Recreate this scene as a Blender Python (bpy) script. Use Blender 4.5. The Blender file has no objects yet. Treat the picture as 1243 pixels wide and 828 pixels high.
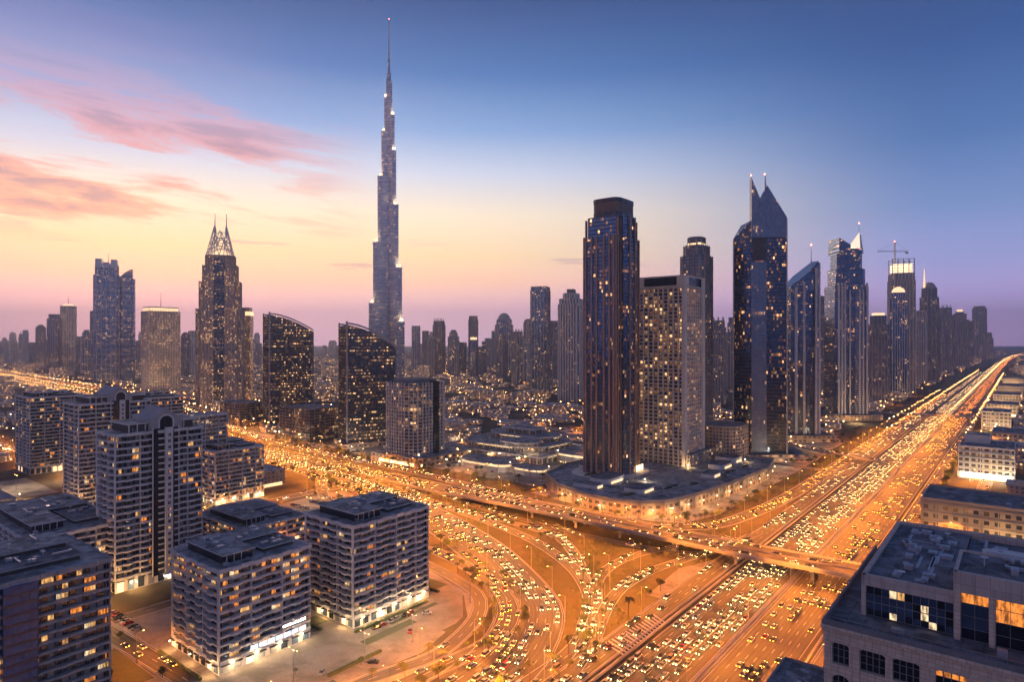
import bpy, bmesh, math, random
from mathutils import Vector, Matrix
random.seed(7)
R = math.radians
scene = bpy.context.scene
COL = scene.collection

# ------------------------------------------------------------------ camera
cam_data = bpy.data.cameras.new("camera")
cam_data.sensor_width = 36.0
cam_data.lens = 36.0 * 780 / 1243
cam_data.clip_start = 1.0
cam_data.clip_end = 80000.0
cam = bpy.data.objects.new("camera", cam_data)
COL.objects.link(cam)
cam.location = (0, 0, 130)
cam.rotation_euler = (R(90), 0, 0)
scene.camera = cam

# ------------------------------------------------------------------ view, sampling
scene.view_settings.view_transform = 'Standard'
scene.view_settings.look = 'None'
scene.view_settings.exposure = 0.4
scene.view_settings.gamma = 1.0
scene.view_settings.use_curve_mapping = False
cy = scene.cycles
cy.max_bounces = 5
cy.diffuse_bounces = 2
cy.glossy_bounces = 3
cy.transmission_bounces = 3
cy.volume_bounces = 0
cy.transparent_max_bounces = 6
cy.use_light_tree = True
cy.sample_clamp_indirect = 3.0
cy.sample_clamp_direct = 25.0
cy.caustics_reflective = False
cy.caustics_refractive = False
cy.use_denoising = True
try:
    cy.denoiser = 'OPENIMAGEDENOISE'
    cy.denoising_input_passes = 'RGB_ALBEDO_NORMAL'
    cy.denoising_prefilter = 'ACCURATE'
except Exception:
    pass
cy.use_adaptive_sampling = True
cy.adaptive_threshold = 0.02
scene.render.film_transparent = False

def lin(c):
    return tuple((x / 255 / 12.92) if x / 255 <= 0.04045 else ((x / 255 + 0.055) / 1.055) ** 2.4 for x in c) + (1.0,)

# ------------------------------------------------------------------ node helpers
class NT:
    def __init__(self, tree):
        self.t = tree; self.n = tree.nodes; self.l = tree.links
    def new(self, typ, **kw):
        n = self.n.new(typ)
        for k, v in kw.items():
            setattr(n, k, v)
        return n
    def link(self, a, b):
        self.l.new(a, b)
    def setin(self, node, i, v):
        if hasattr(v, 'is_output') or isinstance(v, bpy.types.NodeSocket):
            self.l.new(v, node.inputs[i])
        elif v is not None:
            node.inputs[i].default_value = v
    def m(self, op, a, b=None, c=None, clamp=False):
        n = self.n.new('ShaderNodeMath'); n.operation = op; n.use_clamp = clamp
        self.setin(n, 0, a); self.setin(n, 1, b); self.setin(n, 2, c)
        return n.outputs[0]
    def ramp(self, fac, stops, interp='LINEAR'):
        n = self.n.new('ShaderNodeValToRGB')
        cr = n.color_ramp; cr.interpolation = interp
        while len(cr.elements) < len(stops):
            cr.elements.new(0.5)
        for e, (p, c) in zip(cr.elements, stops):
            e.position = p; e.color = c
        self.l.new(fac, n.inputs[0])
        return n.outputs[0]
    def mix(self, fac, a, b, blend='MIX'):
        n = self.n.new('ShaderNodeMix'); n.data_type = 'RGBA'; n.blend_type = blend
        self.setin(n, 0, fac)
        self.setin(n, 6, a); self.setin(n, 7, b)
        return n.outputs[2]
    def comb(self, x, y, z):
        n = self.n.new('ShaderNodeCombineXYZ')
        self.setin(n, 0, x); self.setin(n, 1, y); self.setin(n, 2, z)
        return n.outputs[0]
    def noise(self, vec, scale, detail=3.0, rough=0.55, dist=0.0):
        n = self.n.new('ShaderNodeTexNoise')
        n.inputs['Scale'].default_value = scale; n.inputs['Detail'].default_value = detail
        n.inputs['Roughness'].default_value = rough; n.inputs['Distortion'].default_value = dist
        self.l.new(vec, n.inputs['Vector'])
        return n.outputs['Fac'], n.outputs['Color']
    def smooth(self, x, a, b):
        n = self.n.new('ShaderNodeMapRange'); n.interpolation_type = 'SMOOTHSTEP'
        self.setin(n, 0, x); n.inputs[1].default_value = a; n.inputs[2].default_value = b
        return n.outputs[0]

# ------------------------------------------------------------------ world: dusk sky
SUN_AZ = R(-32)       # sun just under the horizon, left of the supertall
world = bpy.data.worlds.new("World")
scene.world = world
world.use_nodes = True
W = NT(world.node_tree)
W.n.clear()
wout = W.new('ShaderNodeOutputWorld')
tc = W.new('ShaderNodeTexCoord')
sep = W.new('ShaderNodeSeparateXYZ')
W.link(tc.outputs['Generated'], sep.inputs[0])
X, Y, Z = sep.outputs
el = W.m('MULTIPLY', W.m('ARCSINE', Z), 180 / math.pi)
az = W.m('MULTIPLY', W.m('ARCTAN2', X, Y), 180 / math.pi)
caz = W.m('COSINE', W.m('MULTIPLY', W.m('SUBTRACT', az, -24.0), math.pi / 180))
warm = W.smooth(caz, 0.52, 1.0)
hor = W.m('DIVIDE', W.m('ADD', el, 0.0), 60.0, clamp=True)
def stops(lst, k=0.0):      # k: how much brighter the glow low over the horizon is
    return [(e / 60.0, tuple(v * (1 + k*max(0.0, 1 - e/9.0)) for v in lin(c)[:3]) + (1,)) for e, c in lst]
rw = W.ramp(hor, stops([(0, (236, 190, 214)), (3.0, (244, 188, 196)), (5.2, (255, 196, 160)), (7.5, (255, 216, 160)), (11, (255, 232, 200)),
                        (14.5, (200, 206, 224)), (18, (124, 158, 206)), (22.5, (58, 106, 168)), (28, (20, 62, 122)), (60, (14, 42, 96))], 0.95))
rc = W.ramp(hor, stops([(0, (196, 160, 212)), (3.0, (170, 150, 206)), (6, (136, 142, 196)), (10, (106, 136, 192)), (15, (60, 102, 162)),
                        (21, (30, 72, 134)), (28, (16, 48, 100)), (60, (12, 38, 88))], 1.1))
sky = W.mix(warm, rc, rw)
# opposite the sunset: the rosy grey anti-twilight
ra = W.ramp(hor, stops([(0, (120, 118, 152)), (8, (132, 138, 180)), (16, (108, 128, 182)), (30, (72, 98, 152)), (60, (24, 52, 104))]))
sky = W.mix(W.smooth(caz, 0.45, -0.35), sky, ra)
# streaky dusk clouds, only on the left
cu = W.m('MULTIPLY', az, 0.055)
cv = W.m('MULTIPLY', W.m('ADD', el, W.m('MULTIPLY', az, 0.07)), 0.36)
cvec = W.comb(cu, cv, 3.3)
cn, _ = W.noise(cvec, 1.0, 9.0, 0.64, 0.3)
cvec2 = W.comb(W.m('MULTIPLY', az, 0.03), W.m('MULTIPLY', el, 0.16), 8.1)
cn2, _ = W.noise(cvec2, 1.0, 3.0, 0.5)
cmask = W.m('MULTIPLY', W.smooth(cn, 0.43, 0.55), W.smooth(az, -10.0, -24.0))
cmask = W.m('MULTIPLY', cmask, W.m('MULTIPLY', W.smooth(el, 7.0, 9.5), W.smooth(el, 22.0, 15.0)))
cloudc = W.ramp(W.m('DIVIDE', el, 30.0, clamp=True), [(0.2, lin((236, 150, 132))), (0.36, lin((255, 176, 140))), (0.45, lin((226, 150, 146))), (0.55, lin((206, 146, 162))), (0.9, lin((170, 140, 178)))])
core = W.smooth(cn, 0.53, 0.62)
cloudc = W.mix(core, cloudc, W.mix(0.62, cloudc, lin((128, 104, 138))))
veil = W.m('MULTIPLY', W.m('MULTIPLY', W.smooth(cn2, 0.40, 0.62), W.smooth(az, -14.0, -34.0)), W.m('MULTIPLY', W.smooth(el, 12.0, 17.0), W.smooth(el, 28.0, 20.0)))
sky = W.mix(W.m('MULTIPLY', veil, 0.25), sky, lin((176, 140, 178)))
sky = W.mix(W.m('MULTIPLY', cmask, 0.92), sky, cloudc)
# small dark streaks low over the skyline
svec = W.comb(W.m('MULTIPLY', az, 0.09), W.m('MULTIPLY', el, 1.3), 1.7)
sn, _ = W.noise(svec, 1.0, 4.0, 0.5)
smask = W.m('MULTIPLY', W.smooth(sn, 0.62, 0.74), W.m('MULTIPLY', W.smooth(el, 5.0, 6.2), W.smooth(el, 11.0, 7.5)))
sky = W.mix(W.m('MULTIPLY', smask, 0.55), sky, lin((168, 132, 162)))
bg = W.new('ShaderNodeBackground')
W.link(sky, bg.inputs[0]); bg.inputs[1].default_value = 1.0
nish = W.new('ShaderNodeTexSky')
nish.sky_type = 'NISHITA'; nish.sun_disc = False
nish.sun_elevation = R(0.5); nish.sun_rotation = SUN_AZ
bg2 = W.new('ShaderNodeBackground')
W.link(nish.outputs[0], bg2.inputs[0]); bg2.inputs[1].default_value = 0.05
add = W.new('ShaderNodeAddShader')
W.link(bg.outputs[0], add.inputs[0]); W.link(bg2.outputs[0], add.inputs[1])
W.link(add.outputs[0], wout.inputs[0])

# the last afterglow: one weak, wide, warm sun from the sunset side
sl = bpy.data.lights.new("sun", 'SUN'); sl.energy = 0.35; sl.angle = R(20); sl.color = (1.0, 0.62, 0.45)
sun = bpy.data.objects.new("sun", sl); COL.objects.link(sun)
d = Vector((math.sin(SUN_AZ), math.cos(SUN_AZ), math.tan(R(5)))).normalized()
sun.rotation_euler = d.to_track_quat('Z', 'Y').to_euler()

# ------------------------------------------------------------------ the street grid's own axes: s along the wide highway, w to its left
GA = R(38.5); SS = math.sin(GA); CC = math.cos(GA)
GROT = math.pi / 2 - GA
def P(s, w, z=0.0):
    return Vector((s * SS - w * CC, s * CC + w * SS, z))
F_, CX_, CY_, H_ = 780.0, 621.5, 414.0, 130.0
def ground(px, py, h=0.0):           # where a point seen at a given bearing meets the ground
    Zd = (H_ - h) * F_ / (py - CY_)
    return Vector(((px - CX_) / F_ * Zd, Zd, h))
def swz(v):
    return v[0] * SS + v[1] * CC, -(v[0] * CC - v[1] * SS)

# ------------------------------------------------------------------ mesh building
class MB:
    def __init__(self):
        self.v = []; self.f = []; self.uv = []; self.mi = []
    def face(self, pts, m=0, uvs=None):
        b = len(self.v)
        self.v.extend([tuple(p) for p in pts])
        self.f.append(tuple(range(b, b + len(pts))))
        self.uv.append(uvs if uvs else [(p[0], p[1]) for p in pts])
        self.mi.append(m)
    def prism(self, poly, z0, z1, m=0, mt=None, bottom=False, poly2=None):
        mt = m if mt is None else mt
        q = poly2 or poly
        n = len(poly); u = 0.0
        for i in range(n):
            a = poly[i]; b = poly[(i + 1) % n]; a2 = q[i]; b2 = q[(i + 1) % n]
            L = math.hypot(b[0] - a[0], b[1] - a[1])
            self.face([(a[0], a[1], z0), (b[0], b[1], z0), (b2[0], b2[1], z1), (a2[0], a2[1], z1)], m,
                      [(u, z0), (u + L, z0), (u + L, z1), (u, z1)])
            u += L
        self.face([(p[0], p[1], z1) for p in q], mt)
        if bottom:
            self.face([(p[0], p[1], z0) for p in reversed(poly)], m)
    def box(self, x0, x1, y0, y1, z0, z1, m=0, mt=None):
        self.prism([(x0, y0), (x1, y0), (x1, y1), (x0, y1)], z0, z1, m, mt, True)
    def obox(self, c, ang, lx, ly, z0, z1, m=0):
        ca, sa = math.cos(ang), math.sin(ang)
        pts = [(c[0] + x * ca - y * sa, c[1] + x * sa + y * ca) for x, y in ((-lx/2, -ly/2), (lx/2, -ly/2), (lx/2, ly/2), (-lx/2, ly/2))]
        self.prism(pts, z0, z1, m, None, True)
    def cyl(self, c, r, z0, z1, n=8, m=0, r2=None):
        p = [(c[0] + r * math.cos(2*math.pi*i/n), c[1] + r * math.sin(2*math.pi*i/n)) for i in range(n)]
        r2 = r if r2 is None else r2
        q = [(c[0] + r2 * math.cos(2*math.pi*i/n), c[1] + r2 * math.sin(2*math.pi*i/n)) for i in range(n)]
        self.prism(p, z0, z1, m, None, True, q)
    def bar(self, a, b, r, m=0, n=5, r2=None):
        a = Vector(a); b = Vector(b); r2 = r if r2 is None else r2
        d = (b - a).normalized()
        x = d.orthogonal().normalized(); y = d.cross(x)
        A = [a + (x*math.cos(2*math.pi*i/n) + y*math.sin(2*math.pi*i/n))*r for i in range(n)]
        B = [b + (x*math.cos(2*math.pi*i/n) + y*math.sin(2*math.pi*i/n))*r2 for i in range(n)]
        for i in range(n):
            j = (i + 1) % n
            self.face([A[i], A[j], B[j], B[i]], m)
        self.face(list(reversed(A)), m); self.face(B, m)
    def add(self, other, M=None, moff=0):
        b = len(self.v)
        if M is None: self.v.extend(other.v)
        else: self.v.extend([tuple(M @ Vector(p)) for p in other.v])
        self.f.extend([tuple(i + b for i in f) for f in other.f])
        self.uv.extend(other.uv); self.mi.extend([i + moff for i in other.mi])
    def mesh(self, name, mats):
        me = bpy.data.meshes.new(name)
        me.from_pydata(self.v, [], self.f)
        if not isinstance(mats, (list, tuple)): mats = [mats]
        for m in mats: me.materials.append(m)
        me.polygons.foreach_set('material_index', self.mi)
        uvl = me.uv_layers.new(name='UVMap')
        flat = []
        for u in self.uv:
            for a in u: flat.extend(a)
        uvl.data.foreach_set('uv', flat)
        me.update()
        return me
    def build(self, name, mats, parent=None, loc=None, rotz=None):
        o = bpy.data.objects.new(name, self.mesh(name, mats))
        COL.objects.link(o)
        if parent is not None: o.parent = parent
        if loc is not None: o.location = loc
        if rotz is not None: o.rotation_euler = (0, 0, rotz)
        return o

def tag(o, label, cat, group=None, kind=None):
    o['label'] = label; o['category'] = cat
    if group: o['group'] = group
    if kind: o['kind'] = kind
    return o
def thing(name, label, cat, loc, rotz=0.0, group=None):
    o = bpy.data.objects.new(name, None)
    COL.objects.link(o)
    o.location = loc; o.rotation_euler = (0, 0, rotz)
    o.empty_display_size = 1.0
    return tag(o, label, cat, group)
def structure(o):
    o['kind'] = 'structure'; return o
def copy_tree(o, parent=None):
    c = o.copy(); COL.objects.link(c)
    if parent is not None: c.parent = parent
    for ch in list(KIDS.get(o.name, ())):
        copy_tree(ch, c)
    return c
KIDS = {}
def register(o, kids):
    KIDS[o.name] = list(kids)

def offset(poly, d):
    n = len(poly); out = []
    for i in range(n):
        a = Vector(poly[i-1]); b = Vector(poly[i]); c = Vector(poly[(i+1) % n])
        e1 = (b - a).normalized(); e2 = (c - b).normalized()
        n1 = Vector((e1.y, -e1.x)); n2 = Vector((e2.y, -e2.x))
        m = n1 + n2
        if m.length < 1e-6: m = n1
        m.normalize()
        k = d / max(0.35, m.dot(n1))
        out.append((b.x + m.x * k, b.y + m.y * k))
    return out
def rect(a, b, cx=0, cy=0):
    return [(cx - a/2, cy - b/2), (cx + a/2, cy - b/2), (cx + a/2, cy + b/2), (cx - a/2, cy + b/2)]
def chamf(a, b, c, cx=0, cy=0):
    x, y = a/2, b/2
    return [(cx-x+c, cy-y), (cx+x-c, cy-y), (cx+x, cy-y+c), (cx+x, cy+y-c), (cx+x-c, cy+y), (cx-x+c, cy+y), (cx-x, cy+y-c), (cx-x, cy-y+c)]
def notch(a, b, c):
    x, y = a/2, b/2
    return [(-x+c, -y), (x-c, -y), (x-c, -y+c), (x, -y+c), (x, y-c), (x-c, y-c), (x-c, y), (-x+c, y), (-x+c, y-c), (-x, y-c), (-x, -y+c), (-x+c, -y+c)]
def sup(a, b, n=20, e=3.0):
    out = []
    for i in range(n):
        t = 2*math.pi*i/n
        c, s = math.cos(t), math.sin(t)
        out.append((a/2*math.copysign(abs(c)**(2/e), c), b/2*math.copysign(abs(s)**(2/e), s)))
    return out
def scaled(poly, k, kx=None):
    return [(p[0]*(kx or k), p[1]*k) for p in poly]

# ------------------------------------------------------------------ materials
MATS = {}
def new_mat(name):
    m = bpy.data.materials.new(name); m.use_nodes = True
    t = NT(m.node_tree)
    b = m.node_tree.nodes['Principled BSDF']
    MATS[name] = m
    return m, t, b
def plain(name, col, rough=0.7, metal=0.0, var=0.25, scale=0.3, bump=0.0):
    m, t, b = new_mat(name)
    tcn = t.new('ShaderNodeTexCoord')
    f, _ = t.noise(tcn.outputs['Object'], scale, 5.0, 0.6)
    f2, _ = t.noise(tcn.outputs['Object'], scale * 7, 3.0, 0.6)
    k = t.m('ADD', t.m('MULTIPLY', f, 0.7), t.m('MULTIPLY', f2, 0.3))
    dark = tuple(c * (1 - var) for c in col) + (1,); light = tuple(min(1, c * (1 + var)) for c in col) + (1,)
    c = t.ramp(k, [(0.3, dark), (0.7, light)])
    t.link(c, b.inputs['Base Color'])
    b.inputs['Roughness'].default_value = rough; b.inputs['Metallic'].default_value = metal
    if bump:
        bn = t.new('ShaderNodeBump'); bn.inputs['Strength'].default_value = bump
        t.link(f2, bn.inputs['Height']); t.link(bn.outputs[0], b.inputs['Normal'])
    return m
def emit(name, col, strength, base=(0.8, 0.8, 0.8), sample=True):
    m, t, b = new_mat(name)
    b.inputs['Base Color'].default_value = tuple(base) + (1,)
    b.inputs['Emission Color'].default_value = tuple(col) + (1,)
    b.inputs['Emission Strength'].default_value = strength
    if not sample: m.cycles.emission_sampling = 'NONE'
    return m

def facade(name, wall=(0.25, 0.23, 0.22), glass=(0.05, 0.08, 0.13), bw=3.0, fh=3.6, frac=0.2, mu=0.16, mv=0.3,
           strength=1.6, metal=0.55, rough=0.14, wrough=0.7, amber=0.6, vstripe=0.0, floors=0.6, wallmetal=0.0, cs=(0.09, 0.16)):
    """Rows of windows laid out in metres over the wall: panes, mullions, spandrels, some rooms lit."""
    m, t, b = new_mat(name)
    uv = t.new('ShaderNodeUVMap'); sp = t.new('ShaderNodeSeparateXYZ'); t.link(uv.outputs[0], sp.inputs[0])
    oi = t.new('ShaderNodeObjectInfo')
    U = t.m('DIVIDE', sp.outputs[0], bw); V = t.m('DIVIDE', sp.outputs[1], fh)
    cu = t.m('FLOOR', U); cv = t.m('FLOOR', V); fu = t.m('FRACT', U); fv = t.m('FRACT', V)
    win = t.m('MULTIPLY', t.m('MULTIPLY', t.m('GREATER_THAN', fu, mu/2), t.m('LESS_THAN', fu, 1 - mu/2)),
              t.m('MULTIPLY', t.m('GREATER_THAN', fv, mv/2), t.m('LESS_THAN', fv, 1 - mv/2)))
    geo = t.new('ShaderNodeNewGeometry'); gs = t.new('ShaderNodeSeparateXYZ'); t.link(geo.outputs['Normal'], gs.inputs[0])
    side = t.m('LESS_THAN', t.m('ABSOLUTE', gs.outputs[2]), 0.75)
    win = t.m('MULTIPLY', win, side)
    rnd = t.m('MULTIPLY', oi.outputs['Random'], 91.7)
    wn = t.new('ShaderNodeTexWhiteNoise'); wn.noise_dimensions = '3D'
    t.link(t.comb(cu, cv, rnd), wn.inputs['Vector'])
    w2 = t.new('ShaderNodeTexWhiteNoise'); w2.noise_dimensions = '3D'
    t.link(t.comb(t.m('ADD', cu, 41.3), cv, rnd), w2.inputs['Vector'])
    w3 = t.new('ShaderNodeTexWhiteNoise'); w3.noise_dimensions = '3D'       # whole floors lit together
    t.link(t.comb(t.m('FLOOR', t.m('DIVIDE', U, 5.0)), cv, t.m('ADD', rnd, 7.7)), w3.inputs['Vector'])
    cl, _ = t.noise(t.comb(t.m('MULTIPLY', cu, cs[0]), t.m('MULTIPLY', cv, cs[1]), rnd), 1.0, 2.0)
    clus = t.m('MULTIPLY', t.smooth(cl, 0.36, 0.68), 1.7)
    prob = t.m('MULTIPLY', t.m('ADD', clus, 0.12), frac * 0.5)
    lit1 = t.m('LESS_THAN', wn.outputs['Value'], prob)
    lit2 = t.m('LESS_THAN', w3.outputs['Value'], t.m('MULTIPLY', prob, floors))
    dim = t.m('MULTIPLY', t.m('LESS_THAN', wn.outputs['Value'], t.m('ADD', t.m('MULTIPLY', prob, 2.6), 0.05)), 0.22)
    lit = t.m('MULTIPLY', t.m('MAXIMUM', t.m('MAXIMUM', lit1, t.m('MULTIPLY', lit2, 0.8)), dim), win)
    # ceiling line, curtains and furniture make each lit pane uneven
    inner, _ = t.noise(t.comb(t.m('MULTIPLY', U, 3.1), t.m('MULTIPLY', V, 2.3), rnd), 1.0, 2.0)
    e = t.m('MULTIPLY', t.m('ADD', t.m('MULTIPLY', inner, 1.3), t.m('MULTIPLY', fv, 0.5)), t.m('ADD', t.m('MULTIPLY', t.m('POWER', w2.outputs['Value'], 4.0), 2.4), 0.16))
    warmc = t.mix(t.smooth(w2.outputs['Value'], amber - 0.25, amber + 0.3), (1.0, 0.34, 0.06, 1), (1.0, 0.54, 0.22, 1))
    gv = t.mix(t.m('MULTIPLY', wn.outputs['Value'], 0.5), tuple(glass) + (1,), tuple(min(1, g * 1.9 + 0.01) for g in glass) + (1,))
    nz, _ = t.noise(t.comb(sp.outputs[0], sp.outputs[1], rnd), 0.06, 4.0)
    wl = t.mix(nz, tuple(c * 0.75 for c in wall) + (1,), tuple(c * 1.2 for c in wall) + (1,))
    if vstripe:
        wl = t.mix(t.m('MULTIPLY', t.m('GREATER_THAN', t.m('FRACT', t.m('DIVIDE', U, 4.0)), 0.72), vstripe), wl, tuple(g * 0.6 for g in glass) + (1,))
    t.link(t.mix(win, wl, gv), b.inputs['Base Color'])
    t.link(t.m('ADD', t.m('MULTIPLY', win, metal), t.m('MULTIPLY', t.m('SUBTRACT', 1.0, win), wallmetal)), b.inputs['Metallic'])
    rr = t.m('ADD', rough, t.m('MULTIPLY', w2.outputs['Value'], 0.08))
    t.link(t.m('ADD', t.m('MULTIPLY', win, rr), t.m('MULTIPLY', t.m('SUBTRACT', 1.0, win), wrough)), b.inputs['Roughness'])
    t.link(warmc, b.inputs['Emission Color'])
    t.link(t.m('MULTIPLY', t.m('MULTIPLY', lit, e), strength * 0.42), b.inputs['Emission Strength'])
    # panes sit very slightly out of true with one another, so reflections break up
    vn = t.new('ShaderNodeVectorMath'); vn.operation = 'SUBTRACT'
    t.link(w2.outputs['Color'], vn.inputs[0]); vn.inputs[1].default_value = (0.5, 0.5, 0.5)
    vs = t.new('ShaderNodeVectorMath'); vs.operation = 'SCALE'
    t.link(vn.outputs[0], vs.inputs[0]); t.link(t.m('MULTIPLY', win, 0.05), vs.inputs['Scale'])
    va = t.new('ShaderNodeVectorMath'); va.operation = 'ADD'
    t.link(geo.outputs['Normal'], va.inputs[0]); t.link(vs.outputs[0], va.inputs[1])
    vv = t.new('ShaderNodeVectorMath'); vv.operation = 'NORMALIZE'; t.link(va.outputs[0], vv.inputs[0])
    t.link(vv.outputs[0], b.inputs['Normal'])
    m.cycles.emission_sampling = 'NONE'
    return m

M_conc = plain('pale_concrete', (0.36, 0.34, 0.33), 0.85, var=0.22, scale=0.12)
M_conc_d = plain('grey_concrete', (0.20, 0.20, 0.21), 0.85, var=0.3, scale=0.1)
M_sand = plain('sandstone_cladding', (0.42, 0.34, 0.27), 0.8, var=0.2, scale=0.1)
M_beige = plain('beige_cladding', (0.64, 0.60, 0.57), 0.75, var=0.18, scale=0.15)
M_white = plain('white_cladding', (0.68, 0.64, 0.60), 0.6, var=0.12, scale=0.1)
M_cream = plain('cream_cladding', (0.80, 0.67, 0.54), 0.65, var=0.1, scale=0.1)
M_steel = plain('brushed_steel', (0.45, 0.46, 0.5), 0.35, 0.8, var=0.15)
M_dark = plain('dark_cladding', (0.06, 0.065, 0.08), 0.5, var=0.3)
M_copper = plain('copper_toned_cladding', (0.34, 0.22, 0.17), 0.45, 0.3, var=0.15)
M_roof = plain('roof_felt', (0.14, 0.145, 0.16), 0.9, var=0.55, scale=0.09)
M_roof2 = plain('gravel_roof', (0.24, 0.23, 0.23), 0.95, var=0.45, scale=0.07)
M_duct = plain('galvanised_duct', (0.42, 0.44, 0.48), 0.45, 0.5, var=0.2)
def roof_mat(name, base, seam):
    m, t, b = new_mat(name)
    tcn = t.new('ShaderNodeTexCoord')
    mp = t.new('ShaderNodeMapping'); t.link(tcn.outputs['Object'], mp.inputs[0])
    br = t.new('ShaderNodeTexBrick'); br.inputs['Scale'].default_value = 1.0; br.inputs['Brick Width'].default_value = seam*1.9; br.inputs['Row Height'].default_value = seam
    br.inputs['Mortar Size'].default_value = 0.09; br.inputs['Bias'].default_value = -0.1
    br.inputs['Color1'].default_value = tuple(c*0.55 for c in base)+(1,); br.inputs['Color2'].default_value = tuple(c*1.35 for c in base)+(1,); br.inputs['Mortar'].default_value = tuple(c*0.3 for c in base)+(1,)
    t.link(mp.outputs[0], br.inputs['Vector'])
    f1, _ = t.noise(tcn.outputs['Object'], 0.16, 7.0, 0.7, 0.8)
    f2, _ = t.noise(tcn.outputs['Object'], 0.05, 4.0, 0.6)
    c = t.mix(t.smooth(f1, 0.42, 0.62), br.outputs['Color'], tuple(min(1, c*1.9) for c in base)+(1,))
    c = t.mix(t.m('MULTIPLY', t.smooth(f2, 0.55, 0.68), 0.8), c, tuple(c*0.35 for c in base)+(1,))
    t.link(c, b.inputs['Base Color']); b.inputs['Roughness'].default_value = 0.85
    return m
M_roof = roof_mat('patched_roof_felt', (0.13, 0.13, 0.135), 3.4)
M_roof2 = roof_mat('stained_gravel_roof', (0.24, 0.225, 0.21), 5.0)
M_leafbed = plain('planting', (0.04, 0.055, 0.02), 0.95, var=0.5, scale=0.8)
M_roof3 = roof_mat('pale_flat_roof', (0.36, 0.34, 0.32), 4.0)
M_bark = plain('bark', (0.09, 0.06, 0.04), 0.95, var=0.4, scale=2)
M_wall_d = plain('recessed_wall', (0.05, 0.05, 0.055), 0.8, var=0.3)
M_glass_d = plain('dark_glass', (0.03, 0.045, 0.07), 0.08, 0.55, var=0.3, scale=0.4)
M_glass_b = plain('blue_glass', (0.10, 0.16, 0.27), 0.12, 0.6, var=0.3, scale=0.3)
M_lampmetal = plain('galvanised_pole', (0.3, 0.3, 0.31), 0.5, 0.6)
M_sodium = emit('sodium_lamp', (1.0, 0.42, 0.10), 60.0, sample=False)
M_whitelamp = emit('warm_white_lamp', (1.0, 0.74, 0.42), 30.0, sample=False)
M_glow = emit('lit_shopfront', (1.0, 0.62, 0.26), 2.6, sample=False)
M_glow_w = emit('lit_white_shopfront', (1.0, 0.84, 0.66), 2.6, sample=False)
M_glow_dim = emit('soft_shop_light', (1.0, 0.62, 0.28), 1.2, sample=False)
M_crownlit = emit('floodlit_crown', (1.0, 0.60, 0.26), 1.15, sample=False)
M_red = emit('aircraft_warning_lamp', (1.0, 0.12, 0.05), 18.0, sample=False)

# ------------------------------------------------------------------ ground
m, t, b = new_mat('sandy_ground')
tcn = t.new('ShaderNodeTexCoord')
f1, _ = t.noise(tcn.outputs['Object'], 0.012, 8.0, 0.62, 0.4)
f2, _ = t.noise(tcn.outputs['Object'], 0.11, 6.0, 0.65)
f3, _ = t.noise(tcn.outputs['Object'], 0.9, 3.0, 0.6)
c1 = t.ramp(t.m('ADD', t.m('MULTIPLY', f1, 0.55), t.m('MULTIPLY', f2, 0.45)),
            [(0.38, (0.014, 0.018, 0.009, 1)), (0.49, (0.03, 0.026, 0.017, 1)), (0.58, (0.065, 0.052, 0.036, 1)), (0.72, (0.15, 0.12, 0.09, 1))])
t.link(t.mix(t.m('MULTIPLY', f3, 0.3), c1, (0.06, 0.05, 0.035, 1)), b.inputs['Base Color'])
b.inputs['Roughness'].default_value = 0.95
g = MB()
N = 28000
g.face([(-15500, -2400, 0), (15500, -2400, 0), (15500, 16000, 0), (-15500, 16000, 0)], 0)
structure(g.build('ground', m))

def paving(name, base, tile=2.0):
    m, t, b = new_mat(name)
    tcn = t.new('ShaderNodeTexCoord')
    br = t.new('ShaderNodeTexBrick'); br.offset = 0.5
    br.inputs['Scale'].default_value = 1.0; br.inputs['Brick Width'].default_value = tile; br.inputs['Row Height'].default_value = tile
    br.inputs['Mortar Size'].default_value = 0.05
    br.inputs['Color1'].default_value = tuple(c*0.85 for c in base)+(1,); br.inputs['Color2'].default_value = tuple(base)+(1,)
    br.inputs['Mortar'].default_value = tuple(c*0.5 for c in base)+(1,)
    mp = t.new('ShaderNodeMapping'); mp.inputs['Rotation'].default_value = (0, 0, -GROT)
    t.link(tcn.outputs['Object'], mp.inputs[0]); t.link(mp.outputs[0], br.inputs['Vector'])
    f1, _ = t.noise(tcn.outputs['Object'], 0.07, 7.0, 0.65, 0.6)
    cc = t.mix(t.smooth(f1, 0.38, 0.66), br.outputs['Color'], tuple(c*0.42 for c in base)+(1,))
    t.link(cc, b.inputs['Base Color']); b.inputs['Roughness'].default_value = 0.85
    return m
M_pave = paving('stone_paving', (0.34, 0.30, 0.27))
M_pave2 = paving('light_paving', (0.42, 0.37, 0.33), 3.0)

def poly_sheet(name, pts, z, mat):
    mb = MB()
    mb.face([P(s, w, z) for s, w in pts], 0)
    if mb.f:
        a = sum((pts[i][0]*pts[(i+1) % len(pts)][1] - pts[(i+1) % len(pts)][0]*pts[i][1]) for i in range(len(pts)))
        if a < 0: mb.f[0] = tuple(reversed(mb.f[0]))
    return structure(mb.build(name, mat))

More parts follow.
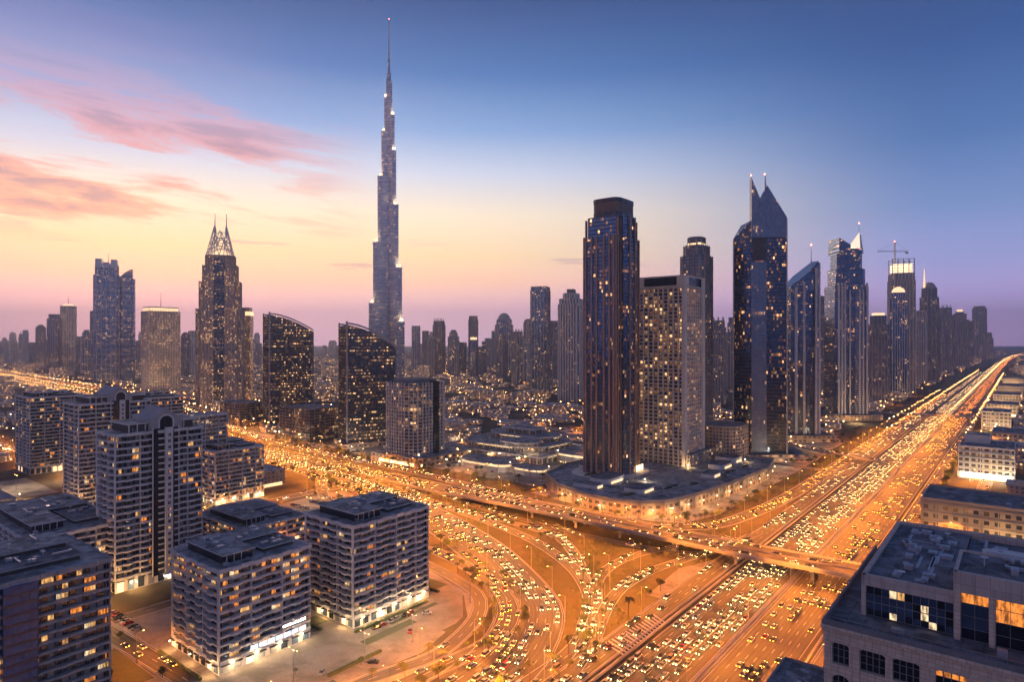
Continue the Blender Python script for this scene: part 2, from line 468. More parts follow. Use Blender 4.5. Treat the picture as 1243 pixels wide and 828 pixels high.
# ------------------------------------------------------------------ roads
def catmull(pts, step=9.0):
    out = []
    n = len(pts)
    for i in range(n - 1):
        p0 = Vector(pts[max(0, i-1)]); p1 = Vector(pts[i]); p2 = Vector(pts[i+1]); p3 = Vector(pts[min(n-1, i+2)])
        L = (p2 - p1).length
        k = max(1, int(L / step))
        a = p1 - p0; c = p3 - p2
        # tangents limited to the length of the shorter neighbour so that long runs do not bulge
        t1 = (p2 - p0); t2 = (p3 - p1)
        t1 = t1.normalized() * min(L, (a.length if i > 0 else L), 1e9) * 0.9 if i > 0 else (p2 - p1)
        t2 = t2.normalized() * min(L, (c.length if i < n-2 else L)) * 0.9 if i < n-2 else (p2 - p1)
        for j in range(k):
            t = j / k
            h00 = 2*t**3 - 3*t**2 + 1; h10 = t**3 - 2*t**2 + t; h01 = -2*t**3 + 3*t**2; h11 = t**3 - t**2
            out.append(p1*h00 + t1*h10 + p2*h01 + t2*h11)
    out.append(Vector(pts[-1]))
    return out
def side_of(path, i):
    a = path[max(0, i-1)]; b = path[min(len(path)-1, i+1)]
    d = Vector((b.x - a.x, b.y - a.y, 0)).normalized()
    return d, Vector((-d.y, d.x, 0))
def strip(path, o0, o1, dz0=0.0, dz1=0.0, mb=None, m=0):
    """a ribbon between two offsets left of the path"""
    mb = mb or MB(); L = 0.0
    for i in range(len(path) - 1):
        _, n0 = side_of(path, i); _, n1 = side_of(path, i+1)
        a, b = path[i], path[i+1]
        l2 = L + (b - a).length
        mb.face([a + n0*o1 + Vector((0,0,dz1)), a + n0*o0 + Vector((0,0,dz0)), b + n1*o0 + Vector((0,0,dz0)), b + n1*o1 + Vector((0,0,dz1))], m,
                [(o1, L), (o0, L), (o0, l2), (o1, l2)])
        L = l2
    return mb
def solid_strip(path, o0, o1, z0, z1, mb=None, m=0):
    mb = mb or MB()
    strip(path, o0, o1, z1, z1, mb, m)
    strip(path, o1, o0, z0, z0, mb, m)
    strip(path, o1, o1, z1, z0, mb, m)
    strip(path, o0, o0, z0, z1, mb, m)
    for i in (0, len(path)-1):
        _, n = side_of(path, i); a = path[i]
        q = [a + n*o0 + Vector((0,0,z0)), a + n*o1 + Vector((0,0,z0)), a + n*o1 + Vector((0,0,z1)), a + n*o0 + Vector((0,0,z1))]
        mb.face(q if i == 0 else q[::-1], m)
    return mb
def asphalt(name, half, lane, base=0.065):
    m, t, b = new_mat(name)
    uv = t.new('ShaderNodeUVMap'); sp = t.new('ShaderNodeSeparateXYZ'); t.link(uv.outputs[0], sp.inputs[0])
    u, v = sp.outputs[0], sp.outputs[1]
    nl = max(1, round((2*half - 1.0) / lane)); lw = (2*half - 1.0) / nl
    x = t.m('DIVIDE', t.m('ADD', u, half - 0.5), lw)
    fx = t.m('FRACT', t.m('ADD', x, 0.5))
    near = t.m('LESS_THAN', t.m('ABSOLUTE', t.m('SUBTRACT', fx, 0.5)), 0.09 / lw * 1.5)
    inside = t.m('MULTIPLY', t.m('GREATER_THAN', x, 0.5), t.m('LESS_THAN', x, nl - 0.5))
    dash = t.m('LESS_THAN', t.m('FRACT', t.m('DIVIDE', v, 12.0)), 0.34)
    mk = t.m('MULTIPLY', t.m('MULTIPLY', near, inside), dash)
    edge = t.m('MULTIPLY', near, t.m('SUBTRACT', 1.0, inside))
    mk = t.m('MAXIMUM', mk, edge)
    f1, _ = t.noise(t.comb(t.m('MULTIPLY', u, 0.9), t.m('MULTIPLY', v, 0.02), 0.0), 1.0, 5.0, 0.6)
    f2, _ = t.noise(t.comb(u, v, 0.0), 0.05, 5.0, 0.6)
    wear_glow_bands = t.m('ABSOLUTE', t.m('SUBTRACT', t.m('FRACT', t.m('MULTIPLY', x, 2.0)), 0.5))
    k = t.m('ADD', t.m('ADD', t.m('MULTIPLY', f1, 0.9), t.m('MULTIPLY', f2, 0.6)), t.m('MULTIPLY', wear_glow_bands, 0.35))
    c = t.ramp(k, [(0.62, (base*0.32, base*0.31, base*0.30, 1)), (1.1, (base*1.6, base*1.42, base*1.34, 1))])  # lengthwise bands: tyre wear, with light-trail glow and dark gaps painted in
    t.link(t.mix(t.m('MULTIPLY', mk, 0.85), c, (0.6, 0.58, 0.54, 1)), b.inputs['Base Color'])
    b.inputs['Roughness'].default_value = 0.55
    return m
ROADS = {}
def road(key, pts, half, z=0.05, lane=3.65, name='road', base=0.055, kerb=True):
    path = catmull([P(s, w, zz) for s, w, zz in [(p + (0,))[:3] for p in pts]])
    mb = strip(path, -half, half, z, z)
    for i, f in enumerate(mb.f): mb.f[i] = f
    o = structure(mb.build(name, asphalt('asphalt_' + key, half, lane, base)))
    if kerb:
        kb = MB()
        for sgn in (-1, 1):
            a, c = sorted((sgn*(half + 0.15), sgn*(half + 0.65)))
            solid_strip(path, a, c, -0.2, z + 0.12, kb)
        structure(kb.build('kerb', M_conc))
    ROADS[key] = (path, half, z)
    return path

szr_far = 9000
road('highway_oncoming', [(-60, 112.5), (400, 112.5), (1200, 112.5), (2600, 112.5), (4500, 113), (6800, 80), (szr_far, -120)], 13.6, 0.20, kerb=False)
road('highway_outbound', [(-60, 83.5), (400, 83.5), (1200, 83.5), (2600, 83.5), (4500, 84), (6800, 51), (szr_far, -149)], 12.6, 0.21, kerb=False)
road('service_left', [(-60, 136.5), (150, 137), (330, 137), (640, 137), (1000, 138), (1900, 138), (3300, 138)], 5.6, 0.16)
road('service_right', [(-60, 62), (240, 62.5), (500, 62.5), (1400, 62.5), (3000, 62)], 4.0, 0.15)
road('sweep', [(655, 3082), (560, 1905), (505, 1342), (396, 775), (384, 620), (368, 470), (340, 360), (300, 262), (252, 190), (205, 165), (150, 161), (60, 160), (-60, 160)], 16.0, 0.12)
road('sweep_outer', [(412, 620), (398, 470), (368, 380), (350, 300), (335, 248), (308, 200), (275, 168), (232, 148.5), (190, 146.6), (60, 146.3), (-60, 146.3)], 4.6, 0.14, kerb=False)
road('boulevard_north', [(735, 3082), (640, 1905), (592, 1342), (456, 775), (446, 620), (436, 456), (418, 320), (405, 250), (411, 205), (443, 170), (520, 156), (620, 152), (900, 152), (1900, 152)], 6.4, 0.10)
road('loop_ramp', [(420, 150), (392, 166), (357, 182), (330, 186), (302, 181), (272, 164), (247, 150)], 3.8, 0.17, kerb=False)
road('inner_ramp', [(445, 140), (392, 149), (340, 163), (300, 165), (268, 157), (240, 146), (214, 139)], 3.8, 0.18, kerb=False)
road('outer_ring', [(392, 560), (330, 470), (285, 380), (268, 338), (281, 284), (261, 218), (238, 190), (210, 179.5), (168, 183), (60, 190), (-60, 196)], 4.4, 0.13)
road('inner_ring', [(240, 420), (262, 340), (262, 275), (248, 222), (226, 201), (190, 190), (160, 196), (60, 210), (-60, 224)], 3.6, 0.07)
road('cross_lane', [(440, 900), (412, 700), (386, 520), (366, 420), (360, 330), (358, 270), (350, 238), (328, 212), (302, 190), (274, 168.5), (240, 151.5)], 4.0, 0.11, kerb=False)
road('lower_lane', [(398, 420), (374, 320), (368, 250), (366, 210), (370, 176), (378, 150)], 3.6, 0.09, kerb=False)
# flyover (cross highway): at grade in the west, on piers over the wide highway
fly_pts = [(695, 3082, 0), (597, 1905, 0), (545, 1342, 0), (428, 775, 0), (416, 620, 0), (406, 480, 0.4), (392, 380, 3.5), (386, 300, 6.5), (382, 217, 7.4), (379, 140, 7.6), (381, 60, 7.6), (384, -60, 7.0), (386, -220, 2.0), (388, -420, 0)]
fly = road('flyover', fly_pts, 11.0, 0.24, name='road', base=0.055, kerb=False)
fo = [o for o in COL.objects if o.name.startswith('road')][-1]
bridge = thing('flyover_bridge', 'long curved concrete flyover on piers carrying the cross highway over the wide highway', 'bridge', P(381, 100, 0), 0)
sub = [p for p in fly if p.z > 0.3]
def rel(path, o): return [p - Vector(o.location) for p in path]
sr = rel(sub, bridge)
solid_strip(sr, -11.6, 11.6, -1.1, 0.2).build('deck', M_conc_d, bridge)
for sg in (-1, 1):
    a, c = sorted((sg*11.15, sg*11.6))
    solid_strip(sr, a, c, 0.1, 1.35).build('parapet', M_conc, bridge)
    solid_strip(sr, sg*6.2-1.2, sg*6.2+1.2, -2.3, -1.1).build('girder', M_conc_d, bridge)
solid_strip(sr, -0.3, 0.3, 0.22, 1.1).build('median_barrier', M_conc, bridge)
acc = 0.0
for i in range(1, len(sr)):
    acc += (sr[i] - sr[i-1]).length
    if acc > 34 and sub[i].z > 4.0:
        acc = 0
        d, n = side_of(sr, i)
        mb = MB(); ang = math.atan2(n.y, n.x)
        zt = sub[i].z - 2.3
        for k in (-5.5, 5.5):
            c = sr[i] + n * k
            mb.cyl((c.x, c.y), 0.95, 0, zt - 1.1, 12)
        mb.obox((sr[i].x, sr[i].y), ang, 15, 1.9, zt - 1.1, zt)
        mb.build('pier', M_conc, bridge)
# distant overbridges over the wide highway
def overbridge(pts, half, label):
    path = catmull([P(s, w, z) for s, w, z in pts])
    b_ = thing('road_bridge', label, 'bridge', (path[len(path)//2].x, path[len(path)//2].y, 0))
    r = rel(path, b_)
    solid_strip(r, -half, half, -1.2, 0).build('deck', M_conc_d, b_)
    for sg in (-1, 1):
        a, c = sorted((sg*(half-0.4), sg*half)); solid_strip(r, a, c, 0, 1.1).build('parapet', M_conc, b_)
    for w in (68, 98, 130):
        for i in range(1, len(path)):
            s0, w0 = swz(path[i-1]); s1, w1 = swz(path[i])
            if (w0 - w)*(w1 - w) <= 0 and path[i].z > 4:
                mb = MB(); mb.cyl((r[i].x, r[i].y), 1.2, 0, path[i].z - 1.2, 10); mb.build('pier', M_conc, b_); break
    return path
ROADS['north_bridge'] = (overbridge([(905, 330, 0.6), (850, 250, 4), (790, 190, 6.5), (770, 150, 7), (775, 100, 0.5)], 5.5, 'dark ramp bridge curving down to the wide highway beyond the twin spiked tower'), 5.5, 0.0)
ROADS['far_bridge'] = (overbridge([(1262, 330, 0.5), (1262, 220, 6), (1266, 130, 7.5), (1275, 40, 7.5), (1280, -80, 5), (1285, -200, 0.5)], 7, 'straight lit overbridge crossing the wide highway in the distance'), 7, 0.0)
# western viaduct, the bright line left of the picture
vp = catmull([P(s, w, z) for s, w, z in [(700, 4300, 6), (690, 2939, 8), (655, 2312, 8), (628, 1800, 8), (640, 1350, 8), (668, 1150, 6), (720, 980, 1)]], 14)
via = thing('viaduct', 'brightly lit elevated road on the far left in front of the pale office towers', 'bridge', (vp[len(vp)//2].x, vp[len(vp)//2].y, 0))
vr = rel(vp, via)
solid_strip(vr, -7, 7, -1.3, 0).build('deck', M_conc_d, via)
for sg in (-1, 1):
    a, c = sorted((sg*6.6, sg*7)); solid_strip(vr, a, c, 0, 1.1).build('parapet', M_conc, via)
for i in range(4, len(vr), 8):
    if vp[i].z > 3:
        mb = MB(); mb.cyl((vr[i].x, vr[i].y), 1.3, 0, vp[i].z - 1.3, 8); mb.build('pier', M_conc, via)
ROADS['viaduct'] = (vp, 7, 0.0)
road('west_street', [(780, 4200), (760, 2900), (720, 2000), (700, 1500), (690, 1200), (700, 900), (760, 700)], 6.0, 0.09)
road('village_road', [(640, 420), (760, 470), (900, 560), (1050, 760), (1200, 1000), (1500, 1400), (1900, 1900), (2400, 2500)], 6.5, 0.09)
road('village_street', [(560, 620), (700, 700), (900, 900), (1100, 1200), (1500, 1700)], 4.2, 0.08)
road('grid_street', [(700, 150), (720, 340), (760, 470)], 4.2, 0.06)
road('inner_boulevard', [(560, 360), (760, 350), (1100, 350), (1800, 350), (3200, 350)], 5.5, 0.07)
road('apartment_street', [(60, 330), (200, 330), (262, 336)], 4.5, 0.055)
road('apartment_lane', [(115, 250), (112, 330), (110, 480), (108, 640)], 4.5, 0.045)
road('apartment_avenue', [(40, 470), (180, 474), (330, 478), (395, 470)], 6.0, 0.065)
road('apartment_crossing', [(222, 300), (224, 480), (226, 640), (230, 900), (236, 1200)], 4.5, 0.062)
road('east_street', [(-20, 34), (300, 30), (620, 28), (900, 25), (1400, 25), (2600, 20)], 4.5, 0.08)

# medians and barriers of the wide highway
def barrier(s0, s1, w, label, h=1.0, wd=0.6, mat=M_conc):
    path = [P(s, w, 0) for s in range(s0, s1, 40)]
    o = thing('concrete_barrier', label, 'barrier', path[len(path)//2])
    solid_strip(rel(path, o), -wd/2, wd/2, 0, h).build('barrier_wall', mat, o)
mb = MB()
solid_strip([P(s, 97.6, 0) for s in range(-60, 4000, 60)], -1.4, 1.4, -0.1, 0.36, mb)
structure(mb.build('median', M_conc_d))
barrier(-60, 3800, 97.6, 'low concrete barrier running down the middle of the wide highway', 1.3)
barrier(-60, 3000, 128.2, 'concrete barrier between the wide highway and its left service road', 1.1)
barrier(-60, 3000, 68.6, 'concrete barrier along the outbound edge of the wide highway', 1.1)

M_paint = plain('road_paint', (0.6, 0.57, 0.5), 0.7, var=0.25, scale=0.6)
mbh = MB()
for i in range(16):
    s0_ = 236 + i*2.6; mbh.face([P(s0_, 129.4, 0.19), P(s0_+1.1, 129.4, 0.19), P(s0_+5.2, 140.5 - i*0.25, 0.19), P(s0_+4.1, 140.5 - i*0.25, 0.19)][::-1], 0)
structure(mbh.build('hatched_marking', M_paint))
poly_sheet('plaza', [(60, 200), (160, 200), (186, 196), (222, 206), (243, 226), (257, 276), (256, 330), (60, 330)], 0.03, M_pave)
poly_sheet('pavement', [(262, 345), (262, 278), (246, 221), (224, 197), (188, 184), (120, 192), (60, 197), (60, 202), (120, 198), (188, 191), (222, 203), (241, 223), (257, 278), (257, 345)], 0.025, M_pave2)
poly_sheet('forecourt', [(440, 330), (428, 262), (420, 226), (432, 190), (470, 178), (610, 176), (760, 176), (930, 180), (930, 330)], 0.02, M_pave2)
poly_sheet('parking_lot', [(462, 340), (640, 340), (640, 640), (470, 640)], 0.024, M_pave)
poly_sheet('parking_lot', [(268, 352), (338, 360), (345, 466), (268, 462)], 0.03, M_pave)
poly_sheet('parking_lot', [(120, 648), (190, 648), (190, 740), (120, 740)], 0.031, M_pave)
poly_sheet('courtyard', [(112, 482), (218, 482), (218, 556), (112, 556)], 0.03, M_pave2)
poly_sheet('gore', [(300, 150), (345, 154), (380, 141), (380, 131), (300, 131)], 0.03, M_pave)

# ------------------------------------------------------------------ apartments with real balconies, pillars and windows
def lit_pane(name, col, strength):
    m, t, b = new_mat(name)
    tcn = t.new('ShaderNodeTexCoord'); oi = t.new('ShaderNodeObjectInfo')
    va = t.new('ShaderNodeVectorMath'); va.operation = 'ADD'
    t.link(tcn.outputs['Object'], va.inputs[0]); t.link(oi.outputs['Location'], va.inputs[1])
    vm = t.new('ShaderNodeVectorMath'); vm.operation = 'MULTIPLY'; t.link(va.outputs[0], vm.inputs[0]); vm.inputs[1].default_value = (1.7, 1.7, 0.5)
    f, _ = t.noise(vm.outputs[0], 1.0, 2.0, 0.6)
    b.inputs['Base Color'].default_value = (0.1, 0.08, 0.06, 1); b.inputs['Roughness'].default_value = 0.2
    b.inputs['Emission Color'].default_value = tuple(col) + (1,)
    t.link(t.m('MULTIPLY', t.m('ADD', t.m('MULTIPLY', t.smooth(f, 0.3, 0.72), 0.9), 0.15), strength), b.inputs['Emission Strength'])
    m.cycles.emission_sampling = 'NONE'
    return m
M_lit = [lit_pane('amber_lit_pane', (1.0, 0.30, 0.05), 1.0), lit_pane('warm_lit_pane', (1.0, 0.50, 0.16), 1.05), lit_pane('pale_lit_pane', (1.0, 0.72, 0.42), 1.1)]
M_curt = plain('curtained_pane', (0.22, 0.22, 0.24), 0.5, 0.0, var=0.3, scale=1.5)
M_frame = plain('window_frame_paint', (0.22, 0.21, 0.21), 0.6, 0.1)
PANE = [M_glass_d, M_glass_b, M_curt] + M_lit
def window_mb(w, h, panes, arch=False):
    """frame, mullion and panes; faces -y, origin at its lower middle"""
    mb = MB()
    fr = 0.11
    mb.box(-w/2, w/2, -0.1, 0, 0, fr, 0); mb.box(-w/2, w/2, -0.1, 0, h-fr, h, 0)
    mb.box(-w/2, -w/2+fr, -0.1, 0, fr, h-fr, 0); mb.box(w/2-fr, w/2, -0.1, 0, fr, h-fr, 0)
    n = len(panes)
    for i in range(n):
        x0 = -w/2 + fr + (w-2*fr)*i/n; x1 = -w/2 + fr + (w-2*fr)*(i+1)/n
        mb.face([(x0, -0.03, fr), (x1, -0.03, fr), (x1, -0.03, h-fr), (x0, -0.03, h-fr)], panes[i] + 1)
        if i: mb.box(x0-0.04, x0+0.04, -0.09, -0.031, fr, h-fr, 0)
    mb.box(-w/2+fr, w/2-fr, -0.08, -0.032, h*0.72, h*0.72+0.07, 0)
    return mb
def window_variants(w, h):
    out = {}
    for k, panes in {'dark': [(0, 0), (0, 1), (0, 2), (2, 0)], 'lit': [(3, 3), (4, 4), (3, 0), (4, 2), (5, 4), (0, 4), (2, 3), (3, 4)]}.items():
        out[k] = []
        for p in panes:
            mb = window_mb(w, h, p); fm, pm = MB(), MB()
            for f, u, mi in zip(mb.f, mb.uv, mb.mi): (fm if mi == 0 else pm).face([mb.v[q] for q in f], mi, u)
            out[k].append((mb, (fm.mesh('window', [M_frame]), pm.mesh('pane', [M_frame] + PANE))))
    return out
def put_window(me, root, loc, rz):
    o = bpy.data.objects.new('window', me[0]); COL.objects.link(o); o.parent = root; o.location = loc; o.rotation_euler = (0, 0, rz)
    q = bpy.data.objects.new('pane', me[1]); COL.objects.link(q); q.parent = o
    return o
def inframe(v, mx=60, my=60):
    if v.y < 5: return False
    px = CX_ + v.x / v.y * F_; py = CY_ - (v.z - H_) / v.y * F_
    return -mx < px < 1243 + mx and -my < py < 828 + my
def place_windows(root, spots, var, limit=100, litf=0.2, litfn=None):
    """spots: (x, y, z, angle) on the root's own axes; nearest in view become parts of their own"""
    Mw = Matrix.Translation(root.location) @ Matrix.Rotation(root.rotation_euler.z, 4, 'Z')
    camp = Vector(cam.location); rec = []
    for sp in spots:
        p = Mw @ Vector(sp[:3])
        nrm = Mw.to_3x3() @ Vector((math.sin(sp[3]), -math.cos(sp[3]), 0))
        facing = (camp - p).dot(nrm) > 0
        kind = 'lit' if random.random() < (litfn(sp) if litfn else litf) else 'dark'
        rec.append((0 if (facing and inframe(p)) else 1, (p - camp).length, sp, random.choice(var[kind])))
    rec.sort(key=lambda r: (r[0], r[1]))
    rest = MB()
    for i, (hid, dd, sp, (mb, me)) in enumerate(rec):
        if i < limit and not hid:
            put_window(me, root, sp[:3], sp[3])
        else:
            rest.add(mb, Matrix.Translation(sp[:3]) @ Matrix.Rotation(sp[3], 4, 'Z'))
    if rest.f:
        o = rest.build('window', [M_frame] + PANE, root); o['kind'] = 'stuff'
def bumpy(Ls, Lw, bay, dep):
    """plan outline with shallow projecting bays, counter-clockwise from (0, 0)"""
    def side(L):
        n = max(3, int(round(L / bay))); n += (n % 2 == 0); st = L / n; out = []
        for i in range(n):
            if i % 2 == 0: out += [(i*st, 0.0), ((i+1)*st, 0.0)]
            else: out += [(i*st + 0.7, dep), ((i+1)*st - 0.7, dep)]
        return out
    pts = []
    for x, d in side(Ls): pts.append((x, -d))
    for x, d in side(Lw): pts.append((Ls + d, x))
    for x, d in side(Ls): pts.append((Ls - x, Lw + d))
    for x, d in side(Lw): pts.append((-d, Lw - x))
    out = []
    for p in pts:
        if not out or math.dist(p, out[-1]) > 0.01: out.append(p)
    if math.dist(out[0], out[-1]) < 0.01: out.pop()
    return out
def ring(mb, poly, d, z0, z1, m=0):
    """a wall of thickness d just inside the outline"""
    q = offset(poly, -d); n = len(poly)
    for i in range(n):
        j = (i+1) % n; a, b, c, e = poly[i], poly[j], q[j], q[i]
        mb.face([(*a, z0), (*b, z0), (*b, z1), (*a, z1)], m)
        mb.face([(*c, z0), (*e, z0), (*e, z1), (*c, z1)], m)
        mb.face([(*a, z1), (*b, z1), (*c, z1), (*e, z1)], m)
def roof_clutter(root, x0, x1, y0, y1, z, n, rnd):
    """air handlers, ducts, dark membrane panels and dishes on a roof"""
    for i in range(n):
        x = rnd.uniform(x0+2, x1-3); y = rnd.uniform(y0+2, y1-3); k = rnd.random()
        mb = MB()
        if k < 0.45:
            a, b, h = rnd.uniform(1.4, 3.4), rnd.uniform(1.2, 2.6), rnd.uniform(0.9, 1.8)
            mb.box(x-a/2, x+a/2, y-b/2, y+b/2, z+0.25, z+h)
            mb.cyl((x-a*0.2, y), min(a, b)*0.28, z+h, z+h+0.18, 10)
            for q in (-1, 1): mb.box(x+q*a*0.4-0.08, x+q*a*0.4+0.08, y-b*0.45, y+b*0.45, z, z+0.25)
            mb.build('air_handler', M_duct, root)
        elif k < 0.75:
            L = rnd.uniform(5, 12)
            if rnd.random() < 0.5:
                L = min(L, x1 - x - 1)
                mb.box(x, x+L, y-0.3, y+0.3, z+0.3, z+0.85); mb.box(x+L-0.6, x+L, y-0.3, y+1.6, z+0.3, z+0.8)
            else:
                L = min(L, y1 - y - 1)
                mb.box(x-0.3, x+0.3, y, y+L, z+0.3, z+0.85); mb.box(x-0.3, x+1.4, y+L-0.6, y+L, z+0.3, z+0.8)
            mb.build('duct', M_duct, root)
        elif k < 0.9:
            a, b = rnd.uniform(2, 4), rnd.uniform(2, 4)
            mb.box(x-a/2, x+a/2, y-b/2, y+b/2, z, z+0.5, 0); mb.box(x-a/2+0.3, x+a/2-0.3, y-b/2+0.3, y+b/2-0.3, z+0.5, z+0.72, 1)
            mb.build('skylight', [M_conc, M_glass_b], root)
        else:
            mb.bar((x, y, z), (x, y, z+1.6), 0.07); mb.cyl((x+0.1, y), 0.2, z+1.6, z+1.9, 10, 0, 0.8)
            mb.build('dish', M_white, root)
def apartment(label, s0, w0, Ls, Lw, nf, fh=3.4, bay=4.2, base_h=5.0, dep=0.9, litf=0.14, litfn=None, wallm=None, name='apartment_block', group=None,
              penth=True, clutter=14, limit=100, core=1.5, pil=True, dark=None):
    wallm = wallm or M_beige
    rnd = random.Random(int(s0*7 + w0*3))
    root = thing(name, label, 'apartment block', P(s0, w0), GROT, group)
    out = bumpy(Ls, Lw, bay, dep); top = base_h + nf*fh
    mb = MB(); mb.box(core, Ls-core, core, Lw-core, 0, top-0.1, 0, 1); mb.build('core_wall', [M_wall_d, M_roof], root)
    mb = MB(); mb.prism(rect(Ls-0.3, Lw-0.3, Ls/2, Lw/2), 0, base_h-0.45, 0)
    mb.build('ground_storey', wallm, root)
    for (L_, ax) in ((Ls, 0), (Lw, 1)):
        nq = int(L_/4.6)
        for q in range(nq):
            c_ = L_*(q+0.5)/nq; pm_ = rnd.choice([M_glass_d, M_glass_d, M_glow_dim, M_curt, M_glass_b]); mb = MB()
            if ax == 0: mb.box(c_-1.5, c_+1.5, 0.02, 0.14, 0.4, base_h-1.5, 0); mb.box(c_-1.75, c_+1.75, -1.0, 0.14, base_h-1.4, base_h-1.2, 1)
            else: mb.box(0.02, 0.14, c_-1.5, c_+1.5, 0.4, base_h-1.5, 0); mb.box(-1.0, 0.14, c_-1.75, c_+1.75, base_h-1.4, base_h-1.2, 1)
            mb.build('shopfront', [pm_, M_dark], root)
    for k in range(nf+1):
        z = base_h + k*fh
        mb = MB()
        o2 = out if k < nf else offset(out, 0.25)
        mb.prism(o2, z-0.32, z+(0.52 if k < nf else 0.9), 0, None, True)
        mb.build('balcony' if k < nf else 'cornice', wallm, root)
    # uprights between the bays
    n1 = max(3, int(round(Ls/bay))); n1 += (n1 % 2 == 0); n2 = max(3, int(round(Lw/bay))); n2 += (n2 % 2 == 0)
    spots = []
    for i in range(n1+1):
        x = min(max(Ls*i/n1, 0.3), Ls-0.3)
        wd = 0.34 if i % 2 else 0.55
        if (pil and i % 3 == 0) or i in (0, n1):
            for y in (0.12, Lw-0.12-1.5):
                mb = MB(); mb.box(x-wd/2, x+wd/2, y, y+1.5, base_h-0.5, top-0.4); mb.build('pillar', wallm, root)
    for i in range(1, n2):
        y = Lw*i/n2; wd = 0.34
        if pil and i % 3 == 0:
            for x in (0.12, Ls-0.12-1.5):
                mb = MB(); mb.box(x, x+1.5, y-wd/2, y+wd/2, base_h-0.5, top-0.4); mb.build('pillar', wallm, root)
    ww = min(Ls/n1, Lw/n2) - 0.55; wh = fh - 0.9
    var = window_variants(ww, wh)
    for k in range(nf):
        z = base_h + k*fh + 0.53
        for i in range(n1):
            x = Ls*(i+0.5)/n1
            spots += [(x, core-0.02, z, 0.0), (x, Lw-core+0.02, z, math.pi)]
        for i in range(n2):
            y = Lw*(i+0.5)/n2
            spots += [(core-0.02, y, z, -math.pi/2), (Ls-core+0.02, y, z, math.pi/2)]
    place_windows(root, spots, var, limit, litf, litfn)
    # roof: parapet, set-back storey, plant
    mb = MB(); ring(mb, offset(out, 0.25), 0.35, top+0.9, top+1.3); mb.build('roof_parapet', wallm, root)
    mb = MB(); mb.box(0.3, Ls-0.3, 0.3, Lw-0.3, top+0.9, top+0.96); mb.build('roof', M_roof2, root)
    if penth:
        a0, a1, b0, b1 = Ls*0.12, Ls*0.9, Lw*0.14, Lw*0.88
        xm, ym = Ls*0.42, Lw*0.5
        for (x0, x1, y0, y1, h) in ((a0, xm, b0, b1, 4.4), (xm+0.02, a1, ym, b1, 4.0), (xm+6, a1, b0+2, ym-0.02, 2.4)):
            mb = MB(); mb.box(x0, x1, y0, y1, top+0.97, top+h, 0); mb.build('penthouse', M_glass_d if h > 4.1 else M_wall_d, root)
            mb = MB(); mb.box(x0-0.9, x1+0.9, y0-0.9, y1+0.9, top+h, top+h+0.45, 0, 1)
            mb.build('penthouse_roof', [wallm, M_roof2 if h > 2.5 else M_roof], root)
            roof_clutter(root, x0, x1, y0, y1, top+h+0.45, clutter//3, rnd)
        for x in [a0+1+i*3.1 for i in range(int((xm-a0)/3.1))]:
            mb = MB(); mb.box(x, x+0.35, b0-0.06, b0-0.01, top+0.97, top+4.4); mb.build('penthouse_pillar', wallm, root)
    roof_clutter(root, 1, Ls*0.4, 1, Lw*0.14+1, top+0.96, 3, rnd)
    return root, top

def wall_lamp(pos, power, label, col=(1.0, 0.66, 0.32), size=0.5, group='lamps lighting the foot of the buildings'):
    mb = MB(); mb.cyl((0, 0), 0.12, -1.2, 0.0, 6, 0); mb.cyl((0, 0), size*0.6, 0, 0.35, 8, 1, size*0.4); mb.cyl((0, 0), size*0.5, 0.35, 0.45, 8, 0, 0.1)
    o = mb.build('wall_lamp', [M_lampmetal, M_whitelamp]); o.location = pos
    tag(o, label, 'lamp', group)
    l = bpy.data.lights.new('wall_lamp_light', 'POINT'); l.energy = power; l.color = col; l.shadow_soft_size = 0.4
    lo = bpy.data.objects.new('bulb', l); COL.objects.link(lo); lo.parent = o; lo.location = (0, 0, -1.4)
    return o

# foreground apartments
def lit_f2(sp):
    k = round((sp[2]-5.13)/3.2)
    return {10: 0.55, 9: 0.9, 8: 0.6, 7: 0.12, 6: 0.15, 5: 0.3, 4: 0.1}.get(k, 0.12)
f2, _ = apartment('mid-rise apartment block with upper floors lit amber and a white lit sign', 124, 243.6, 41, 41, 11, 3.2, 4.6, 4.6, litfn=lit_f2, clutter=18)
f3, _ = apartment('mid-rise apartment block beside the curved ring road, lamps glowing along its street front', 182, 236, 47, 38, 13, 3.1, 4.7, 5.0, litf=0.16, clutter=18)
f1, _ = apartment('dark apartment block with blue glazed strips at the lower left picture edge', 20, 259, 72, 47, 14, 3.25, 4.5, 4.5, dep=0.5, litf=0.26, clutter=22, wallm=M_conc, pil=False)
mb = MB()
for x0 in (8.0, 24.0, 40.0):
    for k in range(14):
        z = 4.5 + k*3.25 + 0.6; mb.box(x0, x0+9.5, -1.6, 1.5, z, z+2.3, 0); mb.box(x0-0.1, x0+9.6, -1.7, 1.5, z-0.95, z, 1)
        for q in range(5): mb.box(x0+q*2.35, x0+q*2.35+0.1, -1.68, -1.6, z, z+2.3, 1)
mb.build('glazed_strip', [plain('blue_tinted_glass', (0.05, 0.11, 0.24), 0.25, 0.0, var=0.5, scale=0.5), M_dark], f1)
f5, _ = apartment('pale apartment block with a glowing amber ground floor beside the cross highway', 250, 497, 42, 52, 11, 3.3, 4.3, 5.5, litf=0.26, clutter=15)
f7, _ = apartment('long low apartment block behind the dark corner block at the left edge', 96, 372, 44, 90, 9, 3.3, 5.0, 4.0, litf=0.16, clutter=20)
f8, _ = apartment('low flat roofed block between the tall gabled tower and the lit ground floor block', 205, 372, 44, 60, 3, 3.3, 5.0, 4.0, litf=0.35, clutter=18)

